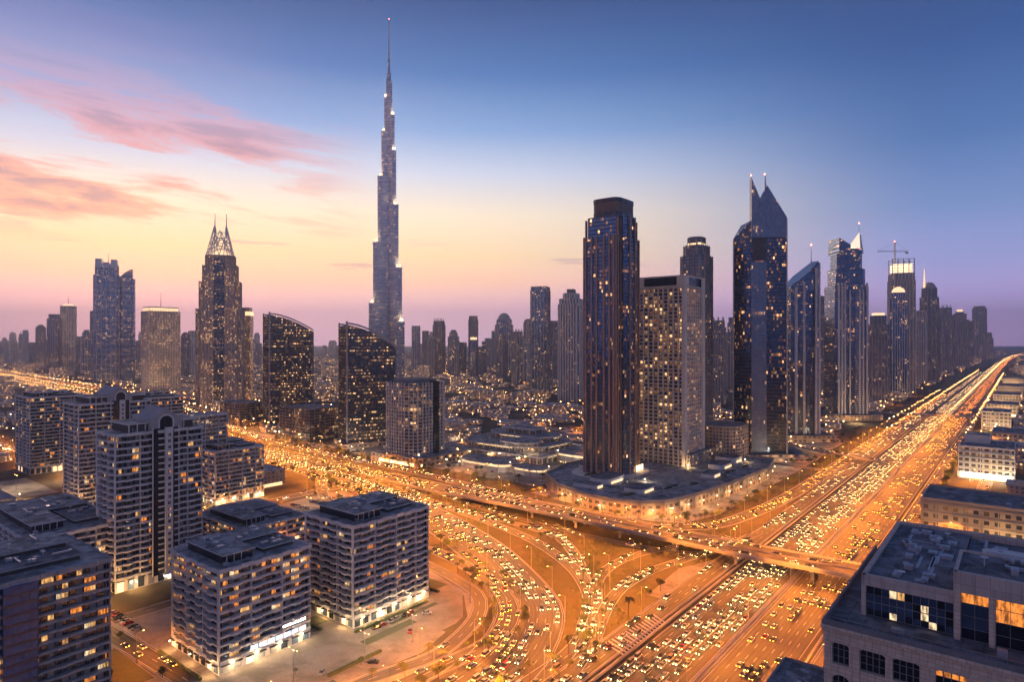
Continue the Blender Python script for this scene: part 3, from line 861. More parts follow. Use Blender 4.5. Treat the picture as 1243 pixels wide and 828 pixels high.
def gabled_tower(label, s0, w0, Ls, Lw, nf, arms, fh=3.35, lit=0.13):
    """tall apartment tower: balconies on its flanks, a dark slot, a pale window column and an arched gable on top"""
    root, top = apartment(label, s0, w0, Ls, Lw, nf, fh, 4.3, 7.0, 1.1, lit, name='apartment_tower', penth=False, clutter=0)
    xm = Ls*0.56
    # dark glazed slot and pale column in the middle of the long front, and on the end front
    mb = MB(); mb.box(xm-7.5, xm+6.5, -0.6, 2.0, 4, top+2.2); mb.build('glazed_slot', M_glass_d, root)
    mb = MB(); mb.box(xm-1.2, xm+2.6, -2.2, -0.55, 3, top+2.5); mb.build('stair_column', M_beige, root)
    v = window_variants(1.5, 1.7)
    spots = [(xm+0.7, -2.23, 8+k*fh, 0.0) for k in range(nf)]
    for sp in spots:
        mb_, me = random.choice(v['lit'] if random.random() < 0.3 else v['dark'])
        put_window(me, root, sp[:3], 0.0)
    for x in (xm-7.5, xm+6.0):
        mb = MB(); mb.box(x, x+0.5, -1.0, -0.4, 4, top+3); mb.build('pilaster', M_beige, root)
    # crown storeys
    mb = MB(); mb.box(Ls*0.16, Ls*0.9, 2.5, Lw-2.5, top+1, top+5.2); mb.build('crown_storey', M_wall_d, root)
    mb = MB(); mb.box(Ls*0.16-1.2, Ls*0.9+1.2, 1.4, Lw-1.4, top+5.2, top+5.9, 0, 1); mb.build('crown_roof', [M_beige, M_roof2], root)
    for x in [Ls*0.16 + i*4 for i in range(8)]:
        mb = MB(); mb.box(x, x+0.5, 2.2, 2.6, top+1, top+5.2); mb.build('crown_pillar', M_beige, root)
    # the arched gable: a vault running back over the middle
    g0, g1 = xm-8.5, xm+8.5; zb = top+5.9; mb = MB()
    prof = [(g0, zb-5), (g0, zb+1.8), (g0+3.2, zb+2.6), (g0+5.6, zb+5.2), (xm, zb+7.0), (g1-5.6, zb+5.2), (g1-3.2, zb+2.6), (g1, zb+1.8), (g1, zb-5)]
    mb.face([(x, 0.2, z) for x, z in reversed(prof)][::-1], 0)
    mb.face([(x, Lw-3, z) for x, z in reversed(prof)], 0)
    for a, b in zip(prof[:-1], prof[1:]):
        mb.face([(a[0], 0.2, a[1]), (a[0], Lw-3, a[1]), (b[0], Lw-3, b[1]), (b[0], 0.2, b[1])], 0)
    mb.build('gable', M_conc, root)
    ar = MB(); n = 14
    for rr, yy, mm in ((4.2, 0.12, 0), (3.3, 0.02, 1)):
        pts = [(xm + rr*math.cos(math.pi*i/n), yy, zb-0.5 + rr*math.sin(math.pi*i/n)) for i in range(n+1)]
        pts = [(xm-rr, yy, zb-5)] + pts[::-1][0:] + [(xm+rr, yy, zb-5)]
        ar.face(pts[::-1], mm)
    ar.build('arched_window', [M_beige, M_glass_d], root)
    mb = MB(); mb.bar((xm, 5, zb+6), (xm, 5, zb+12), 0.12); mb.build('mast', M_lampmetal, root)
    for (x0, x1, y0, y1, h) in arms:      # lower wings
        pass
    return root, top
f4, _ = gabled_tower('tallest foreground apartment tower, pale balconies and an arched gable above a dark glazed slot', 131, 364, 45, 26, 22, ())
f4b, _ = apartment('narrow pale apartment wing tucked behind the tall gabled tower', 150, 398, 30, 18, 20, 3.3, 4.2, 6.0, litf=0.14, clutter=6, penth=False)
f6, _ = gabled_tower('gabled apartment tower further back on the left, behind the low dark block', 176.5, 560, 52, 34, 22, ())
f6b, _ = apartment('broad apartment block behind the further gabled tower, at the left edge', 240, 660, 60, 40, 20, 3.35, 4.4, 7.0, litf=0.12, clutter=12)
f6c, _ = apartment('grey apartment block farthest left, half cut off by the picture edge', 196, 752, 46, 46, 20, 3.35, 4.4, 7.0, litf=0.12, clutter=12)
f6d, _ = apartment('lower apartment wing filling the gap between the two gabled towers', 232, 520, 40, 20, 19, 3.3, 4.2, 6.0, litf=0.14, clutter=6, penth=False)

# unreadable lit lettering strip on the amber lit block
sg = MB()
rnd = random.Random(3)
for i in range(13):
    x = 27.5 + i*0.85
    sg.box(x, x+0.5, -0.25, -0.1, 9.2, 9.2 + rnd.uniform(0.7, 1.15))
sg.box(27, 39, -0.1, 0.1, 8.9, 10.6, 1)
so = sg.build('sign', [emit('sign_letters', (1, 0.93, 0.85), 6.0, sample=False), M_conc_d], f2)
mb = MB()
for i in range(7): mb.box(13+i*3.7, 16.2+i*3.7, -0.24, -0.16, 4.9, 6.9)
mb.build('lit_frontage', emit('cool_lit_frontage', (0.75, 0.85, 1.0), 0.9, sample=False), f2)
def along(s, w, L, n, z, power, label, off=1.6, col=(1.0, 0.66, 0.32)):
    for i in range(n):
        wall_lamp(P(s + L*(i+0.5)/n, w - off, z), power, label, col)
along(124, 243.6, 41, 4, 4.2, 3600, 'small bright lamp at the street front of the amber lit apartment block')
along(182, 236, 47, 5, 4.4, 3000, 'small bright lamp at the street front of the apartment block by the ring road', col=(1.0, 0.58, 0.24))
for w in (246, 262, 280): wall_lamp(P(121.5, w, 4), 1500, 'small lamp on the shaded end of the amber lit apartment block', (1.0, 0.55, 0.2))
for w in (240, 256): wall_lamp(P(179.5, w, 4), 1500, 'small lamp in the alley end of the apartment block by the ring road', (1.0, 0.55, 0.2))
along(250, 497, 42, 4, 4.6, 7000, 'bright lamp on the glowing ground floor of the pale apartment block', col=(1.0, 0.6, 0.24))
for w in (500, 515, 530): wall_lamp(P(248, w, 4.5), 6000, 'lamp on the end of the pale block with the glowing ground floor', (1.0, 0.6, 0.24))
for s in (140, 162): wall_lamp(P(s, 361, 4.5), 6000, 'amber lamp at the foot of the tall gabled tower', (1.0, 0.55, 0.2))
wall_lamp(P(120, 356, 7), 14000, 'single amber lamp by the porch of the tall gabled tower', (1.0, 0.5, 0.14))
for s, w in ((150, 556), (175, 552), (205, 556), (232, 600), (160, 640)): wall_lamp(P(s, w, 5), 12000, 'amber lamp between the apartment towers on the left', (1.0, 0.52, 0.16))
# lit white porch slab at the foot of the tall tower
mb = MB(); mb.box(0, 14, 0, 2.4, 4.0, 4.6, 0); mb.box(0.3, 13.7, -0.05, 2.2, 2.9, 3.5, 1)
po = mb.build('porch', [M_white, M_glow_w], f4); po.location = (23, -3.2, 0)
# ------------------------------------------------------------------ towers
def zat(py, v):                       # height of a point seen at row py above ground point v
    return H_ - (py - CY_) / F_ * v.y
def tower(name, label, cat, pos, rot, tiers, mat, bands=None, fins=None, group=None, roofm=None, parapet=1.2):
    """tiers: (outline, z0, z1). bands=(spacing, out, thickness, material); fins=(spacing, out, width, material)"""
    root = thing(name, label, cat, pos, rot, group)
    mb = MB()
    for poly, z0, z1 in tiers: mb.prism(poly, z0, z1, 0, 1)
    mb.build('curtain_wall', [mat, roofm or M_roof], root)
    if bands:
        sp, out, th, bm = bands; mb = MB()
        for poly, z0, z1 in tiers:
            q = offset(poly, out); z = z0 + sp
            while z < z1 - 0.5:
                mb.prism(q, z - th, z, 0, None, True); z += sp
        mb.build('floor_edge', bm, root)
    if fins:
        sp, out, wd, fm = fins; mb = MB()
        for poly, z0, z1 in tiers:
            n = len(poly)
            for i in range(n):
                a = Vector(poly[i]); b = Vector(poly[(i+1) % n]); L = (b-a).length
                if L < wd: continue
                ang = math.atan2(b.y-a.y, b.x-a.x); nn = Vector((math.sin(ang), -math.cos(ang)))
                k = max(1, int(round(L/sp)))
                for j in range(k+1):
                    c = a + (b-a)*(j/k) + nn*(out/2)
                    mb.obox((c.x, c.y), ang, wd, out, z0, z1 + 0.6)
        mb.build('mullion', fm, root)
    if parapet:
        mb = MB(); poly, z0, z1 = tiers[-1]
        ring(mb, offset(poly, 0.3), 0.6, z1 - 0.5, z1 + parapet); mb.build('roof_parapet', (bands or fins or [M_conc])[-1], root)
    return root
def part(root, name, mats, fn, label=None):
    mb = MB(); fn(mb); o = mb.build(name, mats, root)
    if label: o['label'] = label
    return o
def spire(root, x, y, z0, z1, r, lamp=True, name='spire', mat=None):
    o = part(root, name, mat or M_steel, lambda m_: m_.cyl((x, y), r, z0, z1, 6, 0, r*0.25))
    if lamp:
        mb = MB(); mb.cyl((x, y), 0.7, z1, z1+1.6, 6); mb.build('warning_lamp', M_red, root)
    return o

F_blue = facade('blue_glass_facade', (0.07, 0.09, 0.12), (0.10, 0.19, 0.34), 1.6, 3.8, 0.15, 0.1, 0.30, 1.6, 0.7, 0.1, floors=1.0, cs=(0.03, 0.3))
F_navy = facade('navy_glass_facade', (0.045, 0.06, 0.085), (0.06, 0.13, 0.26), 2.2, 3.6, 0.11, 0.12, 0.26, 1.9, 0.7, 0.09, amber=0.75)
F_office = facade('office_glass_facade', (0.045, 0.055, 0.07), (0.05, 0.10, 0.18), 1.9, 4.0, 0.34, 0.10, 0.52, 1.6, 0.6, 0.12, amber=0.35, floors=1.3, cs=(0.03, 0.33))
F_resid = facade('residential_facade', (0.34, 0.29, 0.27), (0.06, 0.08, 0.12), 3.4, 3.5, 0.24, 0.42, 0.42, 1.8, 0.5, 0.2, amber=0.5)
F_resid2 = facade('grey_residential_facade', (0.24, 0.235, 0.26), (0.06, 0.08, 0.12), 3.0, 3.5, 0.18, 0.36, 0.4, 1.7, 0.5, 0.2, amber=0.5)
F_beige = facade('beige_tower_facade', (0.52, 0.41, 0.31), (0.07, 0.09, 0.13), 3.2, 3.7, 0.42, 0.42, 0.36, 1.5, 0.4, 0.2, amber=0.5, floors=0.8)
F_silver = facade('silver_glass_facade', (0.34, 0.36, 0.41), (0.19, 0.24, 0.33), 1.5, 3.7, 0.10, 0.16, 0.24, 1.6, 0.75, 0.18, amber=0.5, wallmetal=0.7, wrough=0.3, cs=(0.3, 0.02))
F_low = facade('low_block_facade', (0.34, 0.30, 0.26), (0.05, 0.06, 0.08), 4.0, 3.6, 0.34, 0.5, 0.5, 1.6, 0.3, 0.3, amber=0.5)
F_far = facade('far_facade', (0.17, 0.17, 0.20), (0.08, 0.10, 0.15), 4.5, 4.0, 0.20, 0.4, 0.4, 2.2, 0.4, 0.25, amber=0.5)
F_podium = facade('podium_facade', (0.46, 0.33, 0.23), (0.05, 0.05, 0.06), 6.0, 4.6, 0.40, 0.44, 0.5, 1.6, 0.3, 0.3, amber=0.4)
F_panel = facade('pale_panel_facade', (0.12, 0.15, 0.21), (0.12, 0.16, 0.24), 1.5, 3.6, 0.03, 0.06, 0.08, 1.0, 0.6, 0.3, wallmetal=0.6, wrough=0.3)
VIEW = 0.0

# --- supertall: three buttress wings stepping back in a spiral
bp = Vector(((472 - CX_)/F_*1394, 1394, 0))
burj = thing('supertall_tower', 'immensely tall stepped silver tower tapering to a thin spire, highest in the skyline', 'skyscraper', bp, 0)
Ltiers = [(210, 40), (341, 32.2), (484, 23.2), (582, 15.2), (657, 9.6), (697, 5.6)]
Rtiers = [(170, 37), (287, 31), (423, 22.5), (541, 17), (618, 13.4), (691, 8)]
Btiers = [(150, 42), (250, 34), (390, 26), (515, 18), (600, 12), (670, 7)]
def wing(ang, tiers, proj):
    z0 = 0
    for zt, ext in tiers:
        rad = max(2.4, min(9.5, ext*0.42)); dd = (ext - rad)/proj
        pts = [(0, -rad), (dd, -rad)] + [(dd + rad*math.sin(a), -rad*math.cos(a)) for a in [math.pi*k/8 for k in range(1, 8)]] + [(dd, rad), (0, rad)]
        ca, sa = math.cos(ang), math.sin(ang)
        poly = [(x*ca - y*sa, x*sa + y*ca) for x, y in pts]
        part(burj, 'wing_tier', [F_silver, M_steel], lambda m_: m_.prism(poly, z0, zt, 0, 1))
        mb = MB(); q = offset(poly, 0.35)
        z = z0 + 13.5
        while z < zt - 2: mb.prism(q, z-0.9, z, 0, None, True); z += 13.5
        mb.prism(q, zt-3.5, zt+1.4, 0, None, True)
        mb.build('floor_band', M_steel, burj)
        if zt < 690:   # terrace floodlighting: small lit bays where the next tier rises
            mb = MB()
            k = dd + rad*0.2
            for y in (-rad*0.45, rad*0.45):
                c = ((k)*ca - y*sa, (k)*sa + y*ca)
                mb.obox(c, ang, 3.0, 1.6, zt+1.4, zt+8)
            tl_ = mb.build('terrace_light', M_crownlit, burj)
            for q in (-1, 1):
                l_ = bpy.data.lights.new('terrace_bulb', 'POINT'); l_.energy = 60000; l_.color = (1.0, 0.62, 0.3); l_.shadow_soft_size = 1.0
                lo = bpy.data.objects.new('bulb', l_); COL.objects.link(lo); lo.parent = tl_
                lo.location = ((dd+rad*0.85)*ca - q*rad*0.3*sa, (dd+rad*0.85)*sa + q*rad*0.3*ca, zt + 4)
        z0 = zt
        if z0: pass
def wing_full(ang, tiers, proj):
    # every tier is a full-height fin so that the outer ones stop first
    prev = 0
    for zt, ext in tiers: pass
wing(R(210), Ltiers, 0.87); wing(R(330), Rtiers, 0.87); wing(R(90), Btiers, 1.0)
part(burj, 'core_shaft', [F_silver, M_steel], lambda m_: m_.prism(sup(16, 16, 12, 2), 0, 660, 0, 1))
part(burj, 'upper_shaft', [F_silver, M_steel], lambda m_: (m_.prism(sup(9, 9, 12, 2), 640, 712, 0, 1), m_.prism(sup(5.6, 5.6, 10, 2), 712, 742, 0, 1)))
spire(burj, 0, 0, 742, 829, 2.0, mat=M_white)

# --- lattice crowned tower
np_ = Vector(((268 - CX_)/F_*1215, 1215, 0))
sp_rot = 0.0
nt = [(notch(86, 60, 9), 0, 190), (notch(75, 54, 8), 190, 241), (notch(63, 48, 7), 241, 272), (notch(53, 42, 6), 272, 290)]
F_gold = facade('gold_lit_facade', (0.56, 0.40, 0.27), (0.07, 0.08, 0.11), 2.8, 3.7, 1.0, 0.42, 0.36, 1.25, 0.4, 0.2, amber=0.7, floors=0.9)  # warm uplighting put into a warmer wall colour and more lit windows
nt = [(notch(w_*0.93, d_*0.8, c_), z0_, z1_) for (w_, d_, c_, z0_, z1_) in ((86, 60, 9, 0, 190), (75, 54, 8, 190, 241), (63, 48, 7, 241, 272), (53, 42, 6, 272, 290))]
n1 = tower('crowned_tower', 'ribbed office tower with a pointed white lattice crown and two thin masts', 'skyscraper', np_, R(16), nt, F_gold, (3.9, 0.35, 0.5, M_beige), (5.4, 1.0, 0.8, M_conc))
part(n1, 'glazed_bay', F_office, lambda m_: [m_.prism([(-9, -y-1.6), (9, -y-1.6), (9, -y+1), (-9, -y+1)], z0, z1, 0) for y, z0, z1 in ((24, 0, 190), (21.6, 190, 241), (19.2, 241, 272), (16.8, 272, 286))])
cr = MB(); h0, h1 = 290, 346
for sx in (-1, 1):
    for sy in (-1, 1):
        for (a, b) in (((22, 20, h0), (10, 8, h1)), ((8, 20, h0), (10, 8, h1)), ((22, 20, h0), (3, 14, h1-22)), ((0, 20, h0), (10, 12, h1-18)), ((15, 20, h0), (0, 10, h1-8)), ((22, 4, h0), (10, 8, h1-4)), ((20, 18, h0+10), (0, 19, h0+18)), ((16, 14, h0+24), (0, 12, h0+34))):
            cr.bar((a[0]*sx, a[1]*sy, a[2]), (b[0]*sx, b[1]*sy, b[2]), 0.8, 0, 4)
for k in range(5):
    f = k/5; a, b, z = 22-12*f, 20-12*f, h0+ (h1-h0)*f
    for p, q in (((-a, -b), (a, -b)), ((a, -b), (a, b)), ((a, b), (-a, b)), ((-a, b), (-a, -b))): cr.bar((*p, z), (*q, z), 0.5, 0, 4)
cr.build('lattice_crown', M_white, n1)
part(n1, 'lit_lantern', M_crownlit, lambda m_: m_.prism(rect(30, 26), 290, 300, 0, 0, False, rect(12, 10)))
for sx in (-1, 1): spire(n1, 10*sx, 0, h1-20, 373, 1.5)
n1b = tower('tower_block', 'slim beige tower with a lit top just behind the lattice crowned tower', 'tower block', Vector(((298-CX_)/F_*1300, 1300, 0)), R(10), [(rect(24, 30), 0, 190), (rect(20, 26), 190, 196)], F_gold)
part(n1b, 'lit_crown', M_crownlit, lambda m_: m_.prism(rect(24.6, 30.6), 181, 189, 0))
# --- flat topped lit tower and mast
n2p = ground(187, 480)
n2 = tower('hotel_tower', 'broad beige tower with a flat lit crown and a thin mast', 'tower block', P(700, 1662), GROT,
           [(rect(72, 46), 0, 202), (rect(66, 40), 202, 212)], F_gold, (3.8, 0.3, 0.5, M_beige), (6, 0.7, 0.9, M_beige))
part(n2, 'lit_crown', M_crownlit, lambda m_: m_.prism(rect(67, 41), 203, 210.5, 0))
part(n2, 'podium', [F_podium, M_roof], lambda m_: m_.prism(rect(110, 90), 0, 12, 0, 1)); spire(n2, 0, 0, 212, 252, 1.0)
# --- twin blue tower, far left
n3v = Vector(((130-CX_)/F_*1960, 1960, 0))
n3 = tower('twin_tower', 'taller of the joined blue glass towers on the left, with a jagged top', 'skyscraper', n3v, R(26),
           [(chamf(66, 50, 8), 0, 330), (chamf(58, 44, 8), 330, 360)], F_blue, (15, 0.4, 1.0, M_steel), (13, 0.8, 1.4, M_steel))
part(n3, 'roof_screen', M_steel, lambda m_: [m_.box(x, x+16, -24, 20, 351, z) for x, z in ((-28, 378), (-8, 368), (12, 377))]); spire(n3, 4, 0, 360, 398, 1.0)
n3b = tower('twin_tower', 'lower of the joined blue glass towers on the left, with a sloping curved top', 'skyscraper', Vector(((154-CX_)/F_*1990, 1990, 0)), R(26),
            [(sup(46, 50, 16, 2.8), 0, 322)], F_blue, (15, 0.4, 1.0, M_steel), None, parapet=0)
part(n3b, 'sail_roof', [F_blue, M_steel], lambda m_: [m_.box(-17+i*3.4, -13.7+i*3.4, -17, 17, 321, 323+ 28*math.sin(0.2+i*0.14), 0, 1) for i in range(10)])
n4 = tower('tower_block', 'slim dark tower with small red roof lamps, left of the white capped tower', 'tower block', Vector(((66-CX_)/F_*2668, 2668, 0)), R(20), [(chamf(44, 40, 6), 0, 222), (chamf(34, 30, 5), 222, 240)], F_navy, None, (8, 1, 1.4, M_conc_d))
n5 = tower('tower_block', 'slim pale tower with a glowing white cap and mast on the far left', 'tower block', Vector(((83-CX_)/F_*2817, 2817, 0)), R(15), [(chamf(52, 44, 8), 0, 282)], F_beige, None, (9, 1, 1.4, M_white))
part(n5, 'lit_cap', M_crownlit, lambda m_: m_.prism(chamf(44, 36, 6), 282, 292, 0, 0, False, chamf(24, 20, 4))); spire(n5, 0, 0, 292, 330, 1.4)

# --- two dark offices with curved sloping tops
def curved_office(label, pos, rot, Ls, Lw, zl, zr):
    root = thing('office_tower', label, 'office tower', pos, rot)
    def prof(x): t = x/Ls; return zl + (zr - zl)*(t**1.7)
    mb = MB(); n = 14
    for (y, rev) in ((0, False), (Lw, True)):
        for i in range(n):
            a, b = Ls*i/n, Ls*(i+1)/n
            if not rev: mb.face([(a, y, 0), (b, y, 0), (b, y, prof(b)), (a, y, prof(a))], 0, [(a, 0), (b, 0), (b, prof(b)), (a, prof(a))])
            else: mb.face([(b, y, 0), (a, y, 0), (a, y, prof(a)), (b, y, prof(b))], 0, [(b, 0), (a, 0), (a, prof(a)), (b, prof(b))])
    for i in range(n):
        a, b = Ls*i/n, Ls*(i+1)/n
        mb.face([(a, 0, prof(a)), (b, 0, prof(b)), (b, Lw, prof(b)), (a, Lw, prof(a))], 1)
    mb.face([(0, Lw, 0), (0, 0, 0), (0, 0, zl), (0, Lw, zl)], 0, [(Lw, 0), (0, 0), (0, zl), (Lw, zl)])
    mb.face([(Ls, 0, 0), (Ls, Lw, 0), (Ls, Lw, zr), (Ls, 0, zr)], 0, [(0, 0), (Lw, 0), (Lw, zr), (0, zr)])
    mb.build('curtain_wall', [F_office, M_dark], root)
    mb = MB()
    for k in range(1, int(zl/4)):
        z = 4*k; xe = Ls
        while xe > 1 and prof(xe) < z + 1: xe -= 0.5
        if xe > 2: mb.box(-0.3, xe, -0.3, Lw+0.3, z-0.35, z)
    mb.build('floor_edge', M_dark, root)
    # stone frame at the near corner and up the curve
    part(root, 'corner_frame', M_conc, lambda m_: m_.box(-1.0, 1.0, -1.0, 1.0, 0, zl+5))
    part(root, 'corner_frame', M_conc_d, lambda m_: (m_.box(Ls-1.0, Ls+0.6, -0.7, 0.8, 0, zr+0.5), m_.box(-0.7, 0.9, Lw-0.8, Lw+0.7, 0, zl+4)))
    for y0 in (-0.9, Lw-0.4):
        mb = MB()
        for i in range(n):
            a, b = Ls*i/n, Ls*(i+1)/n
            z0, z1 = prof(a)+1.5, prof(b)+1.5
            p = [(a, y0, z0), (b, y0, z1), (b, y0+1.3, z1), (a, y0+1.3, z0)]
            q = [(x, y, z+2.0) for x, y, z in p]
            mb.face(q, 0); mb.face(p[::-1], 0)
            for j in range(4): mb.face([p[j], p[(j+1) % 4], q[(j+1) % 4], q[j]], 0)
        mb.build('roof_arch', M_conc, root)
    mb = MB()
    for x in [2+i*3 for i in range(int(Ls/3))]:
        mb.box(x, x+0.25, -0.62, -0.3, 0, prof(x)-0.5)
    for y in [2+i*3 for i in range(int(Lw/3))]:
        mb.box(-0.62, -0.3, y, y+0.25, 0, zl-0.5)
    mb.build('mullion', M_dark, root)
    part(root, 'podium', [F_podium, M_roof], lambda m_: m_.box(-6, Ls+8, -7, Lw+4, 0, 6, 0, 1))
    return root
m1 = curved_office('dark office tower with curved sloping roof, the one nearer the lattice crowned tower', ground(327, 521), R(32), 64, 44, 168, 144)
m2 = curved_office('dark office tower with a curved sloping roof standing in front of the supertall tower', ground(421, 544), R(27), 61, 44, 149, 121)
# --- white gridded round-cornered block on its podium
m3 = thing('gridded_tower', 'white gridded round cornered tower on a lit podium beside the cross highway', 'tower block', P(486, 522), GROT)
p3 = sup(56, 52, 24, 3.6)
part(m3, 'curtain_wall', [facade('gridded_tower_glass', (0.1, 0.1, 0.1), (0.06, 0.08, 0.1), 3.0, 3.5, 0.3, 0.1, 0.2, 1.4, 0.5, 0.15), M_roof], lambda m_: m_.prism(offset(p3, -1.2), 0, 85, 0, 1))
def grid3(m_):
    z = 12
    while z < 86: m_.prism(p3, z-0.7, z, 0, None, True); z += 3.7
part(m3, 'floor_edge', M_white, grid3)
def col3(m_):
    n = len(p3)
    for i in range(n):
        a = Vector(p3[i]); b = Vector(p3[(i+1) % n]); L = (b-a).length; k = max(1, int(round(L/4.4))); ang = math.atan2(b.y-a.y, b.x-a.x)
        for j in range(k):
            c = a + (b-a)*(j/k); m_.obox((c.x*0.99, c.y*0.99), ang, 0.8, 1.4, 10, 85.5)
part(m3, 'pillar', M_white, col3)
part(m3, 'glazed_slot', M_glass_d, lambda m_: m_.box(2, 9, -27.2, -20, 8, 87))
part(m3, 'roof_plant', [M_conc_d, M_roof], lambda m_: m_.box(-18, 16, -16, 16, 85, 89, 0, 1))
part(m3, 'podium', [F_podium, M_roof2], lambda m_: m_.prism([(-34, -40), (52, -44), (52, 34), (-34, 34)], 0, 9.5, 0, 1))
part(m3, 'lit_arcade', M_glow, lambda m_: (m_.box(-34.2, -34.05, -34, 20, 1.2, 4.2), m_.box(-30, 30, -40.3, -40.1, 1.2, 4.0)))
def midrise(name, label, s, w, Ls, Lw, h, mat, bandm=M_conc_d, cat='office block', z0=0, rs=None, group=None, clut=8, bsp=4.0):
    root = tower(name, label, cat, P(s + Ls/2, w + Lw/2, 0), GROT, [(rect(Ls, Lw), 0, h)], mat, (bsp, 0.4, 0.8, bandm), (8, 0.4, 0.6, bandm), group)
    roof_clutter(root, -Ls/2, Ls/2, -Lw/2, Lw/2, h, clut, random.Random(int(s+w)))
    return root
midrise('office_block', 'low dark office block squeezed between the two curved roof towers', 491, 728, 48, 70, 40, facade('dark_block_facade', (0.12, 0.1, 0.09), (0.05, 0.05, 0.06), 3, 4, 0.4, 0.2, 0.3, 1.3, 0.4, amber=0.5), M_conc_d)
midrise('office_block', 'low dark office block at the foot of the lattice crowned tower', 505, 928, 42, 60, 34, facade('dark_block_facade_b', (0.11, 0.1, 0.1), (0.05, 0.05, 0.06), 3, 4, 0.3, 0.2, 0.3, 1.3, 0.4, amber=0.5), M_conc_d)

# --- podium and the dark copper striped tower
podp = [(441, 302), (424, 262), (424, 240), (430, 220), (443, 208), (458, 203), (478, 199), (497, 196), (560, 190), (622, 187), (668, 196), (680, 262), (670, 332), (520, 345), (470, 334)]
pod = thing('podium_building', 'long low curved sandstone podium wrapping the corner under the dark striped tower', 'podium building', P(540, 260), GROT)
prel = [(s-540, w-260) for s, w in podp]
a = sum(prel[i][0]*prel[(i+1) % len(prel)][1] - prel[(i+1) % len(prel)][0]*prel[i][1] for i in range(len(prel)))
if a < 0: prel = prel[::-1]
part(pod, 'wall', [F_podium, M_roof2], lambda m_: m_.prism(prel, 0, 10.5, 0, 1))
part(pod, 'cornice', M_sand, lambda m_: (m_.prism(offset(prel, 0.9), 9.6, 10.4, 0), ring(m_, offset(prel, 0.6), 0.7, 10.4, 12.2), ring(m_, offset(prel, 0.4), 0.6, 4.7, 5.4)))
def piers(m_):
    n = len(prel)
    for i in range(n):
        a_, b_ = Vector(prel[i]), Vector(prel[(i+1) % n]); L = (b_-a_).length; ang = math.atan2(b_.y-a_.y, b_.x-a_.x); k = max(1, int(L/9))
        for j in range(k):
            c = a_ + (b_-a_)*(j/k) + Vector((math.sin(ang), -math.cos(ang)))*0.3; part(pod, 'pier', M_sand, lambda q_: q_.obox((c.x, c.y), ang, 1.2, 1.0, 0, 10))
piers(None)
roof_clutter(pod, -100, -20, -55, 10, 10.6, 16, random.Random(4)); roof_clutter(pod, 20, 120, -60, -20, 10.6, 14, random.Random(5))

rr = random.Random(66)
for (x, y, a_, b_, h_) in ((-75, -20, 26, 18, 3.5), (-60, 18, 34, 20, 4.5), (-88, 20, 14, 24, 3), (60, -35, 30, 16, 4), (95, -30, 24, 22, 5), (105, 25, 26, 34, 6), (20, 55, 40, 16, 5), (-20, 60, 26, 12, 4), (14, -44, 22, 12, 3.2)):
    part(pod, 'pavilion', [M_beige, M_roof], lambda m_: m_.prism(sup(a_, b_, 16, 3.4) if rr.random() < 0.6 else rect(a_, b_), 10.5, 10.5+h_, 0, 1)) if False else part(pod, 'pavilion', [M_beige, M_roof], lambda m_: m_.prism([(px_+x, py_+y) for px_, py_ in sup(a_, b_, 16, 4)], 10.45, 10.5+h_, 0, 1))
    part(pod, 'lit_glazing', M_glow_dim, lambda m_: m_.box(x-a_*0.3, x+a_*0.25, y-b_/2-0.25, y-b_/2-0.05, 10.8, 12.6))
for (x, y, a_, b_) in ((-92, -22, 20, 6), (-50, -36, 26, 5), (-28, -46, 14, 6), (40, -52, 24, 5), (74, -54, 18, 5), (-45, 42, 22, 8), (72, 2, 14, 26), (42, 24, 10, 30)):
    part(pod, 'planter', [M_conc, M_leafbed], lambda m_: m_.prism([(px_+x, py_+y) for px_, py_ in sup(a_, b_, 12, 2.6)], 10.45, 11.3, 0, 1))
part(pod, 'forecourt', M_cream, lambda m_: m_.prism([(px_-21, py_+37) for px_, py_ in sup(76, 62, 24, 2.6)], 10.45, 10.62, 0))
r1 = thing('striped_tower', 'tall dark glass tower with copper coloured vertical stripes and a flat bronze top', 'skyscraper', P(521, 295, 0), GROT)
r1.scale = (0.94, 0.94, 1.0)
def arcf(x0, x1, y, dep, n=8):      # a bay bowing out towards -y
    return [(x0 + (x1-x0)*i/n, y - dep*math.sin(math.pi*i/n)) for i in range(n+1)]
main = [(-24, -15), (-13, -15)] + arcf(-13, 13, -18, 2.6) + [(13, -15), (24, -15), (24, 19), (-24, 19)]
midb = [(-20, -14), (-13, -14)] + arcf(-13, 13, -17.4, 2.6) + [(13, -14), (19, -14), (19, 17), (-20, 17)]
part(r1, 'curtain_wall', [F_navy, M_roof], lambda m_: (m_.prism(main, 0, 222, 0, 1), m_.prism(midb, 222, 242, 0, 1)))
M_drum = plain('dark_bronze_cladding', (0.16, 0.12, 0.10), 0.5, 0.3, var=0.2)
part(r1, 'flat_top', [M_drum, M_roof], lambda m_: m_.prism(sup(37, 30, 20, 4.5), 242, 257, 0, 1))
part(r1, 'top_glazing', M_glass_d, lambda m_: (m_.prism(sup(37.6, 30.6, 20, 4.5), 242.5, 246, 0), ring(m_, sup(37.8, 30.8, 20, 4.5), 0.6, 255, 258.5)))
def stripes(m_):
    for x in (-24, -20.2, -14.6, 12.4, 17, 21.8):
        for y0 in (-16.0, 18.6): m_.box(x, x+2.2, y0, y0+1.4, 0, 240 if abs(x+1) < 20.5 else 224)
    for x in (-6, 4): m_.box(x, x+1.6, -21.4, -19.2, 0, 242)
    for y in (-15, -10.5, -4.5, 3.5, 9, 15.6):
        m_.box(-25, -23.6, y, y+2.0, 0, 224); m_.box(23.6, 25, y, y+2.0, 0, 224)
part(r1, 'stone_stripe', M_copper, stripes)
def fl1(m_):
    z = 10
    while z < 221: m_.prism(offset(main, 0.18), z-0.35, z, 0, None, True); z += 3.6
part(r1, 'floor_edge', M_dark, fl1)
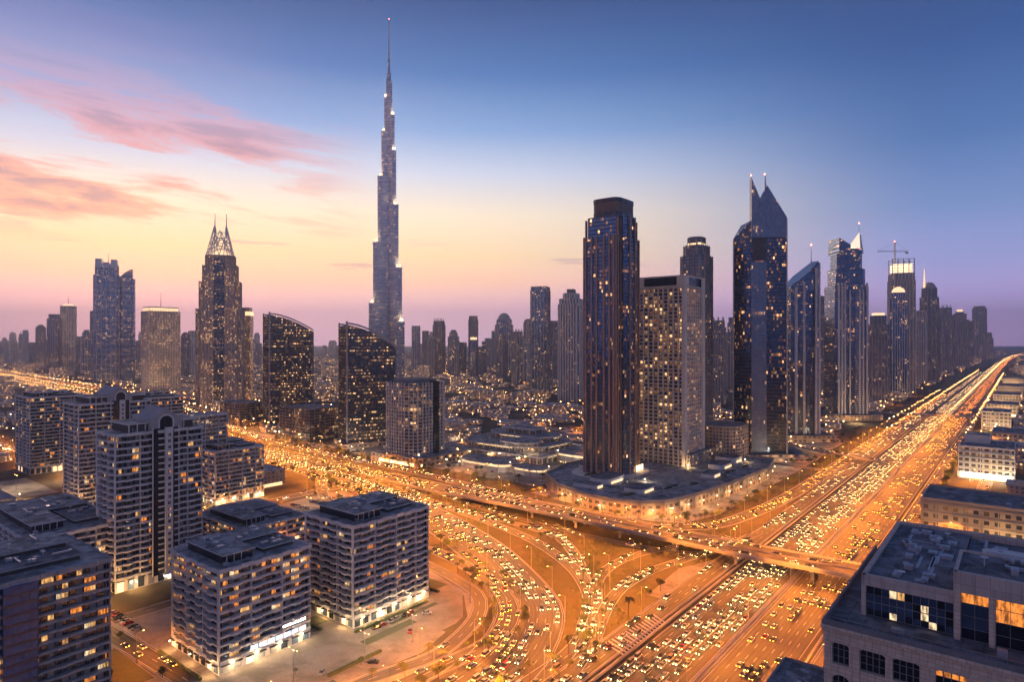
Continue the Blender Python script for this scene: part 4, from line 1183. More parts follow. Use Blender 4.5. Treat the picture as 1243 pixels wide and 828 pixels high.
part(r1, 'lit_entrance', M_glow, lambda m_: m_.box(4, 22, -20.6, -20.2, 11, 16))
for x, y in ((-12, -8), (0, -12), (12, -8), (-12, 10), (12, 10)):
    part(r1, 'warning_lamp', M_red, lambda m_: m_.cyl((x, y), 0.5, 257, 258.4, 6))
# --- white framed tower
Lr2 = 46
r2 = tower('framed_tower', 'pale tower with a white concrete grid, right of the dark striped tower', 'tower block', P(580+Lr2/2, 276), GROT,
           [(rect(Lr2, 47), 0, 182)], facade('framed_tower_glass', (0.1, 0.09, 0.09), (0.06, 0.07, 0.1), 2.6, 3.7, 0.6, 0.1, 0.24, 1.6, 0.5, 0.15, amber=0.55), (3.7, 0.9, 0.9, M_cream), (5.4, 1.3, 1.1, M_cream))
part(r2, 'crown_frame', M_cream, lambda m_: (ring(m_, rect(Lr2+3.4, 50.4), 1.6, 182, 193),))
part(r2, 'crown_glass', M_glass_d, lambda m_: (m_.box(-15, 15, -25.35, -25.25, 183.5, 191.5), m_.box(-24.9, -24.8, -17, 17, 183.5, 191.5)))
part(r2, 'corner_pier', M_cream, lambda m_: (m_.box(Lr2/2-5, Lr2/2+1.5, -25.3, -22, 0, 192), m_.box(-Lr2/2-1.8, -Lr2/2+3, -25.4, -22, 0, 186)))
roof_clutter(r2, -20, 20, -20, 20, 182, 10, random.Random(8))
part(r2, 'podium', [F_low, M_roof], lambda m_: m_.box(-23, 45, -30, 26, 0, 22, 0, 1))
r3 = tower('tower_block', 'tall grey tower with a rounded lit shoulder rising behind the white framed tower', 'tower block', P(706, 292), GROT, [(chamf(31, 28, 4), 0, 226), (chamf(27, 23, 5), 226, 238), (chamf(18, 16, 4), 238, 247)], F_resid2, (3.6, 0.4, 0.6, M_conc), (6, 0.8, 1.0, M_conc))
part(r3, 'lit_cap', M_crownlit, lambda m_: m_.prism(chamf(18.6, 16.6, 4), 239, 241.5, 0))
r11 = tower('round_block', 'low curved amber lit block between the white framed tower and the twin spiked tower', 'apartment block', P(668, 248), GROT, [(sup(52, 46, 20, 3), 0, 42)], F_resid, (3.6, 0.9, 0.9, M_sand), (6, 0.9, 0.6, M_sand))

# --- twin spiked tower
F_dark = facade('dark_faceted_facade', (0.03, 0.04, 0.06), (0.035, 0.07, 0.14), 2.0, 3.9, 0.10, 0.1, 0.26, 1.8, 0.7, 0.08, amber=0.75)
r4 = thing('spiked_tower', 'tall blue glass tower with a slanted crown and two spikes', 'skyscraper', Vector(((922-CX_)/F_*715, 715, 0)), 0)
r4.scale = (0.93, 0.93, 1.0)
pl = [(-28.5, 8), (-15, -14), (24, -20), (28.5, 0), (20, 30), (-20, 30)]
part(r4, 'curtain_wall', [F_dark, M_roof], lambda m_: m_.prism(pl, 0, 245, 0, 1))
def fl4(m_):
    z = 12
    while z < 244: m_.prism(offset(pl, 0.2), z-0.4, z, 0, None, True); z += 3.9
part(r4, 'floor_edge', M_dark, fl4)
def sheet4(m_, x0, x1, z0, z1, d, zz=None):
    y = lambda x: -14 - (x+15)*6/39
    zz = zz or z1
    p = [(x0, y(x0)-d), (x1, y(x1)-d), (x1, y(x1)+2), (x0, y(x0)+2)]
    b_ = [(*q, z0) for q in p]; t_ = [(p[0][0], p[0][1], z1), (p[1][0], p[1][1], zz), (p[2][0], p[2][1], zz), (p[3][0], p[3][1], z1)]
    for j in range(4):
        k = (j+1) % 4; L = math.dist(p[j], p[k])
        m_.face([b_[j], b_[k], t_[k], t_[j]], 0, [(0, z0), (L, z0), (L, t_[k][2]), (0, t_[j][2])])
    m_.face(t_, 0); m_.face(b_[::-1], 0)
part(r4, 'pale_panel', F_panel, lambda m_: sheet4(m_, -15, 1.5, 6, 216, 0.8))
part(r4, 'louvred_slot', M_dark, lambda m_: (sheet4(m_, -14, 1.5, 218, 248, 0.3), [sheet4(m_, -14, 1.5, 220+i*4, 221+i*4, 0.9) for i in range(7)]))
cw = [(-15, -14.5, 310), (-2, -16.5, 289), (0, -16.8, 284), (10, -18.2, 276), (24, -20, 262), (28, -2, 257)]
def crown4(m_):
    front = [(-15, -15.2), (24, -21), (28.5, 0)]
    top = [(-15, -15.2, 305), (24, -21, 262)]
    pts = [(-15, -15.2, 243), (24, -21, 243), (24, -21, 264), (2.5, -17.9, 299), (-5, -16.8, 284), (-15, -15.2, 308)]
    back = [(x, y+7, z) for x, y, z in pts]
    uv = [(x+30, z) for x, y, z in pts]
    m_.face(pts, 0, uv); m_.face(back[::-1], 0, uv[::-1])
    for j in range(len(pts)):
        k = (j+1) % len(pts); m_.face([pts[k], pts[j], back[j], back[k]], 0, [(0, pts[k][2]), (0, pts[j][2]), (7, back[j][2]), (7, back[k][2])])
    e = [(24, -21, 243), (28.5, 0, 243), (28.5, 0, 256), (24, -21, 264)]
    m_.face(e, 0, [(0, 243), (21, 243), (21, 256), (0, 262)])
    m_.face([(28.5, 0, 256), (28.5, 0, 243), (20, 30, 243), (20, 30, 250)], 0, [(0, 256), (0, 243), (20, 243), (20, 250)])
    m_.face([(24, -21, 264), (28.5, 0, 256), (20, 30, 250), (-15, -8, 285)], 0)
part(r4, 'slanted_crown', F_panel, crown4)
part(r4, 'crown_shoulder', F_dark, lambda m_: (m_.face([(-28.5, 8, 245), (-15, -14, 245), (-15, -14, 262)], 0, [(0, 245), (20, 245), (20, 262)]), m_.face([(-28.5, 8, 245), (-15, -14, 262), (-15, 20, 262), (-20, 30, 245)], 0)))
part(r4, 'spike', M_steel, lambda m_: m_.prism(rect(2.6, 5, -13.6, -11), 243, 311, 0, None, False, rect(0.8, 1.2, -14.2, -11)))
part(r4, 'spike', M_steel, lambda m_: m_.prism(rect(4.6, 4, 1.5, -14), 280, 311, 0, None, False, rect(0.9, 1.0, 1.0, -14)))
part(r4, 'silver_edge', M_steel, lambda m_: (m_.cyl((28.0, -1), 1.4, 0, 257, 8), m_.cyl((24, -20.6), 0.8, 0, 262, 8), m_.cyl((-28.3, 8), 0.9, 0, 245, 8)))
part(r4, 'podium', [F_podium, M_roof], lambda m_: m_.prism([(-44, -30), (44, -30), (52, 30), (-44, 40)], 0, 8, 0, 1))
for x, z in ((-14.2, 311), (1, 312)): part(r4, 'warning_lamp', M_red, lambda m_: m_.cyl((x, -11 if x < 0 else -13), 0.5, z, z+1.6, 6))

# --- dark tower with slanted roof and mast
def slant_tower(name, label, pos, rot, poly, zfn, mat, pm, cat='skyscraper', bands=3.8, strip_m=None, strips=()):
    root = thing(name, label, cat, pos, rot)
    mb = MB(); n = len(poly); u = 0
    for i in range(n):
        a, b = poly[i], poly[(i+1) % n]; L = math.dist(a, b)
        mb.face([(*a, 0), (*b, 0), (*b, zfn(*b)), (*a, zfn(*a))], 0, [(u, 0), (u+L, 0), (u+L, zfn(*b)), (u, zfn(*a))]); u += L
    mb.face([(*p, zfn(*p)) for p in poly], 1)
    mb.build('curtain_wall', [mat, M_steel], root)
    zmin = min(zfn(*p) for p in poly); mb = MB(); z = 10
    q = offset(poly, 0.22)
    while z < zmin - 1: mb.prism(q, z-0.4, z, 0, None, True); z += bands
    mb.build('floor_edge', pm, root)
    return root
r5 = slant_tower('slanted_tower', 'dark tower with a steep slanted roof and mast, right behind the twin spiked tower', Vector(((972-CX_)/F_*850, 850, 0)), 0,
                 [(-18, -12), (2, -20), (17, -14), (19, 10), (0, 24), (-18, 18)], lambda x, y: 201 + (x+18)*0.95, F_navy, M_dark)
part(r5, 'stone_pier', M_beige, lambda m_: (m_.box(-14, -11, -15.5, -13, 0, 200), m_.box(-5, -2.5, -19, -16, 0, 206), m_.box(10.5, 13.5, -18.5, -15, 0, 225), m_.box(16.5, 19, -15, -12, 0, 232)))
spire(r5, 12, -4, 225, 256, 0.8); spire(r5, -15, 2, 205, 214, 0.5, False)
part(r5, 'roof_screen', F_panel, lambda m_: m_.face([(-17, -12.6, 196), (2, -20.8, 196), (16, -15, 196), (16, -15, 230), (-17, -12.6, 203)], 0, [(0, 196), (20, 196), (35, 196), (35, 230), (0, 203)]))
part(r5, 'podium', [F_podium, M_roof], lambda m_: m_.prism(rect(70, 60), 0, 9, 0, 1))
# --- tower with lit wedge at its summit
r6p = Vector(((1027-CX_)/F_*1085, 1085, 0))
r6 = tower('wedge_tower', 'tall dark tower with pale ribbed corners and a lit glass wedge beside its spire', 'skyscraper', r6p, 0,
           [(chamf(56, 50, 7), 0, 222), (chamf(49, 44, 8), 222, 250), (chamf(42, 38, 8), 250, 276)], F_navy, (3.9, 0.3, 0.5, M_dark), None, parapet=0)
def wed(m_):
    for (x0, x1, z0, za, zb) in ((-21, -2, 276, 302, 290), (-2, 16, 276, 284, 284)):
        p = [(x0, -19), (x1, -19), (x1, 19), (x0, 19)]
        b_ = [(*q, z0) for q in p]; t_ = [(x0, -19, za), (x1, -19, zb), (x1, 19, zb), (x0, 19, za)]
        for j in range(4):
            k = (j+1) % 4; m_.face([b_[j], b_[k], t_[k], t_[j]], 0, [(0, z0), (18, z0), (18, zb), (0, za)])
        m_.face(t_, 1)
part(r6, 'upper_block', [F_navy, M_steel], wed)
part(r6, 'glass_wedge', emit('lit_glass_wedge', (1.0, 0.74, 0.46), 0.9, sample=False), lambda m_: (m_.face([(-4, -18, 288), (14, -18, 282), (16, -12, 312)], 0), m_.face([(14, -18, 282), (17, 12, 284), (16, -12, 312)], 0), m_.face([(-4, -18, 288), (16, -12, 312), (17, 12, 284)], 0)))
part(r6, 'blade', M_steel, lambda m_: m_.prism(rect(5, 30, 19, 0), 276, 308, 0, None, False, rect(2, 10, 18, -6)))
spire(r6, 17.6, -8, 300, 327, 0.9)
def rib6(m_):
    for x in (-26, -21, -16, -8, 8, 14, 20): m_.box(x, x+2.2, -26.6, -24.5, 0, 226 if abs(x) > 14 else 214)
    z = 12
    while z < 222:
        m_.box(-26.5, -14, -26.3, -24.8, z-0.9, z); m_.box(2, 16, -26.3, -24.8, z-0.9, z); z += 3.9
part(r6, 'stone_rib', M_beige, rib6)
part(r6, 'podium', [F_podium, M_roof], lambda m_: m_.prism(sup(104, 84, 20, 3), 0, 9, 0, 1))
# --- further row of the boulevard
def bt(name, label, px, wpx, ytop, Zd, dpt, mat, tiers, rot=R(-20), cap=None, capm=None, sp=None, cat='tower block', bands=None, fins=None, group=None, shape='chamf'):
    """tiers: (fraction of the width, fraction of the height)"""
    v = Vector(((px - CX_)/F_*Zd, Zd, 0)); Wd = wpx/F_*Zd*0.86; top = H_ - (ytop - CY_)/F_*Zd
    L = []; z0 = 0
    for k, fh in tiers:
        pl = {'chamf': chamf(Wd*k, dpt*k, Wd*0.12*k), 'rect': rect(Wd*k, dpt*k), 'round': sup(Wd*k, dpt*k, 16, 2.2), 'notch': notch(Wd*k, dpt*k, Wd*0.12*k)}[shape]
        L.append((pl, z0, top*fh)); z0 = top*fh
    root = tower(name, label, cat, v, rot, L, mat, bands, fins, group, parapet=1.5)
    k, _ = tiers[-1]
    if cap == 'dome':
        def dm(m_):
            prev = (sup(Wd*k*0.95, dpt*k*0.95, 12, 2), top)
            for i in range(1, 5):
                a_ = i*math.pi/8*0.98; cu_ = (sup(Wd*k*0.95*math.cos(a_), dpt*k*0.95*math.cos(a_), 12, 2), top + Wd*k*0.5*math.sin(a_))
                m_.prism(prev[0], prev[1], cu_[1], 0, None, False, cu_[0]); prev = cu_
        part(root, 'dome', capm or M_conc, dm)
    elif cap == 'pyramid':
        part(root, 'pyramid_roof', capm or M_conc, lambda m_: m_.prism(rect(Wd*k*0.9, dpt*k*0.9), top, top + Wd*k*0.6, 0, None, False, rect(1, 1)))
    elif cap == 'lit':
        part(root, 'lit_crown', M_crownlit, lambda m_: m_.prism(rect(Wd*k*0.8, dpt*k*0.8), top+1.5, top+Zd*0.0035+2, 0))
    elif cap == 'box':
        part(root, 'roof_plant', M_conc_d, lambda m_: m_.prism(rect(Wd*k*0.55, dpt*k*0.6), top, top + Wd*0.22, 0))
    elif cap == 'frame':
        part(root, 'roof_frame', M_conc, lambda m_: [m_.box(x*Wd*k*0.42-1, x*Wd*k*0.42+1, y*dpt*k*0.42-1, y*dpt*k*0.42+1, top, top+Wd*0.3) for x in (-1, 0, 1) for y in (-1, 1)])
    if sp: spire(root, 0, 0, top, top + sp, Zd*0.0008)
    return root
bands_l = (3.8, 0.4, 0.7, M_conc)
bt('tower_block', 'mid height tower with a small stepped cap right of the lit wedge tower', 1066, 24, 384, 1360, 38, F_resid2, [(1, 0.9), (0.72, 1.0)], cap='lit', bands=bands_l, fins=(6, 1, 1.4, M_conc))
r8 = bt('crane_topped_tower', 'tall tower with a floodlit unfinished crown under a crane', 1094, 29, 333, 1640, 56, F_resid, [(1, 0.94), (0.94, 1.0)], bands=bands_l, fins=(7, 1.2, 1.6, M_beige))
top8 = H_ - (333-CY_)/F_*1640; W8 = 29/F_*1640*0.86
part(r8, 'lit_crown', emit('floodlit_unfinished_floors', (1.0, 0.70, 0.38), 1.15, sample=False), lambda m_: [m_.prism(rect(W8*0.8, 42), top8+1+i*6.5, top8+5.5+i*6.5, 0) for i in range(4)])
part(r8, 'roof_frame', M_conc, lambda m_: ([m_.box(x*W8*0.46-0.8, x*W8*0.46+0.8, y*24-0.8, y*24+0.8, top8, top8+38) for x in (-1, -0.5, 0, 0.5, 1) for y in (-1, 1)], [m_.box(-W8*0.46, W8*0.46, y*24-0.5, y*24+0.5, top8+z-1, top8+z) for z in (7, 14, 21, 28, 37) for y in (-1, 1)]))
r8b = bt('tower_block', 'slightly lower dark tower with an amber lit arch, standing before the crane topped tower', 1090.5, 23, 356, 1560, 30, F_navy, [(1, 0.95), (0.8, 1.0)], fins=(5, 1.0, 1.4, M_beige), cap='dome', capm=M_crownlit)
cb = Vector(((1086-CX_)/F_*1640, 1640, top8+28)); crn = thing('tower_crane', 'thin tower crane standing on the unfinished floodlit tower', 'crane', cb)
part(crn, 'mast', M_steel, lambda m_: ([m_.bar((x, y, -20), (x, y, 55), 0.5, 0, 4) for x in (-1.2, 1.2) for y in (-1.2, 1.2)], [m_.bar((-1.2, -1.2, -20+i*5), (1.2, -1.2, -15+i*5), 0.3, 0, 3) for i in range(15)]))
part(crn, 'jib', M_steel, lambda m_: (m_.bar((-44, 0, 30), (34, 0, 30), 0.7, 0, 4), m_.bar((-44, 0, 32.5), (34, 0, 32.5), 0.5, 0, 4), m_.bar((0, 0, 55), (34, 0, 32.5), 0.25, 0, 3), m_.bar((0, 0, 55), (-40, 0, 32.5), 0.25, 0, 3), [m_.bar((-44+i*4, 0, 30), (-42+i*4, 0, 32.5), 0.25, 0, 3) for i in range(19)]))
part(crn, 'counterweight', M_conc, lambda m_: m_.box(28, 34, -1.5, 1.5, 25, 30))
part(crn, 'warning_lamp', M_red, lambda m_: m_.cyl((0, 0), 1.2, 55, 57, 6))
r9 = bt('domed_tower', 'tall tower with a pointed dome and a lit needle, right of the crane topped tower', 1128, 24, 350, 2060, 60, F_resid2, [(1, 0.76), (0.9, 0.9), (0.72, 1.0)], cap='dome', fins=(8, 1.5, 2, M_conc), shape='round')
part(r9, 'lit_needle', M_crownlit, lambda m_: m_.cyl((-16, -10), 3.5, 300, 362, 6, 0, 0.5))
bt('tower_block', 'ribbed lower tower attached before the domed tower', 1116, 14, 378, 1960, 40, F_resid, [(1, 0.94), (0.9, 1.0)], fins=(6, 1.5, 2, M_beige))
bt('tower_block', 'fifth grey tower from the right in the boulevard row, with a crown of small lamps', 1147, 15, 374, 2700, 60, F_resid2, [(1, 0.88), (0.8, 1.0)], cap='frame', fins=(9, 2, 2.4, M_conc))
bt('tower_block', 'fourth grey tower from the right in the boulevard row, stepped with a lit top', 1165, 18, 379, 3050, 60, F_resid2, [(1, 0.86), (0.7, 0.97), (0.4, 1.0)], cap='lit', fins=(9, 2, 2.4, M_conc))
bt('tower_block', 'third grey tower from the right in the boulevard row, low and narrow', 1177, 8, 390, 3500, 40, F_far, [(1, 1.0)])
bt('tower_block', 'tall rounded tower second from the right in the boulevard row', 1189, 16, 372, 4300, 80, F_far, [(1, 0.96), (0.8, 1.0)], shape='round', fins=(14, 2, 3, M_conc))
bt('tower_block', 'small hazy tower at the right end of the boulevard row', 1200, 9, 404, 4700, 60, F_far, [(1, 0.8), (0.7, 1.0)])
bt('tower_block', 'pale tower half hidden between the slanted roof tower and the lit wedge tower', 999, 13, 362, 1500, 40, F_resid2, [(1, 0.96), (0.9, 1.0)], bands=bands_l, cap='box')
bt('tower_block', 'thin tower peeping out just right of the lit wedge tower', 1050, 6, 376, 1700, 20, F_beige, [(1, 1.0)])
bt('tower_block', 'low dark tower behind the stepped cap tower', 1051, 9, 401, 1500, 20, F_navy, [(1, 1.0)])
bt('tower_block', 'grey residential tower with a lit top seen left of the twin spiked tower', 872, 19, 390, 1330, 40, F_resid2, [(1, 0.92), (0.8, 1.0)], cap='frame', bands=bands_l, fins=(6, 1.2, 1.6, M_conc))
bt('tower_block', 'pointed hazy tower close left of the twin spiked tower', 887, 10, 386, 1700, 30, F_resid2, [(1, 0.8), (0.75, 0.93), (0.45, 1.0)], fins=(7, 1.2, 1.6, M_conc))
bt('tower_block', 'thin pointed tower between the dark striped tower and the white framed tower', 778, 8, 386, 1500, 24, F_far, [(1, 0.92), (0.6, 1.0)], fins=(6, 1, 1.5, M_conc))
bt('tower_block', 'low grey tower squeezed behind the thin pointed one, beside the white framed tower', 782, 6, 402, 1400, 22, F_resid2, [(1, 1.0)])
# centre
c1 = bt('slab_tower', 'wide blue tower with bright lit floors, tallest between the supertall and the dark striped tower', 656, 23, 349, 1540, 40, F_blue, [(1, 0.97), (0.94, 1.0)], fins=(8, 1, 1.4, M_conc))
c2 = bt('ribbed_tower', 'ribbed residential tower with stepped shoulders close left of the dark striped tower', 693.5, 30, 357, 1400, 50, F_resid2, [(1, 0.9), (0.9, 0.95), (0.6, 1.0)], bands=(3.8, 0.3, 0.5, M_conc), fins=(6, 1.8, 2.2, M_beige), shape='notch', cap='box')
sky_c = [(505, 10, 396, 2700, 'flat', 'hazy flat topped tower just right of the supertall tower'), (516.5, 7, 402, 2900, 'flat', 'short hazy tower second right of the supertall tower'),
 (523, 10, 409, 2400, 'step', 'low stepped tower left of the lamp crowned one'), (533, 14, 390, 2450, 'frame', 'tower crowned with four small lamps, right of the supertall'),
 (550.5, 14, 401, 2400, 'step', 'stepped tower with a narrow top left of the floodlit faced one'), (562, 8, 416, 2450, 'flat', 'low dark tower beside the stepped tower'),
 (574.5, 13, 384, 3000, 'round', 'tall rounded hazy tower with a red lamp above the crossroads'), (575, 10, 413, 2300, 'lit', 'lower tower with a bright lit face in front of the rounded one'),
 (588, 6, 415, 2500, 'flat', 'narrow low tower right of the rounded hazy tower'), (594, 10, 411, 3000, 'flat', 'pale hazy slab with a flat top mid skyline'),
 (612, 22, 388, 2600, 'dome', 'broad domed tower with roof lamps mid skyline'), (609, 12, 406, 2100, 'step', 'darker stepped tower before the broad domed tower'),
 (628, 12, 403, 1850, 'frame', 'narrow dark tower with a lit roof frame mid skyline'), (641, 10, 389, 2400, 'box', 'dark flat tower with a roof box left of the wide blue tower'),
 (637, 10, 416, 2000, 'flat', 'short grey tower in front of the flat dark one'), (673, 12, 390, 2200, 'round', 'rounded hazy tower right behind the wide blue tower'),
 (667, 7, 412, 1800, 'flat', 'short tower in the gap right of the wide blue tower'), (600, 7, 402, 3300, 'flat', 'faint tower behind the broad domed tower'),
 (583, 5, 422, 2300, 'flat', 'squat block in the centre of the skyline')]
sky_l = [(4, 9, 415, 3400, 'flat', 'hazy tower at the left picture edge'), (17, 8, 412, 3600, 'step', 'hazy stepped tower second from the left edge'), (31, 8, 401, 3500, 'round', 'hazy rounded tower third from the left edge'),
 (40, 7, 416, 3300, 'flat', 'low hazy tower fourth from the left edge'), (49.5, 10, 396, 3200, 'box', 'hazy dark tower with a roof box left of the slim pair'), (57, 5, 412, 3000, 'flat', 'narrow hazy tower touching the slim pair'),
 (97, 9, 409, 2700, 'flat', 'low hazy tower just right of the white capped tower'), (105, 13, 401, 2600, 'step', 'stepped hazy tower left of the joined blue towers'), (114, 7, 378, 2250, 'flat', 'narrow dark tower clinging to the left of the joined blue towers'),
 (225, 9, 405, 2300, 'box', 'dark hazy tower right of the flat lit crown tower'), (235, 11, 402, 2500, 'flat', 'hazy tower directly left of the lattice crowned tower'), (243, 8, 408, 2900, 'flat', 'faint slab behind the lattice crowned tower'),
 (168, 8, 414, 2700, 'flat', 'low hazy tower between the joined blue towers and the flat lit crown tower'), (306, 9, 412, 3400, 'flat', 'faint low tower right of the lattice crowned tower'), (314, 6, 417, 3300, 'flat', 'faint squat tower left of the curved roof office')]
sky_r = [(1033, 8, 400, 2200, 'flat', 'low hazy tower behind the lit wedge tower'), (1071, 8, 398, 2600, 'flat', 'hazy tower hidden behind the stepped cap tower'), (1155, 6, 398, 3300, 'flat', 'faint slab within the boulevard row'), (985, 8, 386, 1900, 'flat', 'hazy tower behind the slanted roof tower')]
for i, (px, wp, yt, Zd, st, lb) in enumerate(sky_c + sky_l + sky_r):
    rr = random.Random(i+11)
    tiers = {'flat': [(1, 1)], 'step': [(1, 0.86), (0.7, 0.95), (0.45, 1.0)], 'frame': [(1, 0.93), (0.86, 1)], 'round': [(1, 0.93), (0.85, 1.0)], 'dome': [(1, 0.9), (0.85, 1.0)], 'lit': [(1, 1)], 'box': [(1, 0.96), (0.8, 1)]}[st]
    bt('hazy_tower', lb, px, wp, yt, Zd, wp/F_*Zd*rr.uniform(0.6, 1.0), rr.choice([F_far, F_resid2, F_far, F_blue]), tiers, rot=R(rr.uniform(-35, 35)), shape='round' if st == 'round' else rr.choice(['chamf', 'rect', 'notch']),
       cap={'frame': 'frame', 'dome': 'dome', 'lit': 'lit', 'box': 'box', 'round': None, 'flat': None, 'step': None}[st], fins=(9, 1.5, 2.2, rr.choice([M_conc, M_conc_d, M_beige])), group='hazy towers of the distant skyline')
# the faint far row
rr = random.Random(99); taken = [(450, 495)]
for i in range(95):
    px = rr.uniform(-10, 1215); Zd = rr.uniform(3800, 6800)
    if 1100 < px: continue
    yt = 414 - abs(rr.gauss(0, 1))*7 + 6 if rr.random() < 0.75 else 414 - rr.uniform(6, 20)
    wp = rr.uniform(4, 9)
    v = Vector(((px - CX_)/F_*Zd, Zd, 0)); top = max(35, H_ - (yt - CY_)/F_*Zd); Wd = wp/F_*Zd
    mb = MB(); pl_ = rr.choice([rect, lambda a, b: chamf(a, b, a*0.15), lambda a, b: sup(a, b, 12, 2.4)])
    mb.prism(pl_(Wd, Wd*0.8), 0, top*0.9, 0, 1); mb.prism(pl_(Wd*0.75, Wd*0.6), top*0.9, top, 0, 1)
    if rr.random() < 0.3: mb.cyl((0, 0), 2.5, top, top*1.12, 5, 1, 0.6)
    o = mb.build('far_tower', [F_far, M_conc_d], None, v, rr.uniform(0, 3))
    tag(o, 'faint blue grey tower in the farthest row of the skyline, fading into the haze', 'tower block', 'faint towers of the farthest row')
# ------------------------------------------------------------------ low buildings
def mall():
    root = thing('shopping_centre', 'large pale terraced building with curving lit decks, right of the gridded tower', 'shopping centre', P(600, 470), GROT)
    decks = [(rect(112, 150), 0, 6), (chamf(96, 120, 22, 6, 2), 6.8, 11.5), (chamf(44, 96, 14, 22, 4), 12.3, 17), (chamf(38, 50, 12, -24, -24), 12.3, 16), (rect(26, 44, 26, 8), 17.8, 23)]
    for i, (p, a, b_) in enumerate(decks):
        part(root, 'storey', [F_low, M_roof2], lambda m_: m_.prism(offset(p, -2.5), a, b_, 0, 1))
        part(root, 'deck', [M_beige, M_roof2], lambda m_: m_.prism(p, b_, b_+0.8, 0, 1, True))
        part(root, 'deck_parapet', M_beige, lambda m_: ring(m_, p, 0.4, b_+0.8, b_+1.9))
        n = len(p)
        for j in range(n):
            u, v = Vector(p[j]), Vector(p[(j+1) % n]); L = (v-u).length; k = max(1, int(L/9)); nn = Vector((v-u)).normalized()
            if i < 3 and j % 2 == 0: part(root, 'lit_soffit', M_glow_dim, lambda m_: m_.obox((((u+v)/2).x + nn.y*-2.3, ((u+v)/2).y + nn.x*2.3), math.atan2(nn.y, nn.x), L*0.7, 0.15, b_-1.2, b_-0.5))
            for q in range(k):
                c = u + (v-u)*((q+0.5)/k); part(root, 'column', M_white, lambda m_: m_.obox((c.x - nn.y*0.7, c.y + nn.x*0.7), math.atan2(nn.y, nn.x), 0.9, 0.9, a-0.05, b_))
    roof_clutter(root, 14, 38, -12, 26, 23.8, 10, random.Random(3)); roof_clutter(root, -40, -8, -40, -4, 16.8, 8, random.Random(4))
    roof_clutter(root, -44, 10, 20, 52, 12.3, 14, random.Random(6)); roof_clutter(root, -50, 50, -70, -60, 6.8, 8, random.Random(7))
    return root
mall()
def low(label, s, w, Ls, Lw, h, mat=None, name='low_building', cat='building', rot=GROT, group=None, rm=None, clut=0, band=True):
    root = thing(name, label, cat, P(s, w), rot, group)
    part(root, 'wall', [mat or F_low, rm or M_roof2], lambda m_: m_.prism(rect(Ls, Lw), 0, h, 0, 1))
    if band: part(root, 'parapet', M_conc, lambda m_: ring(m_, rect(Ls+0.6, Lw+0.6), 0.5, h-0.5, h+1.0))
    if clut: roof_clutter(root, -Ls/2+1, Ls/2-1, -Lw/2+1, Lw/2-1, h, clut, random.Random(int(s*3+w)))
    return root
# open canopies with light under them around the shopping centre
def canopy(label, s, w, Ls, Lw, h, rot=GROT):
    root = thing('canopy_hall', label, 'hall', P(s, w), rot)
    pl_ = sup(Ls, Lw, 20, 3)
    part(root, 'roof', [M_white, M_roof2], lambda m_: m_.prism(pl_, h, h+0.9, 0, 1, True))
    part(root, 'lit_glazing', M_glow_dim, lambda m_: m_.prism(offset(pl_, -3), h-2.2, h-0.4, 0))
    part(root, 'wall', [M_beige, M_roof], lambda m_: m_.prism(offset(pl_, -3.2), 0, h, 0, 1))
    for k in range(0, 20, 2):
        q = offset(pl_, -1)[k]; part(root, 'column', M_white, lambda m_: m_.cyl(q, 0.4, 0, h, 6))
canopy('curved low hall with white glowing glazing between the gridded tower and the terraced building', 505, 428, 46, 70, 8)
canopy('oval hall with white glowing glazing left of the dark striped tower', 590, 372, 40, 60, 9)
canopy('small glowing hall in the parking area in front of the terraced building', 500, 375, 22, 40, 7)
low('dark flat roofed hall behind the podium tower', 690, 430, 70, 90, 9, clut=8)

# right-hand side along the wide highway
m_w = facade('white_office_facade', (0.55, 0.5, 0.42), (0.05, 0.05, 0.07), 5.0, 5.2, 0.3, 0.35, 0.5, 1.2, 0.3, amber=0.5)
w1 = midrise('white_block', 'white five storey block with a glowing white ground floor, right of the wide highway', 742, 6, 62, 42, 30, m_w, M_white, bsp=5.2)
part(w1, 'lit_ground_floor', emit('glowing_ground_floor', (1.0, 0.82, 0.55), 2.6, sample=False), lambda m_: (m_.box(-31.7, -31.5, -20, 20, 1.5, 6.5), m_.box(-30, 30, 21.5, 21.7, 1.5, 6.5)))
part(w1, 'roof_pavilion', [M_white, M_roof2], lambda m_: m_.box(2, 26, -2, 18, 30, 38, 0, 1))
w2 = midrise('sandstone_block', 'long sandstone block with square windows behind the grey roofed corner building', 505, -78, 48, 131, 25, facade('sandstone_block_facade', (0.45, 0.34, 0.25), (0.05, 0.05, 0.06), 5.4, 5.8, 0.3, 0.5, 0.55, 1.6, 0.3, amber=0.5), M_sand, bsp=5.8)
w3 = midrise('white_block', 'white block with dark window bands further along the right side of the wide highway', 1170, 14, 60, 34, 26, m_w, M_white, bsp=5.2)
for i, (s, w, Ls, Lw, h, lb) in enumerate([(1000, -10, 60, 40, 16, 'low pale block between the two white blocks on the right'), (1390, 6, 80, 44, 20, 'pale low block, third along the right side of the wide highway'),
        (1620, 4, 90, 44, 22, 'pale low block, fourth along the right side of the wide highway'), (1900, 0, 120, 48, 24, 'long pale block, fifth along the right side of the wide highway'), (2300, -4, 140, 50, 24, 'long pale block, sixth along the right side of the wide highway'),
        (880, -70, 80, 60, 10, 'flat shed right of the glowing white block'), (660, -90, 60, 70, 8, 'flat shed between the sandstone block and the glowing white block')]):
    r_ = low(lb, s+Ls/2, w+Lw/2, Ls, Lw, h, m_w, clut=6, rm=M_roof)
    part(r_, 'lit_frontage', M_glow, lambda m_: m_.box(-Ls/2-0.3, -Ls/2-0.1, -Lw*0.45, Lw*0.45, 1, 4))

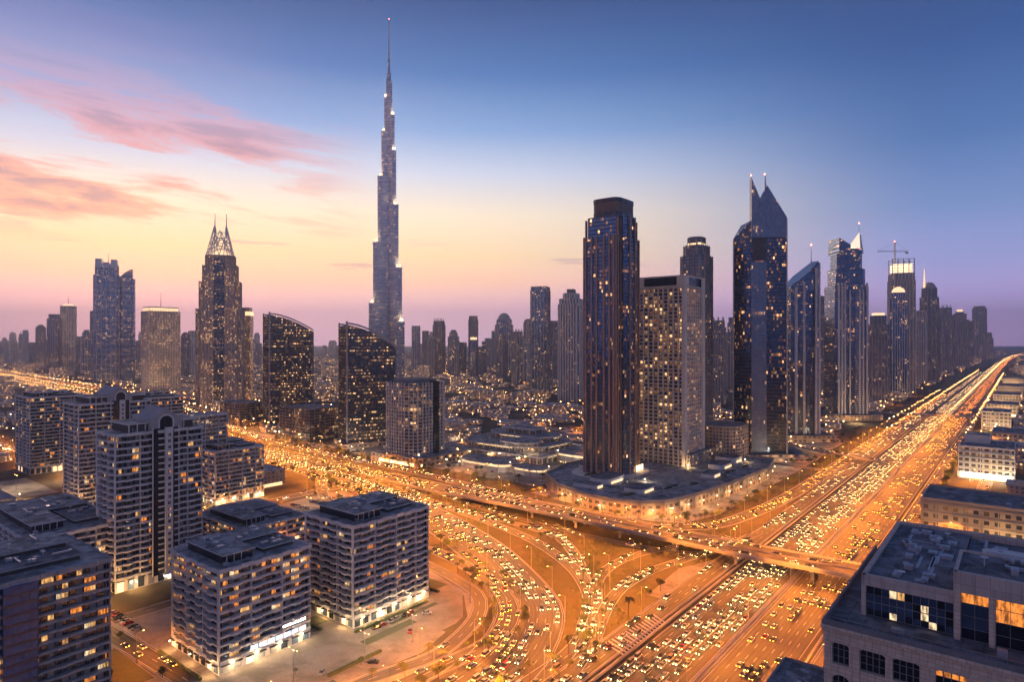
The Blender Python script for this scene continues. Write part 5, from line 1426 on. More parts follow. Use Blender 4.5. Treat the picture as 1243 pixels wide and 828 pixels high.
# ------------------------------------------------------------------ corner building, lower right
def cladding(name, base, bw_, bh_):
    m, t, b = new_mat(name)
    tcn = t.new('ShaderNodeTexCoord'); sp = t.new('ShaderNodeSeparateXYZ'); t.link(tcn.outputs['Object'], sp.inputs[0])
    v = t.comb(t.m('ADD', sp.outputs[0], sp.outputs[1]), sp.outputs[2], 0.0)
    br = t.new('ShaderNodeTexBrick'); br.offset = 0.0; br.inputs['Scale'].default_value = 1.0; br.inputs['Brick Width'].default_value = bw_; br.inputs['Row Height'].default_value = bh_
    br.inputs['Mortar Size'].default_value = 0.035
    br.inputs['Color1'].default_value = tuple(c*0.88 for c in base)+(1,); br.inputs['Color2'].default_value = tuple(c*1.08 for c in base)+(1,); br.inputs['Mortar'].default_value = tuple(c*0.45 for c in base)+(1,)
    t.link(v, br.inputs['Vector'])
    st, _ = t.noise(t.comb(t.m('MULTIPLY', t.m('ADD', sp.outputs[0], sp.outputs[1]), 1.2), t.m('MULTIPLY', sp.outputs[2], 0.12), 0.0), 1.0, 5.0, 0.65)
    t.link(t.mix(t.m('MULTIPLY', t.smooth(st, 0.46, 0.72), 0.45), br.outputs['Color'], tuple(c*0.42 for c in base)+(1,)), b.inputs['Base Color'])
    b.inputs['Roughness'].default_value = 0.85
    return m
M_stone = cladding('jointed_stone', (0.72, 0.56, 0.43), 1.35, 0.9)
fr = thing('corner_building', 'large sandstone building filling the lower right corner, grey plant covered roof and tall paired windows', 'building', P(148.4, 33.2), GROT)
Wd = 120.0; D = 62.0; H1 = 70.0
M_panelw = cladding('sandstone_panels', (0.58, 0.48, 0.41), 2.4, 3.0)
def fx(w): return w - 33.2          # local y of grid coordinate w
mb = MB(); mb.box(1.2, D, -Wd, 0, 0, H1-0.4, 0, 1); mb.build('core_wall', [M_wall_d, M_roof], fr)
mb = MB(); mb.box(-0.2, D+0.2, -Wd, 0.2, -0.1+H1-0.4, H1-0.15, 0); mb.build('roof', M_roof, fr)
# stone front: piers, spandrels and arched heads, window by window
bays = []; y = -1.6; k = 0
pat = [(3.2, 2.0), (4.6, 1.3), (4.6, 2.6), (5.0, 1.5), (5.0, 1.5), (5.0, 2.6)]
while y > -Wd + 8:
    wd_, gp = pat[k % 6] if k < 6 else ((5.0, 1.5) if k % 2 else (5.0, 2.6)); bays.append((y, wd_)); y -= wd_ + gp; k += 1
floors_z = [61.8 - i*7.0 for i in range(9)]
mb = MB(); prev = 0.0
for (yb, wd_) in bays: mb.box(0, 1.19, yb, prev, 0, H1-3.3); prev = yb - wd_
mb.box(0, 1.19, -Wd, prev, 0, H1-3.3)
mb.build('stone_pier', M_stone, fr)['kind'] = 'stuff'
for i, z in enumerate(floors_z + [0]):
    mb = MB(); zz = (floors_z[i-1]-0.0) if i else None
mb = MB()
mb.box(-0.25, 1.15, -Wd, 0.05, H1-3.25, H1-0.9); mb.box(-0.8, 1.1, -Wd, 0.5, H1-0.9, H1-0.1); mb.box(-0.45, 0.3, -Wd, 0.2, H1-3.5, H1-3.0)
mb.build('cornice', M_stone, fr)
for i, z in enumerate(floors_z[:-1]):
    mb = MB(); mb.box(0.12, 1.15, -Wd, -0.2, floors_z[i+1]+4.9, z); mb.build('spandrel', M_stone, fr)
big = {}
def bigwin(w, h, p):
    key = (w, h, p)
    if key not in big:
        m_ = MB(); m_.box(-w/2, w/2, -0.15, 0, 0, 0.2); m_.box(-w/2, w/2, -0.15, 0, h-0.2, h)
        n = 4 if w > 4 else 3
        for i in range(n+1):
            x = -w/2 + w*i/n; m_.box(x-0.09, x+0.09, -0.17, 0, 0.2, h-0.2)
        for i, f in enumerate((0.3, 0.62)):
            m_.box(-w/2, w/2, -0.14, -0.02, h*f, h*f+0.12)
        for i in range(n):
            for j, (a_, b_) in enumerate(((0, 0.3), (0.3, 0.62), (0.62, 1.0))):
                pp = p if (j == 2 or p < 3) else (0 if p != 4 else 4)
                if random.random() < 0.15: pp = 0
                m_.face([(-w/2+w*i/n, -0.05, h*a_), (-w/2+w*(i+1)/n, -0.05, h*a_), (-w/2+w*(i+1)/n, -0.05, h*b_), (-w/2+w*i/n, -0.05, h*b_)], pp+1)
        big[key] = m_.mesh('window', [M_frame] + PANE)
    return big[key]
rr = random.Random(21)
litset = {(3, 0), (4, 0), (1, 1), (2, 1), (5, 1), (4, 1), (7, 0), (3, 2)}
for b_i, (yb, wd_) in enumerate(bays):
    for f_i, z in enumerate(floors_z):
        if f_i > 4 or b_i > 14: continue
        p = 3 if (b_i, f_i) in litset else rr.choice([0, 0, 0, 0, 0, 3 if f_i else 0])
        o = bpy.data.objects.new('window', bigwin(wd_, 4.95, p)); COL.objects.link(o); o.parent = fr
        o.location = (0.95, yb - wd_/2, z-0.02); o.rotation_euler = (0, 0, -math.pi/2)
        # segmental stone head over each window
        mb = MB(); n = 6; hw = wd_/2
        for q in range(n):
            a_ = -1 + 2*q/n; c_ = -1 + 2*(q+1)/n
            za = 4.9 - 0.75*a_*a_; zc = 4.9 - 0.75*c_*c_
            mb.face([(0.1, yb-hw+hw*c_, z+zc), (0.1, yb-hw+hw*a_, z+za), (0.1, yb-hw+hw*a_, z+5.0), (0.1, yb-hw+hw*c_, z+5.0)][::-1], 0)
        mb.build('window_head', M_stone, fr)
# parapet with a rail on the lower roof terrace
mb = MB(); mb.box(-0.6, 0.0, -Wd, 0.3, H1-0.1, H1+0.9); mb.box(0.0, D, -0.3, 0.3, H1-0.1, H1+0.9); mb.build('roof_parapet', M_conc_d, fr)
mb = MB(); mb.box(0.6, 0.75, -Wd, -1, H1+1.3, H1+1.4)
for i in range(40): mb.box(0.62, 0.72, -1-i*3, -0.9-i*3, H1-0.2, H1+1.3)
mb.build('railing', M_lampmetal, fr)
# upper storey: glazed half and pilastered half
XF = 9.4; yL = fx(27.4); yR = fx(10.9); XB = D - 0.6
mb = MB(); mb.box(XF+0.5, XB, yR, yL, H1-0.1, 79.0-0.6, 0, 1); mb.build('upper_wall', [M_wall_d, M_roof], fr)
mb = MB(); mb.box(XF, XF+0.9, yR, yL+0.3, 76.6, 79.0); mb.box(XF, XB+0.3, yL-0.5, yL+0.35, 70, 79.0); mb.box(XB-0.5, XB+0.4, yR-90, yL, 70, 79.2); mb.build('upper_parapet', M_panelw, fr)
mb = MB(); mb.box(XF+0.9, XB-0.5, yR, yL-0.5, 77.4, 77.6); mb.build('upper_roof', M_roof, fr)
gl = [(0, 0), (1, 0), (5, 1), (2, 0), (1, 0), (5, 5), (0, 2), (2, 0)]
nb = 11
for i in range(nb):
    y0 = yL - 0.6 - (yL-yR-0.8)*i/nb; y1 = yL - 0.6 - (yL-yR-0.8)*(i+1)/nb
    m_ = MB(); w_ = y0-y1
    m_.box(-w_/2, -w_/2+0.1, -0.12, 0, 0, 6.3); m_.box(-w_/2, w_/2, -0.12, 0, 3.0, 3.15); m_.box(-w_/2, w_/2, -0.12, 0, 0, 0.12); m_.box(-w_/2, w_/2, -0.1, 0, 4.6, 4.7)
    pc = {3: (5, 1, 5), 4: (1, 1, 4), 7: (0, 5, 1), 8: (5, 1, 1)}.get(i, rr.choice([(1, 1, 0), (0, 1, 1), (1, 0, 1), (0, 1, 0)]))
    for j, (za, zb) in enumerate(((0.12, 1.5), (1.5, 4.6), (4.6, 6.3))):
        m_.face([(-w_/2, -0.04, za), (w_/2, -0.04, za), (w_/2, -0.04, zb), (-w_/2, -0.04, zb)], pc[j]+1)
    o = bpy.data.objects.new('glazing_panel', m_.mesh('glazing_panel', [M_lampmetal] + PANE)); COL.objects.link(o); o.parent = fr
    o.location = (XF+0.45, (y0+y1)/2, 70.1); o.rotation_euler = (0, 0, -math.pi/2)
# taller right part with pilasters
mb = MB(); mb.box(XF+0.4, XF+17, yR-80, yR-0.1, 69.8, 83.0, 0, 1); mb.build('tall_wall', [M_wall_d, M_roof], fr)
mb = MB(); mb.box(XF-0.4, XF+0.6, yR-80, yR, 79.3, 83.4); mb.box(XF-0.4, XF+17, yR-0.5, yR+0.15, 69.9, 83.4); mb.box(XF+16.5, XF+17.3, yR-80, yR-0.5, 69.9, 83.4); mb.build('tall_parapet', M_panelw, fr)
for i in range(12):
    y0 = yR - 0.05 - i*5.6
    mb = MB(); mb.box(XF-0.9, XF+0.39, y0-1.0, y0, 69.8, 79.3); mb.build('pilaster', M_stone, fr)
    p = (3, 3, 4)[i % 3] if i in (0, 1, 3, 6) else 0
    m_ = MB(); m_.box(-2.3, 2.3, -0.1, 0, 0, 0.15)
    for x in (-2.3, -0.05, 2.2): m_.box(x, x+0.1, -0.15, 0, 0, 9.3)
    for z in (2.2, 4.7, 7.2): m_.box(-2.3, 2.3, -0.12, 0, z, z+0.1)
    for x in (-2.3, 0):
        for z0, z1, q in ((0, 2.2, 0), (2.2, 4.7, 0 if i else 1), (4.7, 7.2, p if i else 1), (7.2, 9.3, p)): m_.face([(x, -0.05, z0), (x+2.3, -0.05, z0), (x+2.3, -0.05, z1), (x, -0.05, z1)], q+1)
    o = bpy.data.objects.new('tall_window', m_.mesh('tall_window', [M_frame] + PANE)); COL.objects.link(o); o.parent = fr
    o.location = (XF+0.3, y0-3.3, 69.95); o.rotation_euler = (0, 0, -math.pi/2)
rr = random.Random(12)
roof_clutter(fr, XF+2, XB-2, yR+1, yL-1, 77.6, 44, rr)
roof_clutter(fr, XF+18, XB-2, yR-60, yR, 77.6, 50, rr)
roof_clutter(fr, XF+1, XF+16, yR-50, yR-1, 83.0, 26, rr)
roof_clutter(fr, 2, XF-2, -60, -3, 69.9, 4, rr)
mb = MB(); mb.box(XF+18, XB-1, yR-80, yR-0.1, 69.9, 77.55, 0); mb.build('rear_block', M_roof, fr)
for i in range(9):      # roofing felt strips and kerbs
    mb = MB(); x = XF+2+i*5.3; mb.box(x, x+0.25, yR, yL-0.6, 77.6, 77.95); mb.build('roof_kerb', M_duct if i % 3 else M_conc_d, fr)
for i in range(4):
    mb = MB(); y = yR + 2 + i*4.4; mb.box(XF+2, XB-2, y, y+0.2, 77.6, 77.85); mb.build('roof_kerb', M_conc_d, fr)
mb = MB(); x0, y0 = XF+34, yR-8
mb.box(x0, x0+4, y0-6, y0+3, 77.6, 79.4); mb.cyl((x0+2, y0+3), 1.9, 77.8, 79.2, 12); mb.box(x0-4, x0, y0-4, y0-2.5, 78, 79); mb.build('chiller', M_white, fr)
low('small flat roofed annexe between the highway and the corner building', 232, 56, 34, 26, 12, F_podium, rm=M_roof2, clut=5)
low('low flat roofed building beside the wide highway, next to the sandstone block', 420, 22, 60, 50, 9, F_podium, rm=M_roof, clut=6)


for (s_, w_, a_, b_, h_, lb) in ((170, 520, 40, 24, 7, 'low flat roofed hall in the court between the gabled towers'), (300, 620, 50, 60, 9, 'low flat roofed hall behind the lower apartment wing'), (310, 540, 34, 36, 14, 'small pale block beside the cross highway behind the glowing ground floor block'),
        (130, 640, 40, 60, 8, 'low flat roofed hall in front of the further gabled tower'), (300, 720, 50, 60, 16, 'pale low block left of the cross highway behind the apartment towers'), (330, 820, 50, 70, 14, 'wide pale low block beside the cross highway far left')):
    r_ = low(lb, s_, w_, a_, b_, h_, F_low, clut=8, rm=M_roof3)
    part(r_, 'lit_frontage', M_glow_dim, lambda m_: (m_.box(-a_/2-0.3, -a_/2-0.1, -b_*0.4, b_*0.4, 0.8, 3.4), m_.box(-a_*0.4, a_*0.4, -b_/2-0.3, -b_/2-0.1, 0.8, 3.4)))

# ------------------------------------------------------------------ the low city: villas and blocks between the towers
def near_road(p, pad):
    for key, (path, half, z) in ROADS.items():
        for i in range(0, len(path)):
            q = path[i]
            dx = p.x-q.x; dy = p.y-q.y
            if abs(dx) < 1200 and dx*dx+dy*dy < (half+pad)**2: return True
    return False
DENSE = {}
for key, (path, half, z) in ROADS.items():
    pts = []
    for a_, b_ in zip(path[:-1], path[1:]):
        L = (b_-a_).length; k = max(1, int(L/12))
        for j in range(k): pts.append((a_ + (b_-a_)*(j/k), half))
    DENSE[key] = pts
GRID = {}
for pts in DENSE.values():
    for p, h in pts: GRID.setdefault((int(p.x//60), int(p.y//60)), []).append((p.x, p.y, h))
for o in [o for o in COL.objects if 'category' in o.keys() and o.parent is None]:
    if o['category'] in ('bridge', 'barrier', 'lamp', 'crane'): continue
    rad = 30
    for ch in o.children:
        if ch.type == 'MESH' and ch.name.split('.')[0] in ('curtain_wall', 'core_wall', 'wall', 'podium', 'storey'):
            bb = [Vector(c) for c in ch.bound_box]
            if o.rotation_euler.z or True:
                rot = Matrix.Rotation(o.rotation_euler.z, 4, 'Z')
                xs = [b_.x for b_ in bb]; ys = [b_.y for b_ in bb]
                x = min(xs)
                while x <= max(xs):
                    y = min(ys)
                    while y <= max(ys):
                        q = rot @ Vector((x, y, 0)) + Vector(o.location)
                        GRID.setdefault((int(q.x//60), int(q.y//60)), []).append((q.x, q.y, 12)); y += 14
                    x += 14
def blocked(p, r):
    gx, gy = int(p.x//60), int(p.y//60)
    for i in (-1, 0, 1):
        for j in (-1, 0, 1):
            for x, y, h in GRID.get((gx+i, gy+j), ()):
                if (x-p.x)**2 + (y-p.y)**2 < (h+r)**2: return True
    return False
rr = random.Random(5)
villas = []
tries = 0
while len(villas) < 2600 and tries < 70000:
    tries += 1
    u = rr.random()
    Zd = 560 + 4200*u**1.6
    px = rr.uniform(-20, 1300)
    v = Vector(((px-CX_)/F_*Zd, Zd, 0)); s, w = swz(v)
    s = round(s/22)*22 + rr.uniform(-2, 2); w = round(w/24)*24 + rr.uniform(-3, 3)
    if s < 470 and 0 < w < 800: continue
    if s < 100: continue
    if 40 < w < 200: continue
    if w < 40 and s < 600: continue
    v = P(s, w)
    if blocked(v, 10) or not inframe(Vector((v.x, v.y, 0)), 10, 0): continue
    Ls, Lw = rr.uniform(13, 24), rr.uniform(13, 26)
    big_ = rr.random() < 0.10
    if big_: Ls, Lw = rr.uniform(30, 50), rr.uniform(26, 44)
    h = rr.uniform(5, 9) if not big_ else rr.uniform(10, 24)
    if Zd > 2200 and rr.random() < 0.3: h *= rr.uniform(1.4, 2.6)
    villas.append((Zd, s, w, Ls, Lw, h, rr.random()))
    GRID.setdefault((int(v.x//60), int(v.y//60)), []).append((v.x, v.y, max(Ls, Lw)/2))
villas.sort()
F_villa = facade('villa_facade', (0.40, 0.36, 0.33), (0.06, 0.06, 0.08), 3.6, 3.4, 0.7, 0.5, 0.5, 4.5, 0.2, 0.3, amber=0.5, cs=(0.4, 0.4))
def villa_mb(Ls, Lw, h, k):
    mb = MB(); mb.prism(rect(Ls, Lw), 0, h, 0, 1)
    ring(mb, rect(Ls+0.5, Lw+0.5), 0.4, h-0.3, h+0.9, 2)
    if k < 0.6: mb.box(-Ls*0.3, Ls*0.1, -Lw*0.35, Lw*0.1, h, h+2.6, 0, 1)
    if k > 0.4: mb.box(Ls*0.5, Ls*0.5+4, -Lw*0.3, Lw*0.2, 0, h*0.55, 0, 1)
    if k > 0.7: mb.box(Ls*0.15, Ls*0.3, Lw*0.1, Lw*0.3, h, h+1.4, 2)
    return mb
rest = MB()
for i, (Zd, s, w, Ls, Lw, h, k) in enumerate(villas):
    mb = villa_mb(Ls, Lw, h, k)
    if i < 290:
        kind_ = 'villa' if max(Ls, Lw) < 28 else 'low_block'
        side_ = 'among the low roofs between the towers' if w > 0 else 'on the right side of the wide highway'
        tag(mb.build(kind_, [F_villa, M_roof3 if k < 0.6 else M_roof2, M_beige], None, P(s, w), GROT + R((k-0.5)*8)),
            ('small pale flat roofed villa ' if kind_ == 'villa' else 'larger flat roofed low block ') + side_, 'house' if kind_ == 'villa' else 'building', ('villas ' if kind_ == 'villa' else 'low blocks ') + side_)
    else:
        rest.add(mb, Matrix.Translation(P(s, w)) @ Matrix.Rotation(GROT + R((k-0.5)*8), 4, 'Z'))
o = rest.build('distant_rooftops', [F_villa, M_roof3, M_conc]); tag(o, 'mass of low pale rooftops spreading towards the horizon', 'rooftops', None, 'stuff')
# ------------------------------------------------------------------ street lamps, each with its own light
LAMP_COL = (1.0, 0.27, 0.025)
def resample(path, step, off=0.0):
    out = []; acc = step*0.5
    for i in range(len(path)-1):
        a, b = path[i], path[i+1]; L = (b-a).length
        if L < 1e-6: continue
        d = (b-a)/L; n = Vector((-d.y, d.x, 0)).normalized()
        while acc <= L:
            out.append((a + d*acc + n*off, d)); acc += step
        acc -= L
    return out
def lamp_proto(double, hgt=12.0, reach=2.6):
    r = MB(); r.cyl((0, 0), 0.16, 0, hgt, 8, 0, 0.09); r.cyl((0, 0), 0.3, 0, 0.5, 8)
    me_pole = r.mesh('street_lamp', M_lampmetal)
    parts = []
    for sg in ((-1, 1) if double else (1,)):
        a = MB(); a.bar((0, 0, hgt-0.3), (0, sg*reach, hgt+0.45), 0.07, 0, 6)
        h = MB(); h.box(-0.3, 0.3, sg*reach-0.45, sg*reach+0.45, hgt+0.4, hgt+0.58, 0); h.face([(-0.26, sg*reach-0.4, hgt+0.385), (-0.26, sg*reach+0.4, hgt+0.385), (0.26, sg*reach+0.4, hgt+0.385), (0.26, sg*reach-0.4, hgt+0.385)], 1)
        h.cyl((0, sg*reach), 0.26, hgt+0.24, hgt+0.385, 8, 1)
        parts.append((a.mesh('lamp_arm', M_lampmetal), h.mesh('lamp_head', [M_lampmetal, M_sodium])))
    return me_pole, parts
PROTO = {True: lamp_proto(True), False: lamp_proto(False)}
LD = {}
def light_data(power):
    if power not in LD:
        l = bpy.data.lights.new('street_lamp_light', 'SPOT'); l.energy = power; l.color = LAMP_COL
        l.spot_size = R(165); l.spot_blend = 0.7; l.shadow_soft_size = 0.5
        LD[power] = l
    return LD[power]
K_LAMP = 10.5
lamp_count = 0; far_lamps = []
def street_lamp(p, d, double, power, label, group, flip=False, white=False):
    global lamp_count
    me, parts = PROTO[double]
    o = bpy.data.objects.new('street_lamp', me); COL.objects.link(o); lamp_count += 1
    o.location = p; o.rotation_euler = (0, 0, math.atan2(d.y, d.x) + (math.pi if flip else 0))
    tag(o, label, 'street lamp', group)
    for a, h in parts:
        x = bpy.data.objects.new('lamp_arm', a); COL.objects.link(x); x.parent = o
        y = bpy.data.objects.new('lamp_head', h); COL.objects.link(y); y.parent = x
    ld = light_data(power*K_LAMP)
    if white:
        if ('w', power) not in LD:
            LD[('w', power)] = ld.copy(); LD[('w', power)].color = (1.0, 0.70, 0.40); LD[('w', power)].energy = power
        ld = LD[('w', power)]
    l = bpy.data.objects.new('bulb', ld); COL.objects.link(l); l.parent = o; l.location = (0, 0 if double else 2.0, 12.2)
def lamps_on(key, step, off, double, power, label, group, near=1350, far_power=2.2, far_step=2.5, flip=False, zmin=None):
    path = ROADS[key][0]
    farl = 0
    for p, d in resample(path, step, off):
        dist = math.hypot(p.x, p.y)
        if not inframe(p, 160, 260) or p.y < 60: continue
        if dist < near: street_lamp(p, d, double, power, label, group, flip)
        else:
            farl += 1
            far_lamps.append((p, d, power*far_power if farl % int(far_step+0.5) == 0 else 0))
G1 = 'added double armed lamps along the median of the wide highway'  # unseen lamps, added to give the highway its orange glow
ROADS['median'] = ([P(s, 97.6, 0.3) for s in list(range(40, 4501, 60))] + [P(6800, 65, 0.3), P(9000, -134, 0.3)], 1, 0)
lamps_on('median', 34, 0, True, 46000, 'added double armed street lamp on the median of the wide highway', G1, near=1300)
lamps_on('service_left', 40, 6.3, False, 15000, 'single armed street lamp beside the left service road of the wide highway', 'lamps of the left service road', flip=True, near=1000)
lamps_on('service_right', 44, -4.6, False, 14000, 'single armed street lamp beside the right service road of the wide highway', 'lamps of the right service road', near=900)
lamps_on('sweep', 33, 16.8, False, 24000, 'street lamp on the outer kerb of the broad curving road', 'lamps of the broad curving road', flip=True, near=1150)
lamps_on('sweep', 33, -16.8, False, 24000, 'street lamp on the inner kerb of the broad curving road', 'lamps of the broad curving road', near=1150)
lamps_on('flyover', 36, 0, True, 26000, 'double armed street lamp on the middle barrier of the flyover', 'lamps of the flyover', near=1250)
lamps_on('boulevard_north', 42, 7.2, False, 16000, 'street lamp on the boulevard passing the curved podium', 'lamps of the boulevard', flip=True, near=1100)
lamps_on('loop_ramp', 34, 4.6, False, 13000, 'street lamp beside the looping ramp below the flyover', 'lamps of the ramps', flip=True)
lamps_on('cross_lane', 36, 5.8, False, 16000, 'street lamp on the lane beneath the flyover', 'lamps beneath the flyover', flip=True)
lamps_on('inner_ramp', 34, -4.6, False, 13000, 'street lamp beside the inner ramp below the flyover', 'lamps of the ramps')
lamps_on('outer_ring', 48, 5.2, False, 7000, 'street lamp on the ring street round the paved plot', 'lamps of the ring street', flip=True)
lamps_on('inner_ring', 62, -4.4, False, 5000, 'street lamp on the inner lane of the paved plot', 'lamps of the inner lane')
lamps_on('apartment_lane', 60, 5.2, False, 8000, 'street lamp in the lane between the apartment blocks', 'lamps between the apartment blocks', flip=True)
lamps_on('apartment_avenue', 38, 7, False, 12000, 'street lamp on the avenue behind the tall gabled tower', 'lamps of the apartment avenue', flip=True)
lamps_on('apartment_crossing', 44, 5.4, False, 12000, 'street lamp on the street behind the gabled towers', 'lamps behind the gabled towers', flip=True, near=1300)
lamps_on('village_road', 55, 7.2, False, 15000, 'street lamp on the road through the low roofed quarter', 'lamps of the low roofed quarter', near=1000)
lamps_on('village_street', 55, 5, False, 12000, 'street lamp on the street behind the terraced building', 'lamps of the low roofed quarter', near=1000)
lamps_on('inner_boulevard', 55, 6, False, 12000, 'street lamp behind the row of tall towers', 'lamps behind the tall towers', near=1100)
lamps_on('east_street', 55, 5.2, False, 12000, 'street lamp on the street behind the white blocks on the right', 'lamps of the right side street', near=1100)
lamps_on('viaduct', 40, 0, True, 30000, 'lamp on the elevated road on the far left', 'lamps of the elevated road', near=100)
lamps_on('west_street', 55, 6, False, 16000, 'lamp on the far left street', 'lamps of the far street', near=100)
# lamps of the distant city: too small and too many to tell apart
rr = random.Random(44)
for i in range(1500):
    Zd = 650 + 6500*rr.random()**1.4; px = rr.uniform(-20, 1260)
    v = Vector(((px-CX_)/F_*Zd, Zd, 0)); s, w = swz(v)
    if (s < 470 and w < 780) or (60 < w < 190): continue
    s = round(s/52)*52; w += rr.uniform(-3, 3)
    far_lamps.append((P(s, w, 0), Vector((1, 0, 0)), (34000 if rr.random() < 0.34 else 0)))
for i in range(700):
    Zd = rr.uniform(5500, 13000); px = rr.uniform(-20, 1270)
    far_lamps.append((Vector(((px-CX_)/F_*Zd, Zd, 0)), Vector((1, 0, 0)), 0))
mb = MB()
fl_o = []
for p, d, pw in far_lamps:
    hh = 9.0 + (p.x*7.3 % 3)
    mb.bar((p.x, p.y, p.z), (p.x, p.y, p.z+hh), 0.12, 0, 3); mb.cyl((p.x, p.y), 0.55, p.z+hh, p.z+hh+0.7, 5, 1 if (p.x*3.1 % 1) < 0.8 else 2, 0.3)
    if pw: fl_o.append((Vector((p.x, p.y, p.z+hh-0.6)), pw))
o = mb.build('distant_street_lamps', [M_lampmetal, M_sodium, M_whitelamp]); tag(o, 'countless tiny amber street lamps glowing across the distant city', 'street lamps', None, 'stuff')
for p, pw in fl_o:
    l = bpy.data.objects.new('bulb', light_data(pw)); COL.objects.link(l); l.parent = o; l.location = p
# lamps washing the podium walls and tower feet
for i in range(len(podp)-1):
    a_, b_ = podp[i], podp[i+1]; L = math.dist(a_, b_)
    if a_[0] > 640: break
    for k in range(max(1, int(L/18))):
        f = (k+0.5)/max(1, int(L/18)); s, w = a_[0]+(b_[0]-a_[0])*f, a_[1]+(b_[1]-a_[1])*f
        q = Vector((s-540, w-262)).normalized()*3.0
        wall_lamp(P(s+q.x, w+q.y, 5.5), 5200, 'amber lamp along the foot of the curved sandstone podium', (1.0, 0.56, 0.2), 0.5, 'lamps along the curved podium')
for s, w, z, pw, lb, c_ in ((486, 272, 13, 5000, 'lamp at the foot of the dark striped tower', (1, .75, .45)), (495, 250, 13, 5000, 'lamp on the podium roof by the striped tower', (1, .8, .55)), (575, 246, 13, 6000, 'lamp between the striped and the white framed tower', (1, .62, .28)),
        (640, 215, 13, 9000, 'amber lamp on the podium roof by the round block', (1, .6, .25)), (690, 190, 6, 14000, 'lamp at the foot of the twin spiked tower', (1, .7, .4)), (450, 520, 4, 12000, 'lamp by the gridded tower podium', (1, .6, .26)), (455, 490, 4, 12000, 'amber lamp on the street side of the gridded tower podium', (1, .6, .26)), (440, 560, 4, 12000, 'lamp at the left end of the gridded tower podium', (1, .75, .5)),
        (510, 300+60, 8, 9000, 'white lamp in the parking area by the podium', (1, .85, .62)), (500, 400, 9, 9000, 'white lamp near the oval hall', (1, .85, .62)), (530, 440, 9, 9000, 'white lamp before the terraced building', (1, .85, .62)), (550, 350, 9, 9000, 'white lamp left of the dark striped tower', (1, .85, .62)),
        (505, 838, 4, 16000, 'lamp at the entrance of the curved roof office near the lattice tower', (1, .7, .4)), (480, 626, 4, 12000, 'lamp at the entrance of the curved roof office before the supertall', (1, .8, .6)), (570, 1110, 6, 40000, 'lamp at the foot of the lattice crowned tower', (1, .6, .25)),
        (650, 1600, 6, 60000, 'lamp at the foot of the flat lit crown tower', (1, .66, .32)), (736, 10, 4, 16000, 'lamp washing the white block on the right', (1, .8, .5)), (736, 36, 4, 16000, 'lamp at the left corner of the glowing white block', (1, .8, .5)), (498, 40, 5, 10000, 'amber lamp beside the sandstone block', (1, .55, .2)), (498, 10, 5, 10000, 'amber lamp washing the sandstone block wall', (1, .6, .25)),
        (1130, 205, 6, 40000, 'lamp at the podium of the lit wedge tower', (1, .6, .25)), (840, 200, 6, 24000, 'lamp by the podium of the slanted roof tower', (1, .58, .22)), (212, 78, 5, 5000, 'amber lamp before the small annexe', (1, .55, .2))):
    wall_lamp(P(s, w, z), pw, lb, c_, 0.6, None)


for (s, w) in ((500, -20), (500, -44), (500, -66), (736, 24), (1160, 30), (1160, 18), (1380, 30), (1610, 30), (1890, 28), (2290, 26)):  # extra lamps put in to make these blocks paler
    wall_lamp(P(s, w, 5), 14000 if s < 800 else 40000, 'added amber lamp brightening a low pale block right of the wide highway', (1, .6, .26), 0.6, 'added lamps of the right side blocks')

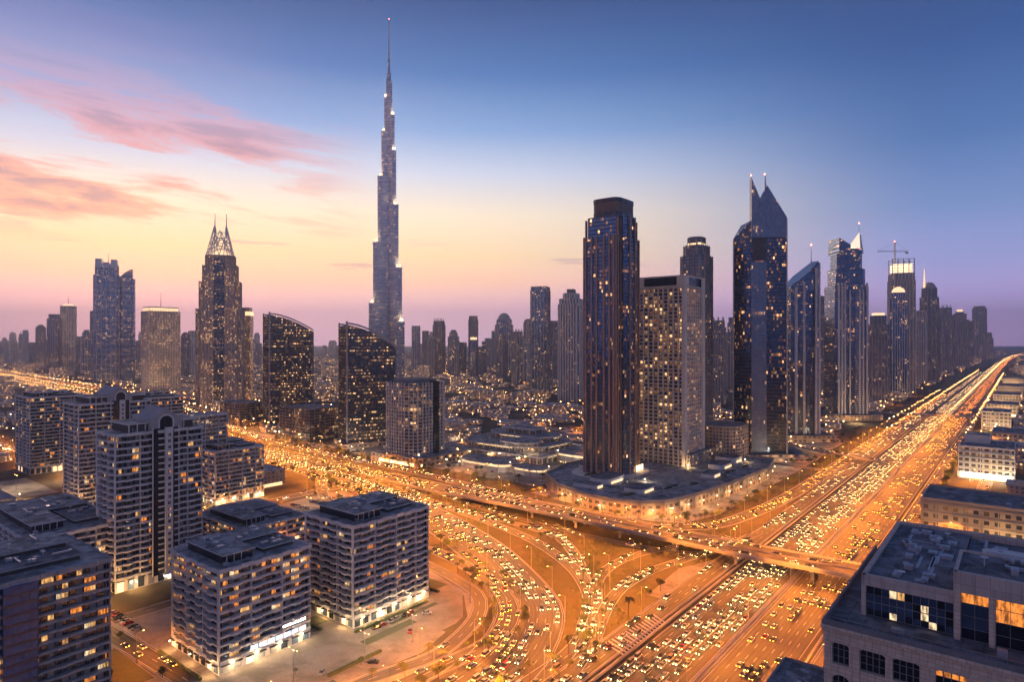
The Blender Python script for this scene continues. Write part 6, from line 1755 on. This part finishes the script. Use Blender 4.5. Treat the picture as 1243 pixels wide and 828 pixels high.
# ------------------------------------------------------------------ cars
paints = {k: plain(k + '_car_paint', c, 0.3, 0.2, var=0.05) for k, c in {'white': (0.5, 0.5, 0.5), 'silver': (0.22, 0.22, 0.23), 'black': (0.025, 0.025, 0.03), 'red': (0.35, 0.03, 0.02), 'sand': (0.38, 0.3, 0.2), 'blue': (0.05, 0.08, 0.2)}.items()}
M_tyre = plain('tyre_rubber', (0.02, 0.02, 0.02), 0.9)
M_head = emit('headlight', (1.0, 0.58, 0.24), 260.0, sample=True)
M_tail = emit('taillight', (1.0, 0.24, 0.03), 60.0, sample=False)
M_head2 = emit('distant_headlight', (1.0, 0.58, 0.24), 260.0, sample=False)
def car_pieces(van=False):
    """x forward; root body plus parts"""
    L, Wc, Hh = (4.7, 1.86, 1.46) if not van else (5.2, 1.95, 2.0)
    b_ = MB()
    def sect(x, hw, z0, z1): return [(x, -hw, z0), (x, hw, z0), (x, hw, z1), (x, -hw, z1)]
    secs = [(-L/2, 0.78, 0.35, 0.80), (-L/2+0.25, 0.90, 0.28, 0.95), (-L/2+1.0, 0.93, 0.25, 0.98), (0.4, 0.93, 0.25, 0.95), (L/2-1.0, 0.92, 0.25, 0.86), (L/2-0.25, 0.88, 0.28, 0.74), (L/2, 0.74, 0.36, 0.62)]
    S = [sect(*q) for q in secs]
    for i in range(len(S)-1):
        for j in range(4):
            k = (j+1) % 4; b_.face([S[i][j], S[i][k], S[i+1][k], S[i+1][j]], 0)
    b_.face(S[0][::-1], 0); b_.face(S[-1], 0)
    c_ = MB(); x0, x1, x2, x3 = (-L/2+0.55, -L/2+1.25, 0.35, 1.15) if not van else (-L/2+0.2, -L/2+0.5, 0.9, 1.6)
    lo = [(x0, -0.84), (x3, -0.84), (x3, 0.84), (x0, 0.84)]; hi = [(x1, -0.66), (x2, -0.66), (x2, 0.66), (x1, 0.66)]
    for j in range(4):
        k = (j+1) % 4; c_.face([(*lo[j], 0.93), (*lo[k], 0.93), (*hi[k], Hh-0.04), (*hi[j], Hh-0.04)], 0)
    r_ = MB(); r_.prism(scaled([(x - (x1+x2)/2, y) for x, y in hi], 1.0), Hh-0.05, Hh, 0)
    r_.v = [(x + (x1+x2)/2, y, z) for x, y, z in r_.v]
    wh = []
    for x in (-L/2+0.85, L/2-0.85):
        for y in (-0.86, 0.86):
            w_ = MB(); w_.bar((x, y-0.1, 0.33), (x, y+0.1, 0.33), 0.33, 0, 10); wh.append(w_)
    hl = []; tl = []
    for y in (-0.60, 0.60):
        h_ = MB(); x = L/2-0.10
        h_.face([(x+0.12, y-0.2, 0.50), (x+0.12, y+0.2, 0.50), (x-0.05, y+0.2, 0.72), (x-0.05, y-0.2, 0.72)], 0); h_.face([(x+0.12, y-0.2, 0.50), (x-0.05, y-0.2, 0.72), (x-0.10, y-0.2, 0.50)], 0); hl.append(h_)
        t_ = MB(); x = -L/2-0.02
        t_.face([(x, y-0.22, 0.62), (x+0.05, y-0.22, 0.82), (x+0.05, y+0.22, 0.82), (x, y+0.22, 0.62)], 0); tl.append(t_)
    return b_, c_, r_, wh, hl, tl
CARP = {}
for van in (False, True):
    b_, c_, r_, wh, hl, tl = car_pieces(van)
    CARP[van] = dict(win=c_.mesh('window_glass', M_glass_d), wheels=[w_.mesh('wheel', M_tyre) for w_ in wh], heads=[h_.mesh('headlight', M_head) for h_ in hl], tails=[t_.mesh('taillight', M_tail) for t_ in tl], body={}, one={}, mb={})
    for k, pm in paints.items():
        m_ = MB(); m_.add(b_); m_.add(r_); CARP[van]['body'][k] = m_.mesh('car', pm)
    full = MB(); full.add(b_); full.add(r_); full.add(c_, None, 1)
    for h_ in hl: full.add(h_, None, 2)
    for t_ in tl: full.add(t_, None, 3)
    CARP[van]['mb'] = full
    for k, pm in paints.items(): CARP[van]['one'][k] = full.mesh('car', [pm, M_glass_d, M_head, M_tail])
    CARP[van]['one_off'] = {k: full.mesh('car', [pm, M_glass_d, M_lampmetal, M_lampmetal]) for k, pm in paints.items()}
rr = random.Random(8)
CARS = []
def traffic(key, offs, sign, gap, where, jam=0.25, smin=0, zadd=0.0):
    """offs: lane centres left of the path; sign +1 drives along the path"""
    path, half, z = ROADS[key]
    for off in offs:
        for p, d in resample(path, 6.4, off):
            if not inframe(p, 20, 20): continue
            dist = math.hypot(p.x, p.y)
            ph = math.sin(p.x*0.031 + p.y*0.043 + off*1.9) + math.sin(p.x*0.083 - p.y*0.067 + off*3.1)
            if rr.random() > (1.0 + 0.42*ph)*6.4/gap * (1.0 if dist < 2500 else 0.8): continue
            q = p + d*rr.uniform(-0.7, 0.7) + Vector((-d.y, d.x, 0))*rr.uniform(-0.18, 0.18)
            CARS.append((dist, q + Vector((0, 0, z+0.012+zadd)), math.atan2(d.y, d.x) + (0 if sign > 0 else math.pi) + rr.uniform(-0.006, 0.006), where, d.z*sign))
lanesL = [-11.2, -7.5, -3.8, -0.1, 3.6, 7.3, 11.0]; lanesR = [-9.6, -6.0, -2.4, 1.2, 4.8, 8.6]
traffic('highway_oncoming', lanesL, -1, 11.5, 'coming towards the viewer on the left carriageway of the wide highway')
traffic('highway_outbound', lanesR, 1, 19, 'driving away on the right carriageway of the wide highway')
traffic('service_left', [-3.6, 0, 3.6], -1, 22, 'on the left service road of the wide highway')
traffic('service_right', [-1.8, 1.8], 1, 26, 'on the right service road of the wide highway')
traffic('sweep', [-13, -9.4, -5.6, -1.9], -1, 17, 'climbing the inner lanes of the broad curving road')
traffic('sweep', [2.1, 5.7, 9.4, 13.1], 1, 15, 'following the outer lanes of the broad curving road')
traffic('sweep_outer', [-1.9, 1.9], 1, 18, 'on the outermost curving road')
traffic('flyover', [-8.6, -5.2, -2.2], 1, 20, 'crossing the flyover')
traffic('flyover', [2.2, 5.2, 8.6], -1, 20, 'crossing the flyover')
traffic('boulevard_north', [-4.2, -1.2, 2.0, 5.0], 1, 19, 'on the boulevard passing the curved podium')
traffic('cross_lane', [-2.6, 0.8, 3.4], 1, 17, 'on the lane beneath the flyover'); traffic('lower_lane', [-1.5, 1.5], 1, 18, 'on the short lane beneath the flyover')
traffic('loop_ramp', [-1.8, 1.8], 1, 15, 'on the looping ramp'); traffic('inner_ramp', [-1.8, 1.8], 1, 15, 'on the inner ramp below the flyover')
traffic('outer_ring', [-2.1], -1, 26, 'on the ring street round the paved plot'); traffic('outer_ring', [2.1], 1, 26, 'on the ring street round the paved plot')
traffic('inner_ring', [-1.6], 1, 40, 'on the inner lane of the paved plot')
traffic('apartment_avenue', [-3, 3], 1, 18, 'on the avenue behind the tall gabled tower'); traffic('apartment_crossing', [-2, 2], 1, 24, 'on the street behind the gabled towers'); traffic('apartment_lane', [-2, 2], 1, 30, 'in the lane between the apartment blocks')
traffic('viaduct', [-4.5, -1.5, 1.5, 4.5], -1, 11, 'on the elevated road on the far left')
traffic('west_street', [-3, 0, 3], 1, 24, 'on the far left street'); traffic('village_road', [-4, -1.3, 1.3, 4], -1, 24, 'on the road through the low roofed quarter')
traffic('far_bridge', [-4, 0, 4], 1, 22, 'on the distant overbridge'); traffic('north_bridge', [-2, 2], 1, 20, 'on the ramp bridge'); traffic('inner_boulevard', [-2, 2], 1, 30, 'behind the row of tall towers'); traffic('east_street', [-2, 2], 1, 30, 'on the street behind the white blocks')
CARS.sort(key=lambda c: c[0])
names = list(paints); wts = [22, 22, 30, 6, 10, 10]
rest = MB(); RM = [paints['white'], paints['silver'], paints['black'], paints['sand'], M_glass_d, M_head2, M_tail]
simple = {}
for van in (False, True):
    src = CARP[van]['mb']; simple[van] = src
n_ind = 0
for i, (dist, p, ang, where, dz) in enumerate(CARS):
    van = rr.random() < 0.22; col = rr.choices(names, wts)[0]
    if i < 290:
        if i < 110:
            o = bpy.data.objects.new('car', CARP[van]['body'][col]); COL.objects.link(o)
            for nm, lst in (('window_glass', [CARP[van]['win']]), ('wheel', CARP[van]['wheels']), ('headlight', CARP[van]['heads']), ('taillight', CARP[van]['tails'])):
                for me in lst:
                    c = bpy.data.objects.new(nm, me); COL.objects.link(c); c.parent = o
        else:
            o = bpy.data.objects.new('car', CARP[van]['one'][col]); COL.objects.link(o)
        o.location = p; o.rotation_euler = (0, -math.asin(max(-1, min(1, dz))), ang)
        tag(o, col.replace('sand', 'sand coloured') + (' van ' if van else ' car ') + where, 'van' if van else 'car', ('vans ' if van else 'cars ') + where)
    else:
        k = {'white': 0, 'silver': 1, 'black': 2, 'sand': 3, 'red': 2, 'blue': 2}[col]
        src = simple[van]; M_ = Matrix.Translation(p) @ Matrix.Rotation(ang, 4, 'Z'); b0 = len(rest.v)
        rest.v.extend([tuple(M_ @ Vector(q)) for q in src.v]); rest.f.extend([tuple(j + b0 for j in f) for f in src.f]); rest.uv.extend(src.uv)
        rest.mi.extend([{0: k, 1: 4, 2: 5, 3: 6}[q] for q in src.mi])
o = rest.build('distant_traffic', RM); tag(o, 'dense streams of small cars with lit lamps filling the highways into the distance', 'traffic', None, 'stuff')
print('CARS', len(CARS), 'LAMPS', lamp_count, 'FARL', len(far_lamps), len(fl_o), 'VILLAS', len(villas))
# parked cars on the plots
pk = [(s, w, a) for s, w, a in [(72+i*3.1, 219, 1) for i in range(12) if i % 5] + [(128+i*3.0, 196+0.0*i, 1) for i in range(7) if i % 4] + [(186+i*2.9, 228.5, 1) for i in range(9) if i % 3] + [(92, 250+i*3.0, 0) for i in range(12) if i % 4 != 1] + [(121, 312+i*3.0, 0) for i in range(10) if i % 4 != 2] + [(150, 214, 0), (168, 205, 1), (196, 214, 0), (214, 222, 1), (232, 240, 0), (238, 262, 1), (118, 214, 0), (134, 207, 0), (100, 224, 0), (96, 262, 1), (101, 300, 1), (98, 330, 0), (120, 332, 1), (236, 300, 0), (212, 330, 1)]]
for i, (s, w, a) in enumerate(pk):
    if i == 0: pass
    col = names[i % 4]
    o = bpy.data.objects.new('parked_car', CARP[False]['body'][col]); COL.objects.link(o)
    for nm, lst in (('window_glass', [CARP[False]['win']]), ('wheel', CARP[False]['wheels'])):
        for me in lst:
            c = bpy.data.objects.new(nm, me); COL.objects.link(c); c.parent = o
    o.location = P(s, w, 0.045); o.rotation_euler = (0, 0, GROT + a*math.pi/2 + 0.1*i)
    tag(o, f'{col} parked car with its lamps off on the paved ground by the foreground apartment blocks', 'car', 'cars parked by the foreground apartment blocks')

# ------------------------------------------------------------------ trees
def leaf_mat(name, a, b_):
    m, t, b = new_mat(name)
    oi = t.new('ShaderNodeObjectInfo'); tcn = t.new('ShaderNodeTexCoord')
    f, _ = t.noise(tcn.outputs['Object'], 0.9, 3.0)
    k = t.m('ADD', t.m('MULTIPLY', f, 0.7), t.m('MULTIPLY', oi.outputs['Random'], 0.3))
    t.link(t.ramp(k, [(0.3, (*a, 1)), (0.7, (*b_, 1))]), b.inputs['Base Color']); b.inputs['Roughness'].default_value = 0.8
    return m
M_leaf = leaf_mat('foliage', (0.03, 0.045, 0.018), (0.075, 0.10, 0.035))
M_palm = leaf_mat('palm_fronds', (0.035, 0.05, 0.02), (0.09, 0.10, 0.04))
def broad(seed, hgt=6.5, rad=2.8, n=520):
    r_ = random.Random(seed); tr = MB(); tr.bar((0, 0, 0), (0.1, 0, hgt*0.42), 0.2, 0, 6, 0.13)
    lb = []
    for i in range(5):
        a_ = i*1.26 + r_.random(); q = (math.cos(a_)*rad*0.5, math.sin(a_)*rad*0.5, hgt*r_.uniform(0.6, 0.82)); tr.bar((0.1, 0, hgt*0.4), q, 0.1, 0, 4, 0.04); lb.append((q, rad*r_.uniform(0.42, 0.6)))
    lb.append(((0, 0, hgt*0.86), rad*0.5))
    cr_ = MB()
    for i in range(n):
        c, rd = r_.choice(lb); v = Vector((r_.gauss(0, 1), r_.gauss(0, 1), r_.gauss(0, 1))).normalized()*rd*r_.uniform(0.55, 1.08)
        p = Vector(c) + Vector((v.x, v.y, v.z*0.8)); s_ = r_.uniform(0.14, 0.34)
        x = Vector((r_.gauss(0, 1), r_.gauss(0, 1), r_.gauss(0, 1))).normalized(); y = x.cross(Vector((r_.gauss(0, 1), r_.gauss(0, 1), r_.gauss(0, 1)))).normalized()
        cr_.face([p - x*s_, p - y*s_*0.8, p + x*s_, p + y*s_*0.8], 0)
    return tr.mesh('trunk', M_bark), cr_.mesh('crown', M_leaf)
def palm(seed, hgt=7.5):
    r_ = random.Random(seed); tr = MB(); z = 0; x = 0
    for i in range(6):
        nx = x + r_.uniform(-0.08, 0.12); tr.bar((x, 0, z), (nx, 0, z + hgt/6), 0.24 - i*0.012, 0, 7); x = nx; z += hgt/6
    cr_ = MB()
    for i in range(20):
        a_ = i*2.4; L = r_.uniform(2.0, 2.9); up = r_.uniform(-0.2, 0.9); prev = Vector((x, 0, hgt)); d = Vector((math.cos(a_), math.sin(a_), 0)); sd = Vector((-d.y, d.x, 0))
        for k in range(5):
            nxt = Vector((x, 0, hgt)) + d*L*(k+1)/5 + Vector((0, 0, up*(k+1)/5*1.2 - 1.9*((k+1)/5)**2))
            wd_ = 0.42*(1 - k/6)
            for sg in (-1, 1): cr_.face([prev, nxt, nxt + sd*sg*wd_*0.9 - Vector((0, 0, 0.22)), prev + sd*sg*wd_ - Vector((0, 0, 0.2))], 0)
            prev = nxt
    return tr.mesh('trunk', M_bark), cr_.mesh('crown', M_palm)
TREES = [('broadleaf_tree', broad(1)), ('broadleaf_tree', broad(2, 5.2, 2.4, 420)), ('broadleaf_tree', broad(3, 7.6, 3.3, 620)), ('palm_tree', palm(4)), ('palm_tree', palm(5, 9.0))]
rr = random.Random(31)
TQ = []
def tree(s, w, k, sc, label, group, z=0.0):
    TQ.append((P(s, w).length, s, w, k, sc, label, group, z))
def build_tree(s, w, k, sc, label, group, z=0.0):
    nm, (tm, cm) = TREES[k]
    o = bpy.data.objects.new(nm, None); COL.objects.link(o); o.location = P(s, w, z); o.rotation_euler = (0, 0, rr.uniform(0, 6.28)); o.scale = (sc, sc, sc*rr.uniform(0.9, 1.15))
    for n_, me in (('trunk', tm), ('crown', cm)):
        c = bpy.data.objects.new(n_, me); COL.objects.link(c); c.parent = o
    tag(o, label, 'tree', group)
def trees_along(key, off, step, jit, smin, smax, kinds, sc, label, group, prob=1.0, maxd=900):
    for p, d in resample(ROADS[key][0], step, off):
        s, w = swz(p)
        if not (smin < s < smax) or not inframe(p, 30, 30) or math.hypot(p.x, p.y) > maxd or rr.random() > prob: continue
        tree(s + rr.uniform(-jit, jit), w + rr.uniform(-jit, jit), rr.choice(kinds), sc*rr.uniform(0.8, 1.25), label, group)
trees_along('outer_ring', 7.5, 9, 1.2, -50, 400, [0, 1, 2], 0.85, 'small dark tree on the verge between the ring street and the broad curving road', 'trees of the ring street verge', 0.75)
trees_along('outer_ring', -8.0, 13, 1.5, -50, 400, [0, 1, 3], 0.75, 'small dark tree on the paved plot inside the ring street', 'trees of the paved plot', 0.7)
trees_along('inner_ring', 7, 15, 2, -50, 400, [1, 3], 0.7, 'low tree along the inner lane of the paved plot', 'trees of the inner lane', 0.7)
trees_along('service_left', 9.5, 13, 2.0, 150, 330, [0, 2, 3, 4], 0.9, 'tree in the planted wedge between the ramps and the service road', 'trees of the planted wedge', 0.6)
trees_along('service_right', -7.5, 9, 1.2, 180, 1100, [0, 1, 2], 1.0, 'tree in the row along the right edge of the wide highway', 'trees right of the wide highway', 0.85, 1100)
trees_along('boulevard_north', 11, 10, 1.4, 380, 560, [3, 4, 0], 0.9, 'tree on the pavement below the curved podium', 'trees below the curved podium', 0.75)
trees_along('boulevard_north', 12, 12, 3, 436, 620, [0, 1, 2, 3], 1.0, 'tree beside the boulevard in front of the offices', 'trees along the cross highway', 0.7)
trees_along('sweep', -20, 12, 2, 240, 420, [0, 1, 2], 0.95, 'tree on the verge between the apartments and the broad curving road', 'trees between the apartments and the cross highway', 0.7)
for i in range(34):
    s, w = rr.choice([(rr.uniform(86, 250), rr.uniform(200, 232)), (rr.uniform(84, 118), rr.uniform(240, 350)), (rr.uniform(168, 180), rr.uniform(246, 300))])
    tree(s, w, rr.choice([0, 1, 1, 3]), rr.uniform(0.45, 0.85), 'small dark tree or bush in the yards round the foreground apartment blocks', 'trees round the foreground apartment blocks')
for i in range(30):
    s, w = rr.choice([(rr.uniform(464, 500), rr.uniform(345, 470)), (rr.uniform(690, 760), rr.uniform(160, 195)), (rr.uniform(780, 1100), rr.uniform(158, 190))])
    tree(s, w, rr.choice([0, 1, 2, 3]), rr.uniform(0.8, 1.2), 'tree in the parking grounds among the tower podiums', 'trees among the tower podiums')


for (s0_, s1_, key, off, k) in ((150, 400, 'sweep_outer', 7.5, [0, 3, 1]), (250, 420, 'loop_ramp', -7, [3, 4, 1]), (230, 420, 'inner_ramp', -8, [3, 1, 0]), (300, 520, 'cross_lane', 7, [0, 1, 3]), (430, 900, 'boulevard_north', 10, [0, 1, 3])):
    trees_along(key, off, 8, 1.5, s0_, s1_, k, 0.62, 'palm or bush in the planted beds between the ramps', 'plants of the beds between the ramps', 0.7)

# ------------------------------------------------------------------ yards: beds, hedges, paths, parked cars
M_soil = plain('planted_bed', (0.045, 0.05, 0.025), 0.95, var=0.5, scale=0.6)
rr = random.Random(77)
for (s0, s1, w0, w1) in ((70, 116, 226, 231), (128, 150, 203, 207), (176, 205, 219, 224), (196, 226, 226, 229), (233, 247, 240, 262), (236, 244, 275, 300), (170, 180, 252, 262), (90, 108, 262, 300), (84, 104, 340, 350), (206, 216, 200, 204)):
    poly_sheet('planting_bed', [(s0, w0), (s1, w0), (s1, w1), (s0, w1)], 0.05, M_soil)
for (s0, w0, L, rot, lb) in ((70, 237, 44, 0, 'clipped dark hedge along the street front of the amber lit block'), (180, 232.2, 44, 0, 'clipped dark hedge before the apartment block by the ring road'), (172, 246, 30, 1, 'clipped dark hedge in the alley between the two mid-rise blocks'), (118, 246, 36, 1, 'clipped dark hedge at the shaded end of the amber lit block'), (150, 210, 26, 0, 'short hedge in the middle of the paved plot'), (236, 236, 26, 1, 'hedge at the far end of the paved plot')):
    hm = MB(); r_ = random.Random(int(s0+w0))
    hm.prism(rect(L, 1.3, L/2, 0), 0, 1.0, 0)
    for i in range(int(L*26)):
        p = Vector((r_.uniform(0, L), r_.uniform(-0.75, 0.75), r_.uniform(0.3, 1.3))); x = Vector((r_.gauss(0,1), r_.gauss(0,1), r_.gauss(0,1))).normalized()*0.2; y = x.cross(Vector((0.3, 0.5, 0.8))).normalized()*0.18
        hm.face([p-x, p-y, p+x, p+y], 0)
    o = hm.build('hedge', M_leaf, None, P(s0, w0, 0.03), GROT + rot*math.pi/2); tag(o, lb, 'hedge')
n_p = 0
for (s0, w0, n, ds, dw, lb) in ((478, 560, 12, 0, -3.2, 'by the gridded tower'), (486, 420, 14, 3.0, 0, 'before the terraced building'), (486, 412, 14, 3.0, 0, 'before the terraced building'), (505, 352, 12, 3.0, 0, 'left of the podium'), (545, 352, 10, 3.0, 0, 'left of the podium'), (470, 600, 12, 0, 3.2, 'before the curved roof office'), (480, 700, 16, 0, 3.0, 'before the curved roof office'), (498, 800, 10, 0, 3.0, 'before the curved roof office'),
    (276, 362, 30, 0, 3.1, 'in the lot behind the ring road apartments'), (290, 362, 30, 0, 3.1, 'in the lot behind the ring road apartments'), (306, 364, 30, 0, 3.1, 'in the lot behind the ring road apartments'), (322, 366, 30, 0, 3.1, 'in the lot behind the ring road apartments'), (130, 655, 24, 0, 3.1, 'in the lot before the farthest left tower'), (150, 655, 24, 0, 3.1, 'in the lot before the farthest left tower'), (120, 490, 18, 0, 3.2, 'in the court between the gabled towers'), (136, 490, 18, 0, 3.2, 'in the court between the gabled towers')):
    for i in range(n):
        if rr.random() < 0.25: continue
        v = P(s0 + ds*i, w0 + dw*i, 0.05)
        col = rr.choice(names[:4]); o = bpy.data.objects.new('parked_car', CARP[False]['one_off'][col]); COL.objects.link(o)
        o.location = v; o.rotation_euler = (0, 0, GROT + (math.pi/2 if ds else 0) + rr.choice((0, math.pi)))
        tag(o, col.replace('sand', 'sand coloured') + ' car in a parked row ' + lb, 'car', 'cars parked ' + lb); n_p += 1
poly_sheet('parking_lot', [(462, 655), (482, 655), (492, 900), (474, 900)], 0.028, M_pave)
for s_, w_ in ((474, 680), (476, 740), (484, 800), (488, 860), (500, 905), (474, 600), (560, 610), (600, 560), (560, 420), (520, 350), (640, 370), (660, 420), (468, 400), (480, 450), (283, 380), (283, 420), (315, 380), (315, 420), (315, 450), (128, 500), (128, 530), (160, 520), (200, 530), (330, 380), (135, 670), (135, 710), (170, 690), (210, 700), (225, 740)):
    street_lamp(P(s_, w_), Vector((SS, CC, 0)), True, 42000, 'double armed lamp standing in a parking ground or court off the main roads', 'lamps of the parking grounds', white=True)
for s_, w_ in ((84, 222), (110, 214), (140, 218), (166, 208), (190, 206), (205, 226), (222, 240), (240, 268), (244, 310), (180, 226), (90, 280), (100, 318)):  # whitish lamps added to turn the plot into a pale lit area
    street_lamp(P(s_, w_), Vector((SS, CC, 0)), True, 20000, 'added pale double armed lamp on the paved plot round the foreground apartment blocks', 'added lamps of the paved plot', white=True)

TQ.sort(key=lambda q: q[0])
n_b = 0; restt = MB()
for q in TQ:
    if q[3] < 3: n_b += 1
    if q[3] < 3 and n_b > 285:
        tm, cm = TREES[q[3]][1]; M_ = Matrix.Translation(P(q[1], q[2])) @ Matrix.Scale(q[4], 4)
        for me, mi in ((tm, 0), (cm, 1)):
            for pl in me.polygons: restt.face([M_ @ me.vertices[v].co for v in pl.vertices], mi)
    else: build_tree(*q[1:])
if restt.f: tag(restt.build('distant_trees', [M_bark, M_leaf]), 'small dark trees lining the far boulevards', 'trees', None, 'stuff')
# low planting covering the beds between the ramps
def on_road(s_, w_, pad):
    p_ = P(s_, w_)
    for key_, pts_ in DENSE.items():
        for q_, h_ in pts_:
            if abs(q_.x-p_.x) < 30 and (q_.x-p_.x)**2 + (q_.y-p_.y)**2 < (h_+pad)**2: return True
    return False
gc = MB(); r_ = random.Random(17); nb_ = 0
blobs = [(r_.uniform(130, 440), r_.uniform(128, 420), r_.uniform(4, 13)) for _ in range(170)] + [(r_.uniform(430, 470), r_.uniform(200, 800), r_.uniform(3, 8)) for _ in range(50)] + [(r_.uniform(520, 1100), r_.uniform(158, 196), r_.uniform(4, 9)) for _ in range(50)]
for (bs, bw_, br_) in blobs:
    for i in range(int(br_*br_*0.5)):
        a_ = r_.uniform(0, 6.28); d_ = br_*math.sqrt(r_.random()); s_, w_ = bs + d_*math.cos(a_)*1.5, bw_ + d_*math.sin(a_)
        if (s_ < 275 and w_ > 183) or on_road(s_, w_, 2.6): continue
        nb_ += 1; c = P(s_, w_, 0); sz = r_.uniform(0.4, 1.1)
        for j in range(9):
            p_ = c + Vector((r_.gauss(0, 1)*sz*0.6, r_.gauss(0, 1)*sz*0.6, r_.uniform(0.1, sz)))
            x = Vector((r_.gauss(0,1), r_.gauss(0,1), r_.gauss(0,1))).normalized()*0.33*sz; y = x.cross(Vector((r_.gauss(0,1), r_.gauss(0,1), r_.gauss(0,1)))).normalized()*0.3*sz
            gc.face([p_-x, p_-y, p_+x, p_+y], 0)
print('SHRUBS', nb_)
tag(gc.build('ground_cover', M_leaf), 'low dark shrubs growing in patches between the ramps and roads', 'shrubs', None, 'stuff')

# ------------------------------------------------------------------ dusk haze
hz = MB(); N2 = 16500
hz.box(-15700, 15700, -2500, N2, -1.0, 860.0)
m = bpy.data.materials.new('haze'); m.use_nodes = True; nt_ = m.node_tree; nt_.nodes.clear()
ho = nt_.nodes.new('ShaderNodeOutputMaterial'); pv = nt_.nodes.new('ShaderNodeVolumePrincipled')
pv.inputs['Color'].default_value = (0.82, 0.86, 1.0, 1); pv.inputs['Density'].default_value = 0.000105; pv.inputs['Anisotropy'].default_value = 0.6
nt_.links.new(pv.outputs[0], ho.inputs['Volume'])
o = hz.build('haze', m); o['kind'] = 'stuff'; o['label'] = 'thin mauve dusk haze hanging over the whole city'; o['category'] = 'haze'
